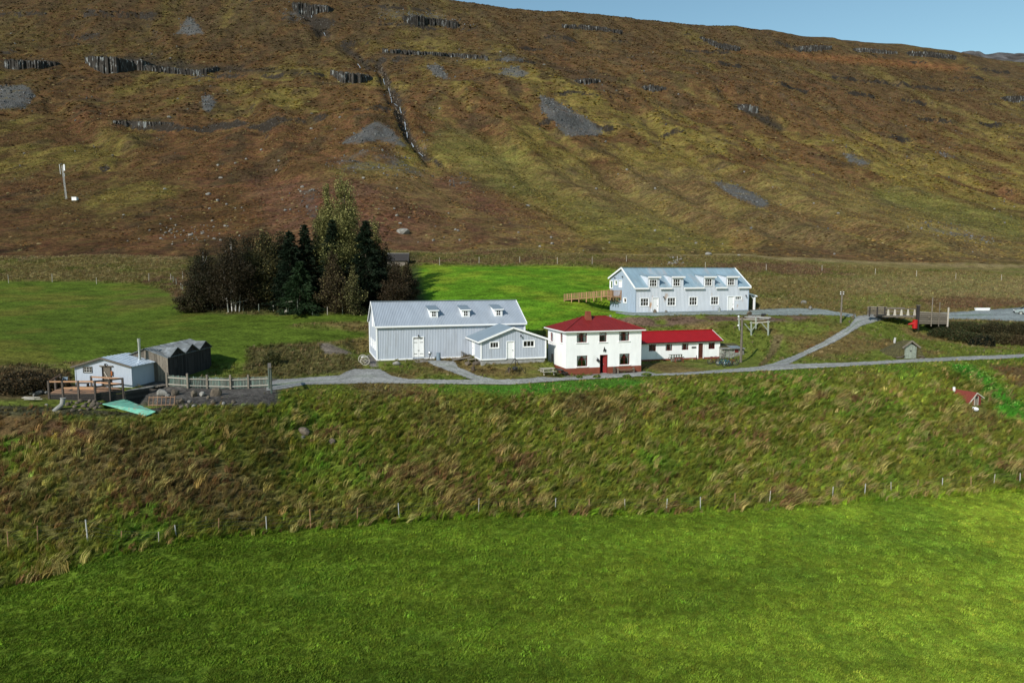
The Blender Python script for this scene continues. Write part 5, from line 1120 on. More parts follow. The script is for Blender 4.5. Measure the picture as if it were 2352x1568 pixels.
for f in (.08, .92): MB().tube(up*f-d*.02, d*1.02+up*f, .05, n=6).build('rail', 'brownwood', rk)
v = G(141,940); o = MB().tube((.15,.1,1.0),(.1,0,.42),.2,n=12,cap=False).tube((.1,0,.45),(-.45,-.35,-.12),.2,n=12,cap=False).ring((.15,.1,1.0),(.1,.1,1),.21,.04,14,5).build('culvert_pipe', 'concrete'); o.location = v; tag(o, 'bent grey corrugated pipe coming out of the stones below the deck', 'pipe')
v0, v1 = G(112,911), G(216,913); o = MB().beam((0,0,.12), tuple(v1-v0+Vector((0,0,.12))), .12, .08).build('white_batten', 'white'); o.location = v0; tag(o, 'long white batten lying on the ground along the front of the deck', 'batten')
pw = thing('plank_walkway', 'grey planks laid flat on the dirt beside the shed wall', 'planks', G(*cp('S', 1100, 632)))
for k in range(5): MB().box((-.95+.1*k,-.5+.24*k,.02),(.9+.1*k,-.3+.24*k,.07)).build('plank', 'wood', pw)
for k, (x, y) in enumerate(((20,762),(50,752),(60,770))):
    v = G(*cp('S', x, y)); o = MB().box((-.7,-.08,0),(.7,.08,.05)).build('loose_plank', 'rail'); o.location = v+Vector((0,0,.25)); o.rotation_euler = (0,.05,.3*k-.2); tag(o, 'pale loose plank lying on stones left of the deck', 'plank', 'loose planks left of the deck')
for k, (x, y, w_) in enumerate([(1185,715,112),(1300,712,80),(1465,725,84),(1545,720,64),(1657,720,112),(1340,785,100),(1432,780,50),(1365,825,52),(1412,820,50),(1470,818,52),(1530,812,46),(1640,790,60),(1730,795,52),(1820,780,52),(1600,740,46),(1240,735,60)]):
    X, Y = cp('S', x, y); boulder(X, Y, w_*.26, ('big ' if w_ > 100 else '')+'brown stone on the bank below the picket fence', 'stones on the bank below the picket fence', 'brownrock' if k % 3 else 'rock')
for k, (x, y) in enumerate([(540,600),(640,610),(700,580),(800,620),(870,590),(950,590),(1010,630),(600,680),(760,680),(900,680),(1040,690),(480,640),(980,700),(840,720),(700,730),(560,740),(1060,620),(930,640)]):
    X, Y = cp('D', x, y+25); boulder(X, Y, random.uniform(9, 15), 'dark stone in the dry rubble wall under the deck', 'stones of the rubble wall under the deck', 'brownrock')
for k, (x, y, w_) in enumerate([(30,700,60),(95,705,70),(60,720,40),(130,690,50),(168,700,44),(170,805,36),(268,870,40),(228,1050,22)]):
    X, Y = cp('S', x, y); boulder(X, Y, w_*.26, 'pale stone lying left of the deck' if k > 4 else 'grey stone in the low heap left of the deck', 'pale stones left of the deck' if k > 4 else 'stone heap left of the deck')
# ---- picket fence and gate posts
pf = thing('picket_fence', 'mossy grey picket fence with two white rails beside the gravel yard', 'fence', (0,0,0))
pp = [G(*cp('S', x, y)) for x, y in ((1240,632),(1422,645),(1595,650),(1800,655),(1958,648),(2138,640))]; pf.location = pp[0]; pp = [v-pf.location for v in pp]
for a, c in zip(pp[:-1], pp[1:]):
    n_ = int((c-a).length/.14)
    for k in range(n_):
        p = a.lerp(c, (k+.5)/n_); h = 1.14+random.uniform(-.05,.05); MB().box((p.x-.055,p.y+.05,p.z+.04),(p.x+.055,p.y+.075,p.z+h)).build('picket', 'picket', pf)
    for z in (.25, .93): MB().beam(a+Vector((0,0,z)), c+Vector((0,0,z)), .06, .1).build('rail', 'rail', pf)
for k, p in enumerate(pp[:-1]): MB().box((p.x-.08,p.y-.1,p.z-.3),(p.x+.08,p.y+.06,p.z+1.42+.06*(k % 2))).build('post', 'wood', pf)
v = G(*cp('S', 2160, 692)); w_ = G(*cp('S', 2141, 655)); gp = thing('gate_frame', 'tall grey timber gate frame of two round posts at the end of the picket fence', 'gate frame', v)
for p in (Vector(), w_-v): MB().tube(p-Vector((0,0,.3)), p+Vector((0,0,2.6)), .10, .09, 8).build('post', 'picket', gp)
MB().beam(Vector((0,-.3,2.62)), w_-v+Vector((0,.25,2.62)), .3, .1).build('lintel', 'wood', gp)
# ---- wire fence between the slope and the field
FP = [(20,1262,1216),(87,1249,1203),(202,1239,1189),(279,1242,1220),(365,1244,1220),(405,1229,1203),(502,1221.5,1186),(613,1220,1182),(714,1212,1165),(820,1199,1162),(917,1186,1152),(1005,1174,1151),(1099,1172,1141),(1193,1171,1141),(1275,1168,1141),(1353,1171,1143),(1436,1171,1143),(1530,1171,1142),
      (1609,1168,1138),(1688,1158,1129),(1767,1154,1124),(1842,1144,1118),(1912,1139,1115),(1986,1133,1108),(2047,1129,1104),(2106,1124,1099),(2164,1118,1095),(2230,1119,1091),(2282,1110,1086),(2343,1106,1084)]
wf_ = thing('wire_fence', 'long wire fence on thin grey and rusty brown posts between slope and green field', 'fence', G(1193,1171)); o0 = wf_.location.copy()
tops = []
for k, (x, y, t) in enumerate(FP):
    g = G(x, y+2); h = max((y-t)*mpp(g), .8)+.05; ln = .08*math.sin(k*2.3); p = g-o0; top = p+Vector((ln, 0, h)); r = .045 if k in (8, 2) else .034
    pale = k in (2,4,5,7,10,12,14,16,17,18,20,22,23,24,26,28,29)
    MB().tube(p-Vector((0,0,.3)), top, r*1.15, r, 6).build('post', 'mast' if pale and k % 4 else ('rail' if pale else 'walkwood'), wf_); tops.append((p, top))
wire = mat('thin_fence_wire', (.12,.12,.115), .5, metal=.5)
for f in (.95, .72, .5, .28):
    q = MB()
    for (a, at_), (c, ct) in zip(tops[:-1], tops[1:]): q.tube(a.lerp(at_, f), c.lerp(ct, f), .006, n=3, cap=False)
    q.build('wire', wire, wf_)
# ---- fence and posts round the tree plot, pasture fence under the hill
def post_fence(name, label, pts, conv, hp, m='greenwood', wires=(.9,.5), r=.05):
    g = [G(*(cp(conv, x, y) if conv else (x, y))) for x, y in pts]; t = thing(name, label, 'fence', g[0]); o = g[0].copy(); tp = []
    for k, v in enumerate(g):
        p = v-o; h = hp*random.uniform(.85,1.1); MB().tube(p-Vector((0,0,.3)), p+Vector((random.uniform(-.06,.06),0,h)), r, r*.9, 6).build('post', m if k % 3 else 'rail', t); tp.append(p)
    for f in wires:
        q = MB()
        for a, c in zip(tp[:-1], tp[1:]): q.tube(a+Vector((0,0,hp*f)), c+Vector((0,0,hp*f)), .006, n=3, cap=False)
        q.build('wire', wire, t)
post_fence('plot_fence', 'wire fence on pale posts along the lower edge of the tree plot', [(407,1168),(445,1188),(575,1202),(630,1185),(705,1194),(838,1198),(965,1203),(1090,1215),(1293,1228),(1420,1222),(1548,1216),(1672,1214)], 'W', 1.25)
post_fence('plot_fence', 'short row of thin posts climbing the bank left of the tree plot', [(92,932),(113,950),(140,972),(180,1010),(195,1022)], 'W', 1.3)
post_fence('pasture_fence', 'sparse wire fence along the upper edge of the bright green meadow', [(1010,609),(1100,607),(1194,605),(1280,607),(1360,607),(1439,603),(1556,601)], None, 1.5, 'rail', (.9,))
post_fence('pasture_fence', 'sparse wire fence in dry grass behind the guest house', [(1620,618),(1760,622),(1888,622),(2010,632),(2105,636),(2195,642),(2300,645)], None, 1.5, 'rail', (.9,))
post_fence('pasture_fence', 'thin wire fence in dry grass behind the left green field', [(20,650),(120,648),(222,652),(342,646),(420,640)], None, 1.5, 'rail', (.9,))
v0, v1 = G(*cp('W', 1072, 1215)), G(*cp('W', 1170, 1222)); q = thing('crossbar_frame', 'leaning pale timber crossbar frame in front of the trees', 'frame', v0); d = v1-v0
MB().tube((.1,0,-.2),(0,0,1.9),.09,n=6).build('post', 'rail', q); MB().tube(d-Vector((0,0,.2)), d+Vector((0,0,2.5)), .10, n=6).build('post', 'picket', q); MB().tube((0,0,1.85),(d.x*.85,d.y*.85,1.95),.08,n=6).build('crossbar', 'rail', q); MB().tube((-.25,-.1,-.1),(-.1,0,.6),.08,n=6).build('stub', 'rail', q)
# ---- mast on the hill
v = G(152.5,457.5); s = mpp(v); ms = thing('antenna_mast', 'slim red and white lattice mast with white antennas on the left hillside', 'mast', v)
q = MB(); Hm = 74*s; ln = Vector((-4.6*s,0,Hm)); w_ = .28
leg = [Vector((w_*math.cos(a), w_*math.sin(a), 0)) for a in (0,2.09,4.19)]
for a in leg: q.tube(a, a+ln, .035, n=5)
q.build('mast_leg', 'mast', ms); q = MB(); n_ = 26
for k in range(n_):
    for j in range(3): q.tube(leg[j]+ln*(k/n_), leg[(j+1)%3]+ln*((k+1)/n_), .045, n=4)
o = q.build('lattice', 'mast', ms); o['kind'] = 'stuff'
MB().tube(ln+Vector((-.75,0,-5.8*s*3.2)), ln+Vector((-.95,0,3.2*s)), .13, n=8).build('antenna', 'mast', ms); MB().box(tuple(ln+Vector((.50,-.15,-11*s))), tuple(ln+Vector((.92,.15,3.0*s)))).build('antenna', 'white', ms); MB().tube(ln+Vector((.62,0,-24*s)), ln+Vector((.55,0,-17*s)), .13, n=6).build('antenna', 'mast', ms)
MB().beam(ln+Vector((-.8,0,-1.5*s)), ln+Vector((.7,0,-1.5*s)),.08,.08).beam(ln+Vector((-.8,0,-15*s)), ln+Vector((.1,0,-15*s)),.08,.08).build('bracket', 'iron', ms)
for gx, gy in ((204,462),(128,452)): MB().tube(ln*.60, G(gx, gy)-v, .02, n=3, cap=False).build('guy_wire', wire, ms)
v = G(172.5,460); o = MB().box((-.5*10.5*mpp(v),-.6,-.1),(.5*10.5*mpp(v),.6,6.2*mpp(v))).box((-.5*11.5*mpp(v),-.7,6.2*mpp(v)),(.5*11.5*mpp(v),.7,6.9*mpp(v))).build('equipment_cabinet', 'white'); o.location = v; tag(o, 'small white equipment cabinet on the ground beside the antenna mast', 'cabinet')
# ---- hut half hidden behind the trees
v = G(890,612); v.y = v.y; hb = thing('old_hut', 'old hut with dark corrugated roof half hidden behind the right end of the trees', 'hut', v, R(5)); s = mpp(v); w_ = 46*s
q = MB(); panel(q, (0,0,0), (1,0,0), Z3, (0,-1,0), w_, [(0,1.3),(w_,1.3)], z0=-.5); panel(q, (0,0,0), (0,1,0), Z3, (-1,0,0), 4, [(0,1.3),(2,2.6),(4,1.3)], z0=-.5); panel(q, (w_,0,0), (0,1,0), Z3, (1,0,0), 4, [(0,1.3),(2,2.6),(4,1.3)], z0=-.5); q.build('wall', 'wood', hb)
q = MB(); q.slab((-.2,-.3,1.15),(w_+.2,-.3,1.15),(w_+.2,2,2.68),(-.2,2,2.68),.06); q.slab((w_+.2,4.3,1.15),(-.2,4.3,1.15),(-.2,2,2.68),(w_+.2,2,2.68),.06)
for k in range(1, 20): q.beam((w_*k/20,-.3,1.17),(w_*k/20,2,2.7),.04,.03)
q.build('roof', 'dark_shaded_wood', hb); MB().beam((-.2,2,2.72),(w_+.2,2,2.72),.14,.05).build('ridge_cap', 'mast', hb)

# ---- yard things by the barn
def wheel(parent, c, ax, r, tyre='wood', spokes=12, th=.045, name='wheel', hub=.1):
    w = MB().ring(c, ax, r, th, 24, 5).build(name, tyre, parent); c = Vector(c); A = Vector(ax).normalized(); a = A.orthogonal().normalized(); b_ = A.cross(a); q = MB()
    for k in range(spokes): t = 2*math.pi*k/spokes; q.tube(c, c+(a*math.cos(t)+b_*math.sin(t))*r, th*.4, n=4, cap=False)
    q.build('spokes', tyre, w); MB().tube(c-A*hub, c+A*hub, hub*.8, n=8).build('hub', 'iron', w); return w
v = G(*cp('T', 1937, 1108)); ww = thing('wagon_axle', 'pair of old wooden wagon wheels on an axle beside the left end of the barn', 'wagon wheels', v); r = 67/4.127*.6125*mpp(v)
wheel(ww, (0,0,r), (.25,-1,0), r, 'rail'); wheel(ww, (-.45,.9,r+.1), (.25,-1,0), r, 'rail'); MB().tube((0,0,r),(-.45,.9,r+.1),.05,n=6).build('axle', 'iron', ww); MB().box((-.5,.1,2*r-.1),(.2,.7,2*r-.04)).build('board', 'white', ww)
boulder(*cp('B', 485, 838), 20, 'large grey boulder standing in grass in front of the barn wall', None, 'rock', .75)
boulder(*cp('B', 578, 803), 6, 'small brown stone at the foot of the barn wall near the door ramp', None, 'brownrock')
boulder(*cp('B', 1183, 838), 23, 'left one of two brown boulders below the corner of the barn extension', None, 'brownrock', .5); boulder(*cp('B', 1265, 836), 24, 'right one of two brown boulders below the corner of the barn extension', None, 'brownrock', .55)
def on(fr_, x, y, z=None):
    p = fr_.w(x, y); p.z = gz(p.x, p.y) if z is None else fr_.o.z+z; return p
bx = BARN.xz(cp('B', 705, 752))[0]
t_ = thing('door_ramp', 'grey plank ramp leading up to the white double door of the barn', 'ramp', BARN.w(bx-.75,-.1), BARN.a); zr_ = gz(*BARN.w(bx+.4,-2.2).xy)-BARN.o.z
for k in range(7): MB().slab((k*.21,0,-.02),(k*.21+.19,0,-.02),(k*.21+.29,-2.1,zr_+.12),(k*.21+.10,-2.1,zr_+.12),-.06).build('plank', 'wood', t_)
def barrel(p, r, h, label, m='bluedoor'):
    o = MB().lathe((0,0,0), [(r,0),(r*1.0,.02),(r,.3*h),(r*1.05,.33*h),(r,.36*h),(r,.64*h),(r*1.05,.67*h),(r,.7*h),(r,h),(r*.9,h+.005)], 16).build('steel_drum', m); o.location = p; return tag(o, label, 'barrel')
fx = BARN.xz(cp('B', 900, 782), -1.2); barrel(on(BARN, fx[0], -1.2), .26, .92, 'blue-grey ribbed oil drum standing on gravel by the barn wall')
fx = BARN.xz(cp('B', 818, 782), -.9); t_ = thing('bench_grinder', 'small pale machine on a spindly iron stand against the barn wall', 'machine', on(BARN, fx[0], -.9), BARN.a)
MB().lathe((0,0,.62), [(.05,0),(.2,.12),(.24,.3),(.2,.42)], 10).build('bowl', 'steel', t_)
for a in (0, 2.1, 4.2): MB().tube((0,0,.66),(.35*math.cos(a),.35*math.sin(a),0),.025,n=5).build('leg', 'iron', t_)
fx = BARN.xz(cp('B', 1140, 760), -.35); t_ = thing('leaning_boards', 'three short boards leaning upright in the corner by the extension', 'boards', on(BARN, fx[0]-.2, -.35), BARN.a)
for k in range(3): MB().beam((k*.2,-.1,0),(k*.2+.05,.2,.75-.1*k),.15,.04,(1,0,0)).build('board', 'wood', t_)
v = ANNEX.w(-.2, 3.7); v.z = ANNEX.o.z; t_ = thing('side_ramp', 'long grey plank ramp laid along the gravel to the side door of the extension', 'ramp', v, ANNEX.a)
for k in range(4): MB().slab((-.1,-.55+.28*k,.0),(-.1,-.30+.28*k,.0),(-2.5,-.35+.28*k,-.28),(-2.5,-.60+.28*k,-.28),.06).build('plank', 'wood', t_)
v = on(ANNEX, -.75, 1.6); t_ = thing('small_table', 'small low plank table beside the left wall of the extension', 'table', v, ANNEX.a); MB().box((-.5,-.3,.42),(.5,.3,.48)).build('tabletop', 'wood', t_)
for sx in (-.4, .4):
    for sy in (-.22, .22): MB().box((sx-.03,sy-.03,0),(sx+.03,sy+.03,.42)).build('leg', 'wood', t_)
for (x, y, lb) in ((1240,890,'short tree stump in dry grass left of the cauldron tripod'), (1595,903,'tall dark tree stump beside the cauldron tripod')):
    v = G(*cp('B', x, y)); o = MB().lathe((0,0,-.1), [(.25,0),(.21,.15),(.19,.62),(.185,.64)], 10).build('tree_stump', 'bark'); o.location = v; tag(o, lb, 'stump')
v = G(*cp('B', 1650, 912)); t_ = thing('cauldron_tripod', 'tall iron tripod with a hanging cauldron on the grass before the extension', 'tripod', v); ap_ = Vector((0,.1,1.75))
for p in ((-1.15,-.05,0),(1.15,-.1,0),(.15,.9,.1)): MB().tube(ap_, p, .035, n=6).build('leg', 'iron', t_)
MB().tube(ap_, (0,.1,.72), .012, n=4).build('chain', 'iron', t_); MB().lathe((0,.1,.32), [(.1,0),(.27,.08),(.33,.22),(.30,.34),(.33,.38)], 12).build('cauldron', 'iron', t_); MB().tube((-.4,.1,.42),(.4,.1,.42),.03,n=6).build('pan_handle', 'iron', t_)
def picnic(px, py, rz, label, m, s=1):
    v = G(px, py); t_ = thing('picnic_table', label, 'table', v, rz)
    for k in range(4): MB().box((-.85*s,-.36+.185*k,.72),(.85*s,-.19+.185*k,.76)).build('tabletop_board', m, t_)
    for sy in (-.75, .75): MB().box((-.85*s,sy-.13,.42),(.85*s,sy+.13,.46)).build('bench_seat', m, t_)
    for sx in (-.6*s, .6*s):
        for sy in (-1, 1): MB().beam((sx,sy*.28,.72),(sx,sy*.62,0),.06,.08).build('leg', m, t_)
        MB().beam((sx,-.75,.39),(sx,.75,.39),.05,.08).build('crossbar', m, t_)
picnic(*cp('B', 1965, 925), BARN.a, 'pale grey picnic table with benches on the grass left of the farmhouse', 'rail')
picnic(*cp('H', 395, 1400), R(100), 'dark picnic table close against the side wall of the farmhouse', 'dark_shaded_wood')
def bench(fr_, x, y, L, h, label, m, rz=0, back=False):
    t_ = thing('bench', label, 'bench', on(fr_, x, y), fr_.a+rz); MB().box((0,-.2,h-.05),(L,.2,h)).build('seat', m, t_)
    for sx in (.08, L-.08): MB().box((sx-.05,-.2,-.1),(sx+.05,.2,h+.18)).build('leg', 'wood', t_)
    MB().box((.1,-.03,h-.25),(L-.1,.03,h-.12)).build('stretcher', m, t_); return t_
hx = HOUSE.xz(cp('H', 1670, 1350), -.5)[0]; bench(HOUSE, hx, -.5, 2.25, .5, 'long wooden bench against the red plinth right of the farmhouse door', 'brownwood')
hx = HOUSE.xz(cp('H', 1608, 1360), -.45)[0]; o = MB().tube((0,0,-.1),(0,0,.85),.19,.17,9).box((-.16,-.2,.2),(.16,-.14,.6)).build('carved_log', 'bark'); o.location = on(HOUSE, hx, -.45); tag(o, 'upright weathered log standing between the door and the long bench', 'log')
# ---- in front of the bungalow
wx = WING.xz(cp('L', 655, 855), -1.6)[0]; t_ = thing('display_rack', 'grey slatted farm rack with wheel rims leaning in front of the bungalow', 'rack', on(WING, wx-.1, -1.55), WING.a)
for k in range(5): MB().box((.36*k,-.03,.1),(.36*k+.16,.03,.95)).build('slat', 'picket', t_)
for z in (.15, .55, .9): MB().box((-.35 if z == .9 else 0,-.06,z),(1.6,-.03,z+.09)).build('rail', 'wood', t_)
MB().ring((-.25,-.1,.55),(0,1,.2),.16,.04,12,4).build('rim', 'iron', t_); MB().ring((1.65,-.1,.45),(0,1,.2),.2,.04,12,4).build('rim', 'iron', t_)
t_ = thing('sawhorse', 'low red-brown sawhorse standing in front of the grey rack', 'sawhorse', on(WING, wx+.15, -2.1), WING.a); MB().box((0,-.1,.55),(1.15,.1,.63)).build('beam', 'rust', t_)
for sx in (.1, 1.05):
    for sy in (-1, 1): MB().beam((sx,0,.57),(sx+(.08 if sx > .5 else -.08),sy*.25,0),.06,.06).build('leg', 'rust', t_)
wx = WING.xz(cp('L', 1090, 802), -.9)[0]; o = MB().tube((0,0,-.2),(0,0,.66),.045,n=7).build('short_post', 'iron'); o.location = on(WING, wx, -.9); tag(o, 'short dark iron post left of the brown bungalow door', 'post')
# stone hut
v = G(*cp('L', 1700, 765)); s = mpp(v)*.6125/4.704; hf = Fr(v, 12); t_ = thing('stone_hut', 'small crumbling stone hut with grey-blue door behind the bicycles', 'hut', v, hf.a)
x0_, x1_, hh = -185*s, 240*s, 185*s
q = MB().box((x0_,0.05,-.3),(x1_,2.2,hh)); q.build('wall', mat('flaking_limewash', (.30,.32,.28), .95, var=.4, scale=2.5, second=(.13,.12,.10), sfac=(.45,.55), sscale=2.2, bump=.05), t_)
for k in range(26):
    x = random.choice([random.uniform(x0_, x0_+.5), random.uniform(x1_-.55, x1_)]); z = random.uniform(.0, hh-.1); o = bpy.data.objects.new('stone', LUMPS['rock'][k % 6]); COL.objects.link(o); o.parent = t_; o.location = (x, .0, z); o.scale = (.42,.22,.34); o.rotation_euler = (0, random.uniform(0,3), 0)
door(t_, (0,0.04,0), (1,0,0), (0,-1,0), (-35*s, 52*s, 0, 155*s), 'bluedoor', 'concrete')
MB().box((70*s,.0,100*s),(145*s,.05,165*s)).build('window', 'redframe', t_)
q = MB().slab((x0_-.1,-.3,hh-.02),(x1_+.1,-.3,hh-.08),(x1_+.1,2.4,hh+.15),(x0_-.1,2.4,hh+.2),.08); ro = q.build('roof', 'concrete', t_)
MB().slab((-.1,-.35,hh+.0),(x1_-.3,-.35,hh-.05),(x1_-.4,.9,hh+.16),(-.2,.9,hh+.2),.03).build('tin_sheet', 'steel', ro); MB().slab((x0_,.3,hh+.1),(x1_,.3,hh+.05),(x1_,2.6,hh+.35),(x0_,2.6,hh+.4),.2).build('turf', 'turf', ro)
for k, (xa, xb, za) in enumerate(((1500,1550,530),(1548,1556,610))):
    a = G(*cp('L', xa, 715)); c = at(*cp('L', xb, za), a.y+.5); o = MB().tube((0,0,0), tuple(c-a), .04, .03, 6).build('leaning_pole', 'rail'); o.location = a; tag(o, ('long' if k == 0 else 'shorter')+' pale pole leaning against the end of the bungalow', 'pole')
# bicycles
def bicycle(v, rz, lean, frame, label):
    t = thing('bicycle', label, 'bicycle', v, rz, 'bicycles parked on the grass beside the bungalow'); t.rotation_euler = (lean, 0, rz); r = .34
    for cx_ in (-.53, .53):
        w = MB().ring((cx_,0,r), (0,1,0), r, .032, 20, 5).build('wheel', 'black', t); q = MB()
        for k in range(10): a = 2*math.pi*k/10; q.tube((cx_,0,r), (cx_+r*math.cos(a),0,r+r*math.sin(a)), .006, n=3, cap=False)
        q.build('spokes', 'steel', w)
    bb, st, hd = (-.08,0,.32), (-.22,0,.78), (.36,0,.80); f = MB()
    for a, c in ((bb,st),(st,hd),(bb,hd),(bb,(-.53,0,r)),(st,(-.53,0,r)),(hd,(.53,0,r))): f.tube(a, c, .025, n=6)
    f.build('frame', frame, t); MB().tube(st, (-.26,0,.93), .018, n=5).box((-.40,-.07,.92),(-.13,.07,.97)).build('saddle', 'black', t)
    MB().tube(hd, (.34,0,.98), .02, n=5).tube((.30,-.3,1.0),(.30,.3,1.0), .018, n=5).build('handlebar', 'black', t); MB().tube((-.08,-.03,.32),(-.08,.03,.32),.09,n=10).build('crank', 'iron', t)
for k, (x, y, rz, fm, lb) in enumerate(((400,868,.2,'redframe','leftmost bicycle, dark red frame, standing against the bungalow corner'), (520,885,.55,'iron','black bicycle second from the left in the parked cluster'),
    (560,900,-.35,'teal','teal bicycle in the middle of the parked cluster'), (640,915,.5,'teal','blue-green bicycle in the front of the parked cluster'), (700,900,-.2,'rust','dark bicycle with reddish frame on the right of the cluster'), (740,880,.35,'iron','rightmost black bicycle in the cluster, nearest the utility pole'))):
    v = G(*cp('L', x+1000, y)); bicycle(v, rz, random.uniform(-.22,.22), fm, lb)
# utility poles
def pole(px, pyb, pyt, label, r=.11, ins=False):
    v = G(px, pyb); h = (pyb-pyt)*mpp(v); t_ = thing('utility_pole', label, 'pole', v); MB().tube((0,0,-.4),(0,0,h),r*1.15,r*.8,10).build('pole_shaft', 'wood', t_)
    for z in (.06, .12) if ins else (): MB().box((-.28,-.03,h*(1-z)-.03),(.28,.03,h*(1-z)+.03)).build('crossarm', 'iron', t_); [MB().lathe((sx,0,h*(1-z)+.03), [(.03,0),(.07,.04),(.05,.12),(.02,.15)], 8).build('insulator', 'white', t_) for sx in (-.24,.24)]
pole(1701.4, 832, 727, 'tall bare grey utility pole beside the bicycles and stone hut', .15); pole(1931, 741, 668, 'wooden utility pole with white insulators beside the gravel track', .13, True)
# timber frame with braces
v = [G(*cp('F', x, y)) for x, y in ((192,572),(455,684),(557,560),(828,690))]; tf = thing('timber_pergola', 'weathered mint-grey timber frame with braced posts on the grass bank', 'frame', v[1]); o0 = v[1]
tp = [at(*cp('F', x, y), v[i].y) for i, (x, y) in enumerate(((182,288),(455,385),(555,300),(828,365)))]
for k in range(4): MB().tube(v[k]-o0-Vector((0,0,.2)), tp[k]-o0, .13, .12, 8).build('post', 'greenwood', tf)
A_ = [p-o0 for p in tp]
for a, c in ((0,2),(1,3)): d = (A_[c]-A_[a]); z = -.30 if a == 0 else -.2; MB().tube(A_[a]-d*.08+Vector((0,0,z)), A_[c]+d*.1+Vector((0,0,z)), .075, n=7).build('beam', 'rail', tf)
for k, sgn in ((1,-1),(1,1),(3,-1)): d = (A_[3]-A_[1]).normalized(); MB().tube(A_[k]+Vector((0,0,-1.4)), A_[k]+d*sgn*.95+Vector((0,0,-.25)), .07, n=6).build('brace', 'greenwood', tf)
for z in (.1,-1.2): MB().lathe(A_[0]+Vector((-.08,-.1,z)), [(.06,-.12),(.13,-.05),(.13,.05),(.06,.12)], 8).build('insulator', 'white', tf)
v = G(*cp('F', 405, 262)); s = mpp(v); o = MB().tube((0,-.1,9*s*.6),(0,.12,9*s*.7),9.5*s*.6,n=18).tube((0,-.14,9*s*.62),(0,.16,9*s*.7),.1,n=8).build('grindstone', 'brownrock'); o.location = v; o.rotation_euler = (.2,0,.2); tag(o, 'round flat millstone standing on edge at the lower rim of the terrace', 'millstone')
v = G(*cp('F', 725, 262)); o = MB().box((-.28,-.2,0),(.28,.2,.34)).box((-.34,-.12,.06),(.34,.12,.28)).build('black_sack', 'black'); o.location = v; tag(o, 'small black bundle on the terrace rim above the timber frame', 'bundle')
lp = thing('driftwood_pile', 'heap of grey weathered logs and planks behind the timber frame', 'log pile', G(*cp('F', 690, 400)))
for k in range(14): a = Vector((random.uniform(-2.0,.6), random.uniform(.2,3.2), 0)); a.z = gz(lp.location.x+a.x, lp.location.y+a.y)-lp.location.z+.1+.12*random.random(); MB().tube(a, a+Vector((random.uniform(1.4,2.4), random.uniform(-.5,.3), random.uniform(-.1,.1))), random.uniform(.06,.12), n=6).build('log', 'wood' if k % 2 else 'concrete', lp)
for (c, x, y, w_, lb) in (('U',885,549,11,'brown boulder at the foot of the guest house by its left door'), ('U',985,546,10,'small grey stone against the guest house wall left of centre'), ('U',1568,528,12,'grey boulder at the foot of the guest house by its right door'),
   ('F',640,118,6,'left of two small pale stones by the porch post of the guest house'), ('F',742,115,5,'right of two small stones by the guest house porch'), ('F',1772,140,13,'upright pale boulder beside the gravel terrace right of the guest house'), ('U',2200,470,15,'wide pale boulder with dark hollow on the grass slope right of the porch')):
    boulder(*cp(c, x, y), w_, lb, None, 'brownrock' if 'brown' in lb else 'rock', 1.1 if 'upright' in lb or w_ in (11,12) else .8)
v = G(*cp('U', 1453, 540)); o = MB().lathe((0,0,0), [(.2,0),(.22,.05),(.22,.5),(.12,.62),(.12,.72),(.16,.74),(.16,.8),(.02,.82)], 12).ring((-.24,0,.5),(0,1,0),.07,.015,10,4).ring((.24,0,.5),(0,1,0),.07,.015,10,4).build('milk_churn', 'steel'); o.location = v+Vector((0,.1,0)); tag(o, 'old metal milk churn standing against the guest house wall', 'milk churn')
for k in range(9):
    a = Vector(cp('V', 1000, 272)).lerp(Vector(cp('V', 1050, 205)), k/8); boulder(a.x+random.uniform(-2,2), a.y, 5+random.random()*3, 'small reddish stone edging the top of the gravel track', 'stones edging the gravel track', 'brownrock')

# ---- footbridge, tank, log fence
def Rp(x, y, Y): return at(*cp('R', x, y), Y)
YB = 106.0; a, c = Rp(455,306,YB), Rp(862,298,YB); br = thing('timber_bridge', 'grey timber bridge with white triangular braces over the dark gully', 'bridge', a); d = c-a; L_ = d.length; rzb = math.atan2(d.y, d.x); br.rotation_euler = (0,0,rzb)
MB().box((-.3,0,-.25),(L_+.2,3.2,0)).build('deck', 'wood', br); hb_ = 92/3.675*.6125*YB/F
for yy in (0, 3.2): MB().beam((-.2,yy,hb_),(L_,yy,hb_),.14,.14).beam((-.2,yy,hb_*.5),(L_,yy,hb_*.5),.08,.12).build('handrail', 'wood', br)
for k in range(5):
    x = L_*(k*91+20)/407; w_ = .22
    q = MB(); q.poly((x-w_,-.12,-.0),(x+w_,-.12,0),(x+.08,-.06,hb_),(x-.08,-.06,hb_)).poly((x-w_,-.04,0),(x-.08,-.04,hb_),(x+.08,-.04,hb_),(x+w_,-.04,0)); q.poly((x-w_,-.12,0),(x-.08,-.06,hb_),(x-.08,-.04,hb_),(x-w_,-.04,0)); q.poly((x+w_,-.12,0),(x+w_,-.04,0),(x+.08,-.04,hb_),(x+.08,-.06,hb_)); q.build('brace', 'rail', br)
for x in (1.5, 4, 6.5): MB().box((x-.15,-.35,-.3),(x+.15,-.1,-.1)).build('joist_end', 'wood', br)
v = Rp(195,290,YB); e = Rp(455,290,YB+.3); t_ = thing('log_railing', 'low railing of stacked grey logs leading to the timber bridge', 'railing', v); d = e-v
for z in (.12,.42,.78,1.1): MB().tube((0,0,z), tuple(d+Vector((0,0,z))), .13, .12, 7).build('log', 'wood', t_)
for k in (0,1,2): p = d*(.08+.4*k); MB().tube(p-Vector((0,.15,.3)), p+Vector((0,-.15,1.2)), .11, n=7).build('post', 'dark_shaded_wood', t_)
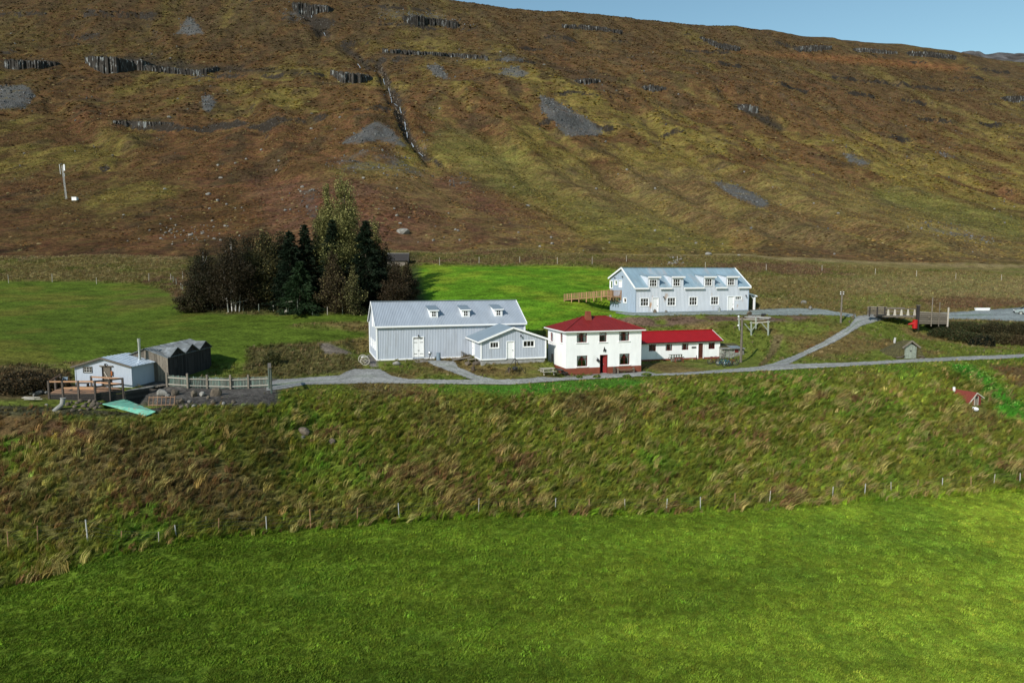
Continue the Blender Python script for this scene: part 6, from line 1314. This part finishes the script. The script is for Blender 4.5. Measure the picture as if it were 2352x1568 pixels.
v = Rp(880,428,105.5); t_ = thing('bridge_post', 'thick dark timber post at the right end of the bridge', 'post', v); MB().box((-.18,-.18,-.8),(.18,.18,260/3.675*.6125*105.5/F)).build('post_shaft', 'dark_shaded_wood', t_); MB().box((-.24,-.24,260/3.675*.6125*105.5/F),(.24,.24,260/3.675*.6125*105.5/F+.12)).build('post_cap', 'wood', t_)
v = Rp(838,445,105.2); o = MB().tube((.1,0,-.4),(.1,0,.85),.36,n=14).tube((-.1,0,.35),(-.85,.2,.2),.26,.08,10).box((-.15,-.2,.85),(.35,.2,.92)).build('red_tank', 'redtank'); o.location = v; tag(o, 'bright red metal tank standing under the right end of the bridge', 'tank')
v = Rp(900,405,105.5); e = Rp(1288,412,107); t_ = thing('log_wall', 'low wall of stacked horizontal grey logs right of the bridge', 'wall', v); d = e-v
for k in range(6): MB().tube((0,0,-.05+.33*k), tuple(d+Vector((0,0,-.05+.30*k))), .17, .14, 8).build('log', 'wood', t_)
for f, h_, m_ in ((.41,4.0,'wood'),(.675,3.3,'wood'),(.995,2.5,'rail')): p = d*f; MB().tube(p-Vector((0,.25,.5)), p+Vector((0,-.25,h_)), .07 if f < .9 else .13, n=7).build('post', m_, t_)
v = Rp(1685,235,G(*cp('R',1760,240)).y); s = mpp(v)*.6125/3.675; t_ = thing('concrete_beam', 'two long white painted beams stacked at the edge of the parking area', 'beam', v, .02); MB().box((0,0,0),(195*s,.5,14*s)).build('beam', 'white', t_); MB().box((5*s,-.05,16*s),(200*s,.45,34*s)).build('beam', 'white', t_)
# car at the right edge of the frame
v = G(*cp('R', 2370, 300)); ct = thing('parked_car', 'silver-blue parked car cut off by the right edge on the gravel parking area', 'car', v+Vector((1.1,.6,0)), R(-28)); prof = [(-2.1,.35),(-2.15,.7),(-1.9,.95),(-1.2,1.02),(-.6,1.45),(.7,1.48),(1.5,1.05),(2.1,.95),(2.15,.4)]
q = MB(); n_ = len(prof)
def wdt(z): return .86 if z < 1.0 else .86-.30*(z-1.0)/.5
for i in range(n_-1):
    (xa, za), (xb, zb_) = prof[i], prof[i+1]; q.poly((xa,-wdt(za),za),(xa,wdt(za),za),(xb,wdt(zb_),zb_),(xb,-wdt(zb_),zb_))
for sg in (-1, 1): q.poly(*[(x, sg*wdt(z), z) for x, z in prof]); 
q.poly(*[(x, y, .35) for x, y in ((-2.1,-.86),(2.15,-.86),(2.15,.86),(-2.1,.86))]); q.build('body', 'carpaint', ct)
for sg in (-1, 1): MB().poly(*[(x, sg*(wdt(z)+.012), z) for x, z in ((-1.0,1.06),(-.55,1.38),(.65,1.40),(1.25,1.08))]).build('side_window', 'black', ct)
MB().poly((-1.22,-.72,1.05),(-1.22,.72,1.05),(-.64,.6,1.44),(-.64,-.6,1.44)).build('windscreen', 'black', ct).location = (-.015,0,.01)
for x in (-1.3, 1.35):
    for sg in (-1, 1): w_ = MB().tube((x,sg*.72,.33),(x,sg*.9,.33),.33,n=18).build('wheel', 'black', ct); MB().tube((x,sg*.9,.33),(x,sg*.915,.33),.2,n=12).build('rim', 'steel', w_)
for sg in (-1, 1): MB().box((-2.16,sg*.6-.18,.66),(-2.08,sg*.6+.18,.82)).build('headlight', 'white', ct); MB().box((-2.17,-.4,.42),(-2.1,.4,.6)).build('grille', 'black', ct) if sg > 0 else None
# ---- turf hut
v = G(*cp('R', 690, 897)); s = mpp(v)*.6125/3.675; t_ = thing('turf_hut', 'grass-roofed turf hut with mint-grey plank gable front beside the gravel road', 'hut', v, R(6)); W_ = 188*s; hh = 160*s; hp = 245*s
for k in range(8):
    xa = W_*k/8; zt = hh+(hp-hh)*(1-abs((xa+W_/16)-W_/2)/(W_/2))*.6; q = MB().box((xa+.012,-.03*(k % 2),-.2),(xa+W_/8-.012,.04,zt)); q.build('plank', 'greenwood', t_, 'darker mint-green plank' if k in (2, 5) else None)
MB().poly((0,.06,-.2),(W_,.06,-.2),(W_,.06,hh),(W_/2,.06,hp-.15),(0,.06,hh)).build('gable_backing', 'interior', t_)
MB().box((W_*.48,-.08,hh*.62),(W_*.58,-.04,hh*.7)).build('latch', 'iron', t_)
q = MB(); ap_ = Vector((W_*.5,-.25,hp)); q.beam((-40*s,-.25,hh-.1),ap_,.10,.22,(0,0,1)); q.beam((W_+40*s,-.25,hh-.1),ap_,.10,.22,(0,0,1)); q.build('bargeboard', 'wood', t_)
q = MB()
xs = np.linspace(-1.9, 1.9, 15); ys = np.linspace(.0, 4.5, 9); gv_ = []
for j, yv in enumerate(ys):
    for i, xv in enumerate(xs):
        ax_ = abs(xv); ro_ = max(0, (hp+.04)-ax_*(hp-hh+.25)/(W_/2+.35)) if ax_ < W_/2+.4 else max(-.1, hh-.2-(ax_-W_/2-.4)*1.9)
        gv_.append((W_/2+xv*1.05, -.1+yv, ro_*(1-.55*(yv/4.5)**2)+.12*random.random()-.05))
q.v = gv_
for j in range(8):
    for i in range(14): s0 = j*15+i; q.f.append((s0, s0+1, s0+16, s0+15))
for i in range(14):
    a_, b_ = gv_[i], gv_[i+1]; q.poly(a_, b_, (b_[0], b_[1], -.4), (a_[0], a_[1], -.4)) if abs(a_[0]+.13-W_/2) > W_/2 else None
q.build('turf_mound', 'turf', t_)
for k in range(16):
    sd = -1 if k % 2 else 1; o = bpy.data.objects.new('stone', LUMPS['brownrock'][k % 6]); COL.objects.link(o); o.parent = t_; x = W_/2+sd*(W_/2+random.uniform(.15,.95)); o.location = (x, -.1+random.uniform(-.1,.15), random.uniform(0, max(.15, hh*.75-abs(x-W_/2)*.5))); o.scale = (.55,.3,.25)
v = G(*cp('R', 565, 680)); o = MB().tube((0,0,-.1),(0,0,.75),.15,n=8).build('white_vent_pipe', 'mast'); o.location = v; o.rotation_euler = (.1,.05,0); tag(o, 'short white vent pipe sticking out of the grass left of the turf hut', 'pipe')
# ---- red A-frame hut on the slope
v = G(*cp('A', 1450, 1065)); s = mpp(v)*.6125/9.046; t_ = thing('red_shed', 'half-sunken rusty red shed with steep roof and grey door on the right slope', 'shed', v, R(14))
Lx, Rx, ax_ = -330*s, 300*s, -20*s; zt = 420*s; dp = 3.9
q = MB().poly((-200*s,0,-.1),(200*s,0,-.1),(200*s,0,270*s),(ax_,0,zt),(-200*s,0,150*s)); q.build('gable_wall', 'rust', t_)
q = MB().slab((Lx,-.1,70*s),(ax_,-.1,zt+.03),(ax_-.6,dp,zt+.0),(Lx-.9,dp,90*s),-.05); q.slab((ax_,-.1,zt+.03),(Rx,-.1,230*s),(Rx-.6,dp,230*s),(ax_-.6,dp,zt),-.05)
for k in range(1, 12): f = k/12; q.beam(Vector((Lx,-.1,70*s)).lerp(Vector((Lx-.9,dp,90*s)), f)+Vector((0,0,.05)), Vector((ax_,-.1,zt+.03)).lerp(Vector((ax_-.6,dp,zt)), f)+Vector((0,0,.05)), .03, .03)
ro = q.build('roof', 'rust', t_); MB().beam((Lx,-.12,65*s),(ax_,-.12,zt),.05,.13,(0,0,1)).beam((Rx,-.12,225*s),(ax_,-.12,zt),.05,.1,(0,0,1)).build('bargeboard', 'rail', ro)
MB().box((-85*s,-.04,-.1),(50*s,.02,300*s)).build('doorway', 'interior', t_); MB().poly((-90*s,-.06,-.1),(45*s,-.06,-.1),(40*s,-.1,265*s),(-75*s,-.1,200*s)).build('door', 'wood', t_)
for x in (-92*s, 58*s): MB().box((x-.03,-.08,-.1),(x+.03,0,305*s)).build('door_post', 'rail', t_)
MB().slab((190*s,.3,190*s),(330*s,.2,200*s),(330*s,1.2,200*s),(190*s,1.2,200*s),.06).build('shelf_board', 'rail', t_)
v = G(*cp('A', 705, 700)); o = MB().tube((0,0,-.1),(0,0,.85),.14,n=8).build('white_vent_pipe', 'white'); o.location = v; o.rotation_euler = (0,-.08,0); tag(o, 'white vent pipe standing in grass left of the rusty red shed', 'pipe')
v = G(*cp('A', 1405, 1290)); o = MB().lathe((0,0,.05), [(.18,0),(.30,.08),(.33,.24),(.28,.24),(.2,.10)], 14).build('enamel_basin', 'white'); o.location = v+Vector((0,0,.12)); o.rotation_euler = (.35,0,0); tag(o, 'pale blue-white enamel basin lying in grass below the rusty red shed', 'basin')
# ---- boulders on the slope and the hill
boulder(695, 997, 34, 'large brown boulder half buried in the grass slope below the road', None, 'brownrock', .6); boulder(695, 1008, 14, 'pale stone lying just below the large brown slope boulder'); boulder(762, 1018, 24, 'flat brown boulder in the slope grass right of the large one', None, 'brownrock', .6)
BIG = {(925,536,36):'long pale boulder on the hillside right of the tall poplar', (506,408,11):'lone grey boulder on the hillside high above the trees', (955//2,446,15):'wide flat grey boulder left of the poplar top on the hillside', (437,540,14):'largest pale boulder of the cluster left of the trees', (1213,472,11):'pale boulder on the hillside right of the stream fan', (715,295,9):'pale boulder on the slope left of the grey gravel fan', (1628,584,18):'grey boulder in grass behind the guest house roof', (1698,586,10):'single pale boulder in the dry grass right of the boulder heap',(1870,466,8):'lone grey boulder on the right hillside'}
for (x, y, w_), lb in BIG.items(): boulder(x, y+2, w_, lb, None, 'rock', .55)
sm = [(403,518),(516,520),(491,549),(343,529),(283,494),(481,479),(487,508),(499,461),(912,433),(911,496),(919,514),(1052,530),(995,553),(834,410),(881,399),(655,484),(667,482),(694,430),(691,521),(388,270),(448,300),(55,353),(781,270),(1191,534),(1266,546),(1370,434),(1505,434),(1599,559),(1561,596),(1537,606),(1917,584),(1926,490),(1505,530),
 (380,535),(392,528),(402,545),(415,540),(421,530),(450,545),(463,537),(470,552),(425,552),(506,552),(368,548),(376,540),(530,505),(540,478),(555,477),(520,470),(560,483),(690,440),(712,438),(700,446),(686,436),(648,458),(905,480),(960,556),(1000,520),(1030,490),(1046,528),(1056,552),(870,480),(1240,566),(1268,560),(1020,545),(940,500),(500,380),(540,375),(640,370),(565,366),(470,240),(522,208),(600,345),(770,296),(1010,250),(1180,430),(1340,575),(1400,557),(1660,560),(1710,395),(1775,430),(1440,390),(1250,150),(1500,120),(2330,475),(2285,480),(1150,120),(1420,400)]
for k, (x, y) in enumerate(sm):
    w_ = random.uniform(3.5, 9) if k > 32 else random.uniform(6, 10)
    reg = ('left of the trees' if y > 460 else 'on the upper left hillside') if x < 640 else ('above the farm to the right of the poplar' if x < 1300 else 'on the right hillside') if y > 300 or x > 1300 else 'high on the hill near the stream gully'
    boulder(x, y+1, w_, 'small pale boulder scattered '+reg, 'small boulders '+reg, 'rock', .7)
rs2 = random.Random(4)
for k in range(46): x, y = rs2.gauss(430, 55), rs2.gauss(532, 14); boulder(x, min(y, 562), rs2.uniform(3, 6.5), 'small pale boulder scattered left of the trees', 'small boulders left of the trees', 'rock', .7)
for k in range(30): x, y = rs2.gauss(1552, 14), rs2.uniform(588, 610); boulder(x, y, rs2.uniform(5, 9), 'grey boulder in the heap behind the guest house ridge', 'boulder heap behind the guest house', 'rock' if k % 2 else 'brownrock', .8)
# ---- basalt outcrops: columns standing out of the slope
OUT = [('dark cliff band at the far left of the hillside', [(10,137,158),(40,138,160),(70,140,157),(100,140,158),(134,143,150)], .8), ('largest basalt cliff with pale water-stained columns on the left hillside', [(198,131,146),(215,131,158),(240,132,170),(268,133,168),(300,137,160),(328,138,162)], 1),
 ('dark ledge running right from the largest cliff', [(328,150,162),(370,152,166),(420,158,172),(460,160,176),(500,152,160)], .7), ('low dark ledge on the middle left hillside', [(262,277,284),(290,278,290),(330,280,292),(372,280,288),(398,282,288)], .7),
 ('pale basalt outcrop left of the stream gully', [(760,160,172),(785,165,190),(815,168,192),(850,172,186)], .9), ('dark rocks around the highest waterfall', [(672,5,22),(690,8,34),(708,12,40),(735,10,30),(755,14,28)], 1),
 ('pale rock band below the skyline above the gully', [(930,36,52),(960,36,58),(1000,42,60),(1050,50,66)], .6), ('rock band near the skyline centre', [(1290,56,64),(1330,57,68),(1380,62,72),(1428,70,78)], .7),
 ('rock band below the skyline right of centre', [(1612,84,92),(1650,98,112),(1700,108,118)], .7), ('rock band below the ridge at right', [(1835,108,120),(1870,104,118),(1910,106,114)], .7), ('dark rock band under the right ridge', [(1965,110,120),(2010,113,122),(2060,118,126)], .8), ('grey rock band at the right end of the ridge', [(2090,118,128),(2140,120,132),(2195,128,138)], .8),
 ('dark crag at the head of the right gully', [(1700,240,250),(1718,240,258),(1740,246,262)], 1), ('small rock outcrop above the large scree patch', [(1325,182,192),(1350,180,194),(1378,182,190)], .7), ('dark outcrop at the far right of the hillside', [(2308,222,232),(2335,220,236),(2360,222,232)], .9), ('dark boulder ledge crossing the right hillside', [(1478,196,206),(1500,196,212),(1530,200,208)], .7),
 ('broken rock ledge above the scree fan', [(880,112,122),(940,116,126),(1000,120,128),(1060,124,134),(1120,128,138)], .45)]
for lb, prof_, dens in OUT:
    x = prof_[0][0]; q = None; xs_, ts_, bs_ = zip(*prof_); parts_ = []
    while x < xs_[-1]:
        if random.random() < dens+.2:
            yt, yb = np.interp(x, xs_, ts_)+random.uniform(-.5,.8), np.interp(x, xs_, bs_)+random.uniform(-2.5,1.2)
            if yb-yt > 2: parts_.append((x, yt, yb))
        x += random.uniform(.9, 2.6)
    if not parts_: continue
    base = G(parts_[0][0], parts_[0][2]); t_ = thing('rock_outcrop', lb, 'rock outcrop', base); q = MB()
    for (x, yt, yb) in parts_:
        g = G(x, yb); s = mpp(g); g.y += random.uniform(-.6,.9)*s*2; w_ = random.uniform(2.6, 4.6)*s; h = (yb-yt)*s*(random.uniform(.86,1.02) if random.random() < .8 else random.uniform(.4,.8)); p = g-base; dp = h*1.6+2; a = random.uniform(-.4,.4)
        c_ = [Vector((math.cos(a)*sx*w_-math.sin(a)*sy, math.sin(a)*sx*w_+math.cos(a)*sy, 0)) for sx, sy in ((-.5,0),(.5,0),(.5,dp),(-.5,dp))]; tl = h*random.uniform(-.05,.05)
        lo = [p+k-Vector((0,0,1.5)) for k in c_]; hi = [p+k+Vector((0,0,h+(tl if i % 2 else -tl))) for i, k in enumerate(c_)]
        for i in range(4): q.poly(lo[i], lo[(i+1)%4], hi[(i+1)%4], hi[i])
        q.poly(*hi)
    o = q.build('rock_columns', 'cliff', t_); o['kind'] = 'stuff'
# waterfall streaks in the gully
wt = [[(880,182),(884,196)],[(893,204),(897,222)],[(898,225),(900,238)],[(918,248),(922,262)],[(930,282),(932,300)],[(934,305),(936,318)],[(945,330),(950,340)],[(713,26),(716,42)],[(744,76),(748,84)],[(822,148),(828,158)],[(962,352),(972,361)],[(906,240),(914,246)]]
w_ = thing('stream', 'thin white mountain stream falling down the dark rocky gully', 'stream', G(893,210)); w_['kind'] = 'thing'
for sg in wt:
    n_ = 5; q = MB(); pr = None
    for k in range(n_+1):
        g = G(sg[0][0]+(sg[1][0]-sg[0][0])*k/n_+random.uniform(-.6,.6), sg[0][1]+(sg[1][1]-sg[0][1])*k/n_)-w_.location+Vector((0,-.3,.35)); wd = .12+.16*random.random()
        if pr is not None: q.poly(pr[0]-Vector((pr[1],0,0)), pr[0]+Vector((pr[1],0,0)), g+Vector((wd,0,0)), g-Vector((wd,0,0)))
        pr = (g, wd)
    q.build('waterfall', 'water', w_)
for k in range(70):
    f = k/70; P_ = [(868,152),(880,172),(893,207),(915,247),(930,290),(942,322),(975,362)]; j = min(int(f*6), 5); u = f*6-j; x = P_[j][0]+(P_[j+1][0]-P_[j][0])*u+random.uniform(-9,9); y = P_[j][1]+(P_[j+1][1]-P_[j][1])*u
    boulder(x, y, random.uniform(2.5, 6), 'dark rock lining the stream gully on the hillside', 'rocks lining the stream gully', 'brownrock', 1.0)

# ------------------------------------------------------------------ trees and shrubs
def tree_from(name, label, cat, base, trunk_mb, leaves, trunk_m, group=None):
    t = thing(name, label, cat, base, 0, group)
    if trunk_mb: trunk_mb.build('trunk', trunk_m, t)
    co, fc, col = leaves; me = bpy.data.meshes.new('crown'); me.from_pydata(co.tolist(), [], fc.tolist()); me.materials.append(M['leaf'])
    ca = me.attributes.new('tint', 'FLOAT_COLOR', 'POINT'); ca.data.foreach_set('color', np.concatenate([col, np.ones((len(col),1))], 1).ravel())
    o = bpy.data.objects.new('crown', me); COL.objects.link(o); o.parent = t; return t
def leafquads(P, size, cols_, rs_, flat=0, dirs=None):
    n = len(P); a = rs_.randn(n, 3) if dirs is None else dirs+.35*rs_.randn(n, 3); a /= np.linalg.norm(a, axis=1)[:, None]; b_ = rs_.randn(n, 3); b_ -= (b_*a).sum(1)[:, None]*a; b_ /= np.linalg.norm(b_, axis=1)[:, None]
    s = size*(.6+.8*rs_.rand(n))[:, None]; el = 1.0 if dirs is None else 2.2
    v = np.stack([P-a*s*el, P+b_*s*.55, P+a*s*el, P-b_*s*.55], 1).reshape(-1, 3); f = np.arange(4*n).reshape(n, 4); c = np.repeat(cols_, 4, axis=0); return v, f, np.clip(c, .002, .8)
def broadleaf(px, py, h, w, z0, n, cA, cB, fB, label, name='broadleaf_tree', trunk='bark', seed=1, size=.13, lobes=14, Y=None, group=None, stems=1, upper=None, taper=.5):
    rs_ = np.random.RandomState(seed); base = G(px, py) if Y is None else Vector((at(px, py, Y).x, Y, gz(at(px, py, Y).x, Y))); L = []; tm = MB()
    for i in range(lobes):
        f = (i+.5)/lobes; z = z0*h+(1-z0)*h*f*.93; rr = w/2*(1-taper*f**1.6)*(.55+.45*math.sin(math.pi*min(1, .15+f))); a = i*2.4+rs_.rand(); d = rr*.62*rs_.rand()**.5
        L.append((d*math.cos(a), d*math.sin(a), z, rr*(.42+.3*rs_.rand()), (1-z0)*h*(.10+.07*rs_.rand())))
    L.append((0,0,h*.95,w*.10,h*.05))
    vol = np.array([l[3]**2*l[4] for l in L]); pick = rs_.choice(len(L), n, p=vol/vol.sum()); LA_ = np.array(L)[pick]
    d = rs_.randn(n, 3); d /= np.linalg.norm(d, axis=1)[:, None]; r = (rs_.rand(n)**.42)[:, None]*(1+.18*rs_.randn(n, 1)); P = LA_[:, :3]+d*r*LA_[:, [3,3,4]]
    cl = vn(P[:,0]*1.3+5+seed, P[:,2]*1.3+P[:,1], 3); keep = cl > .22; P = P[keep]; cl = cl[keep]; m = len(P)
    c = np.tile(cA, (m,1))*np.exp(.3*rs_.randn(m))[:, None]; pick2 = rs_.rand(m) < fB*(.4+1.2*cl)*(1 if upper is None else np.clip((P[:,2]/h-upper)*3+.5, .1, 1.6)); c[pick2] = np.array(cB)*np.exp(.3*rs_.randn(pick2.sum()))[:, None]
    for s_ in range(stems):
        ox = (s_-(stems-1)/2)*.55; tilt = ox*.5; tm.tube((ox,0,-.3),(ox+tilt,.1*s_,h*.45),.022*h**.9/stems**.5,.014*h**.9/stems**.5,8); tm.tube((ox+tilt,.1*s_,h*.45),(ox+tilt*1.4,0,h*.72),.014*h**.9/stems**.5,.03,7)
    for l in L[::1]: zc = max(l[2]-.25*h*.6, h*.12); tm.tube((0,0,zc),(l[0],l[1],l[2]),.035+.004*h,.015,5,cap=False)
    return tree_from(name, label, 'tree', base, tm, leafquads(P, size, c, rs_), trunk, group)
def spruce(px, py, h, w, n, col, label, seed=1, Y=None):
    rs_ = np.random.RandomState(seed); base = G(px, py) if Y is None else Vector((at(px, py, Y).x, Y, gz(at(px, py, Y).x, Y))); P = []; D = []; tm = MB().tube((0,0,-.3),(0,0,h*.97),.022*h,.02,8)
    nl = int(h*2.4); per = n//(nl*9)
    for k in range(nl):
        z = h*(.06+.92*k/nl); R_ = w/2*(1-(z/h))**.85*(.85+.3*rs_.rand())+.12; nb = 7+int(rs_.rand()*5)
        for b_ in range(nb):
            a = rs_.rand()*6.283; L_ = R_*(.7+.45*rs_.rand()); m = max(6, int(per*(.4+L_/(w/2)))); t = rs_.rand(m)**.6; dv = np.array([math.cos(a), math.sin(a), 0])
            p = dv*(t*L_)[:, None]; p[:, 2] = z-.32*L_*t**1.3+.16*L_*t**3; p += rs_.randn(m, 3)*(.05+.13*(1-t)[:, None]*L_); P.append(p); D.append(np.tile(dv+np.array([0,0,-.25]), (m,1)))
            if b_ % 3 == 0: tm.tube((0,0,z), tuple(dv*L_*.8+np.array([0,0,z-.2*L_])), .03, .01, 4, cap=False)
    P = np.concatenate(P); D = np.concatenate(D); c = np.tile(col, (len(P),1))*np.exp(.35*rs_.randn(len(P)))[:, None]*(1+.3*(vn(P[:,0]*1.5, P[:,2]*1.5, seed)-.5))[:, None]
    return tree_from('spruce_tree', label, 'tree', base, tm, leafquads(P, .085, c, rs_, dirs=D), 'bark')
DK = (.026,.026,.013); BRN = (.042,.031,.017); YG = (.20,.19,.05); SPR = (.014,.024,.012)
broadleaf(797, 700, 19.6, 9.8, .14, 42000, (.062,.065,.020), (.21,.20,.07), .5, 'very tall pale-flecked poplar rising above all the other trees', 'poplar_tree', 'bark', 3, .13, 26, Y=113, taper=.45, upper=.4)
broadleaf(756, 700, 19.2, 6.0, .3, 17000, (.062,.065,.020), (.20,.19,.065), .5, 'slim left-hand poplar beside the very tall one', 'poplar_tree', 'bark', 13, .13, 14, Y=114, taper=.5, upper=.45)
broadleaf(858, 690, 13.5, 5.6, .2, 9000, (.06,.06,.02), (.24,.22,.08), .4, 'thin straggly birch leaning out at the right of the poplar', 'birch_tree', 'bark', 23, .13, 12, Y=114, taper=.2)
broadleaf(472, 708, 9.8, 9.6, .08, 22000, BRN, DK, .55, 'broad dark brown birch at the left end of the tree group', 'birch_tree', 'birchbark', 31, .12, 20, Y=109, stems=2, taper=.45)
broadleaf(537, 714, 11.6, 9.8, .14, 24000, (.034,.028,.015), BRN, .45, 'dark birch with several white trunks second from the left', 'birch_tree', 'birchbark', 5, .12, 20, Y=107, stems=4, taper=.4)
broadleaf(612, 705, 12.2, 9.6, .10, 26000, (.034,.035,.015), (.16,.135,.05), .24, 'dark round-topped tree with yellow flecks left of the spruces', 'birch_tree', 'bark', 7, .13, 20, Y=111, taper=.4)
broadleaf(445, 702, 5.2, 5.4, .05, 8000, (.05,.045,.02), BRN, .4, 'low bush at the far left foot of the tree group', 'willow_bush', 'bark', 71, .12, 12, Y=107)
spruce(670, 702, 12.6, 8.2, 32000, SPR, 'dark spruce left of the tall poplar, left one of the close pair', 1, 109); spruce(704, 702, 13.4, 7.4, 30000, SPR, 'dark spruce left of the tall poplar, right one of the close pair', 2, 111)
spruce(690, 712, 8.4, 8.0, 24000, (.022,.042,.016), 'greener short spruce standing in front of the dark pair', 3, 105.5); spruce(768, 705, 14.2, 7.6, 28000, SPR, 'narrow dark spruce in front of the poplar foot', 4, 110); spruce(843, 705, 13.9, 9.4, 36000, SPR, 'widest and darkest spruce, right of the brown tree', 5, 110)
broadleaf(770, 718, 9.3, 6.4, .05, 15000, (.045,.033,.017), (.14,.115,.05), .2, 'reddish brown leafy tree in front of the spruces', 'birch_tree', 'bark', 8, .12, 18, Y=105.5); broadleaf(812, 719, 7.6, 4.6, .04, 9000, (.045,.040,.017), (.19,.18,.07), .33, 'smaller pale-flecked tree right of the reddish brown one', 'birch_tree', 'bark', 9, .12, 14, Y=104.5)
broadleaf(912, 708, 7.2, 7.0, .05, 15000, (.050,.034,.018), (.035,.028,.015), .4, 'low rounded brown tree at the right end of the group', 'birch_tree', 'bark', 10, .12, 18, Y=108); broadleaf(935, 690, 6.3, 4.4, .05, 8000, (.055,.04,.02), (.045,.035,.018), .4, 'small dark tree behind the rounded brown one', 'birch_tree', 'bark', 11, .12, 12, Y=112)
broadleaf(575, 702, 11.0, 10.0, .06, 22000, (.032,.028,.014), DK, .4, 'dark tree filling the back of the group behind the two left birches', 'birch_tree', 'bark', 101, .13, 20, Y=114, taper=.35)
broadleaf(648, 702, 11.4, 9.0, .06, 20000, (.030,.030,.014), (.12,.105,.04), .2, 'dark leafy tree behind and left of the close pair of spruces', 'birch_tree', 'bark', 102, .13, 20, Y=115, taper=.35)
broadleaf(738, 702, 12.8, 9.0, .06, 20000, (.032,.032,.015), (.13,.115,.045), .25, 'dark leafy tree between the spruce pair and the poplars', 'birch_tree', 'bark', 103, .13, 20, Y=116, taper=.35)
broadleaf(882, 698, 9.4, 8.0, .05, 16000, (.036,.030,.015), DK, .4, 'dark round tree behind the widest spruce at the right', 'birch_tree', 'bark', 104, .13, 18, Y=113, taper=.35)
def shrub(px, py, w, h, n, cA, cB, label, seed, name='shrub'):
    rs_ = np.random.RandomState(seed); base = G(px, py); d = rs_.randn(n, 3); d /= np.linalg.norm(d, axis=1)[:, None]; r = (rs_.rand(n)**.45)[:, None]; P = d*r*np.array([w/2, w*.35, h*.75])*(1+.3*(vn(d[:,0]*2.5+seed, d[:,1]*2.5, 2)-.5))[:, None]
    P[:, 2] = np.abs(P[:, 2])+.05; P[:, 0] += .25*P[:, 2]; c = np.tile(cA, (n,1))*np.exp(.3*rs_.randn(n))[:, None]; k = rs_.rand(n) < .35; c[k] = np.array(cB)*np.exp(.3*rs_.randn(k.sum()))[:, None]
    tm = MB(); [tm.tube((0,0,-.1),(w*.3*math.cos(a),w*.2*math.sin(a),h*.6),.03,.01,5,cap=False) for a in np.linspace(0,5.5,6)]
    return tree_from(name, label, 'shrub', base, tm, leafquads(P, .10, c, rs_), 'bark')
for k, (x, y, w_, h) in enumerate(((20,900,5,1.5),(70,895,5,1.7),(118,890,3.6,1.3),(50,880,4.6,1.6))): shrub(x, y, w_, h, 6000, (.035,.028,.014), (.10,.065,.03), ('leftmost','second','right-hand','rear')[k]+' dark brown heather thicket left of the deck', 40+k, 'heather_thicket')
shrub(622, 838, 2.2, 2.0, 2600, (.045,.05,.018), (.10,.09,.03), 'bare twiggy bush on the bank behind the picket fence', 50)
for k, (x, y, w_, h, cA) in enumerate(((2160,772,5,1.9,(.030,.042,.016)),(2200,780,6,2.1,(.036,.046,.017)),(2240,786,5.5,2.0,(.034,.040,.016)),(2255,795,4,2.2,(.008,.014,.009)),(2290,786,6,2.2,(.050,.046,.019)),(2335,792,6,2.2,(.062,.042,.020)),(2375,790,6,2.2,(.055,.042,.020)),(2145,752,4,1.7,(.030,.040,.015)),(2205,758,6,1.9,(.042,.050,.018)),(2270,762,6,1.9,(.03,.03,.014)),(2335,764,6,1.9,(.036,.034,.015)))):
    shrub(x, y, w_, h, 5200, cA, (.07,.055,.024), ('dense dark willow thicket at the left foot of the gully, right of the log wall','dark willow thicket second from the left in the lower gully row','dark willow thicket left of the darkest round bush','','brownish willow thicket right of the darkest bush','brown willow thicket low in the gully near the right edge','brown willow thicket cut by the right edge, lower row','small dark willow thicket directly below the log wall','greener willow thicket in the upper row below the parking area','olive willow thicket in the upper row left of the car','olive brown willow thicket directly below the parked car')[k] if k != 3 else 'darkest round bush at the foot of the gully thicket', 60+k, 'willow_thicket')['group'] = 'willow thickets in the gully'
for k, (x, y, w_) in enumerate(((1484,862,1.2),(1330,868,.7),(1370,867,.9),(1440,866,1.0))): shrub(x, y, w_, .32, 500, (.05,.10,.02), (.20,.22,.06), ('yellow-green ground plant at the right end of the farmhouse stones','small green plant left of the farmhouse door','green plant in front of the farmhouse door step','green plant below the long farmhouse bench')[k], 90+k, 'border_plant')
# broad-leaved dock and rhubarb leaves on the green patch at right
rs_ = np.random.RandomState(77); n_ = 900; ks = [];
pts = [(2180+rs_.rand()*190, 838+rs_.rand()*120) for _ in range(n_)]; pts = [p for p in pts if inpoly(np.array([p[0]]), np.array([p[1]]), [(2175,836),(2225,838),(2352,905),(2380,950),(2330,950),(2262,898)])[0]]; hp_ = hits(pts)
P = np.array([[v.x, v.y, v.z+.22+.2*rs_.rand()] for v in hp_]); c = np.tile((.16,.26,.05), (len(P),1))*np.exp(.35*rs_.randn(len(P)))[:, None]; v_, f_, c_ = leafquads(P, .17, c, rs_)
t_ = tree_from('dock_plants', 'bright yellow-green broad leaves scattered on the green patch above the red shed', 'plants', (0,0,0), None, (v_, f_, c_), 'bark'); t_['kind'] = 'stuff'
for o in t_.children: o['kind'] = 'stuff'
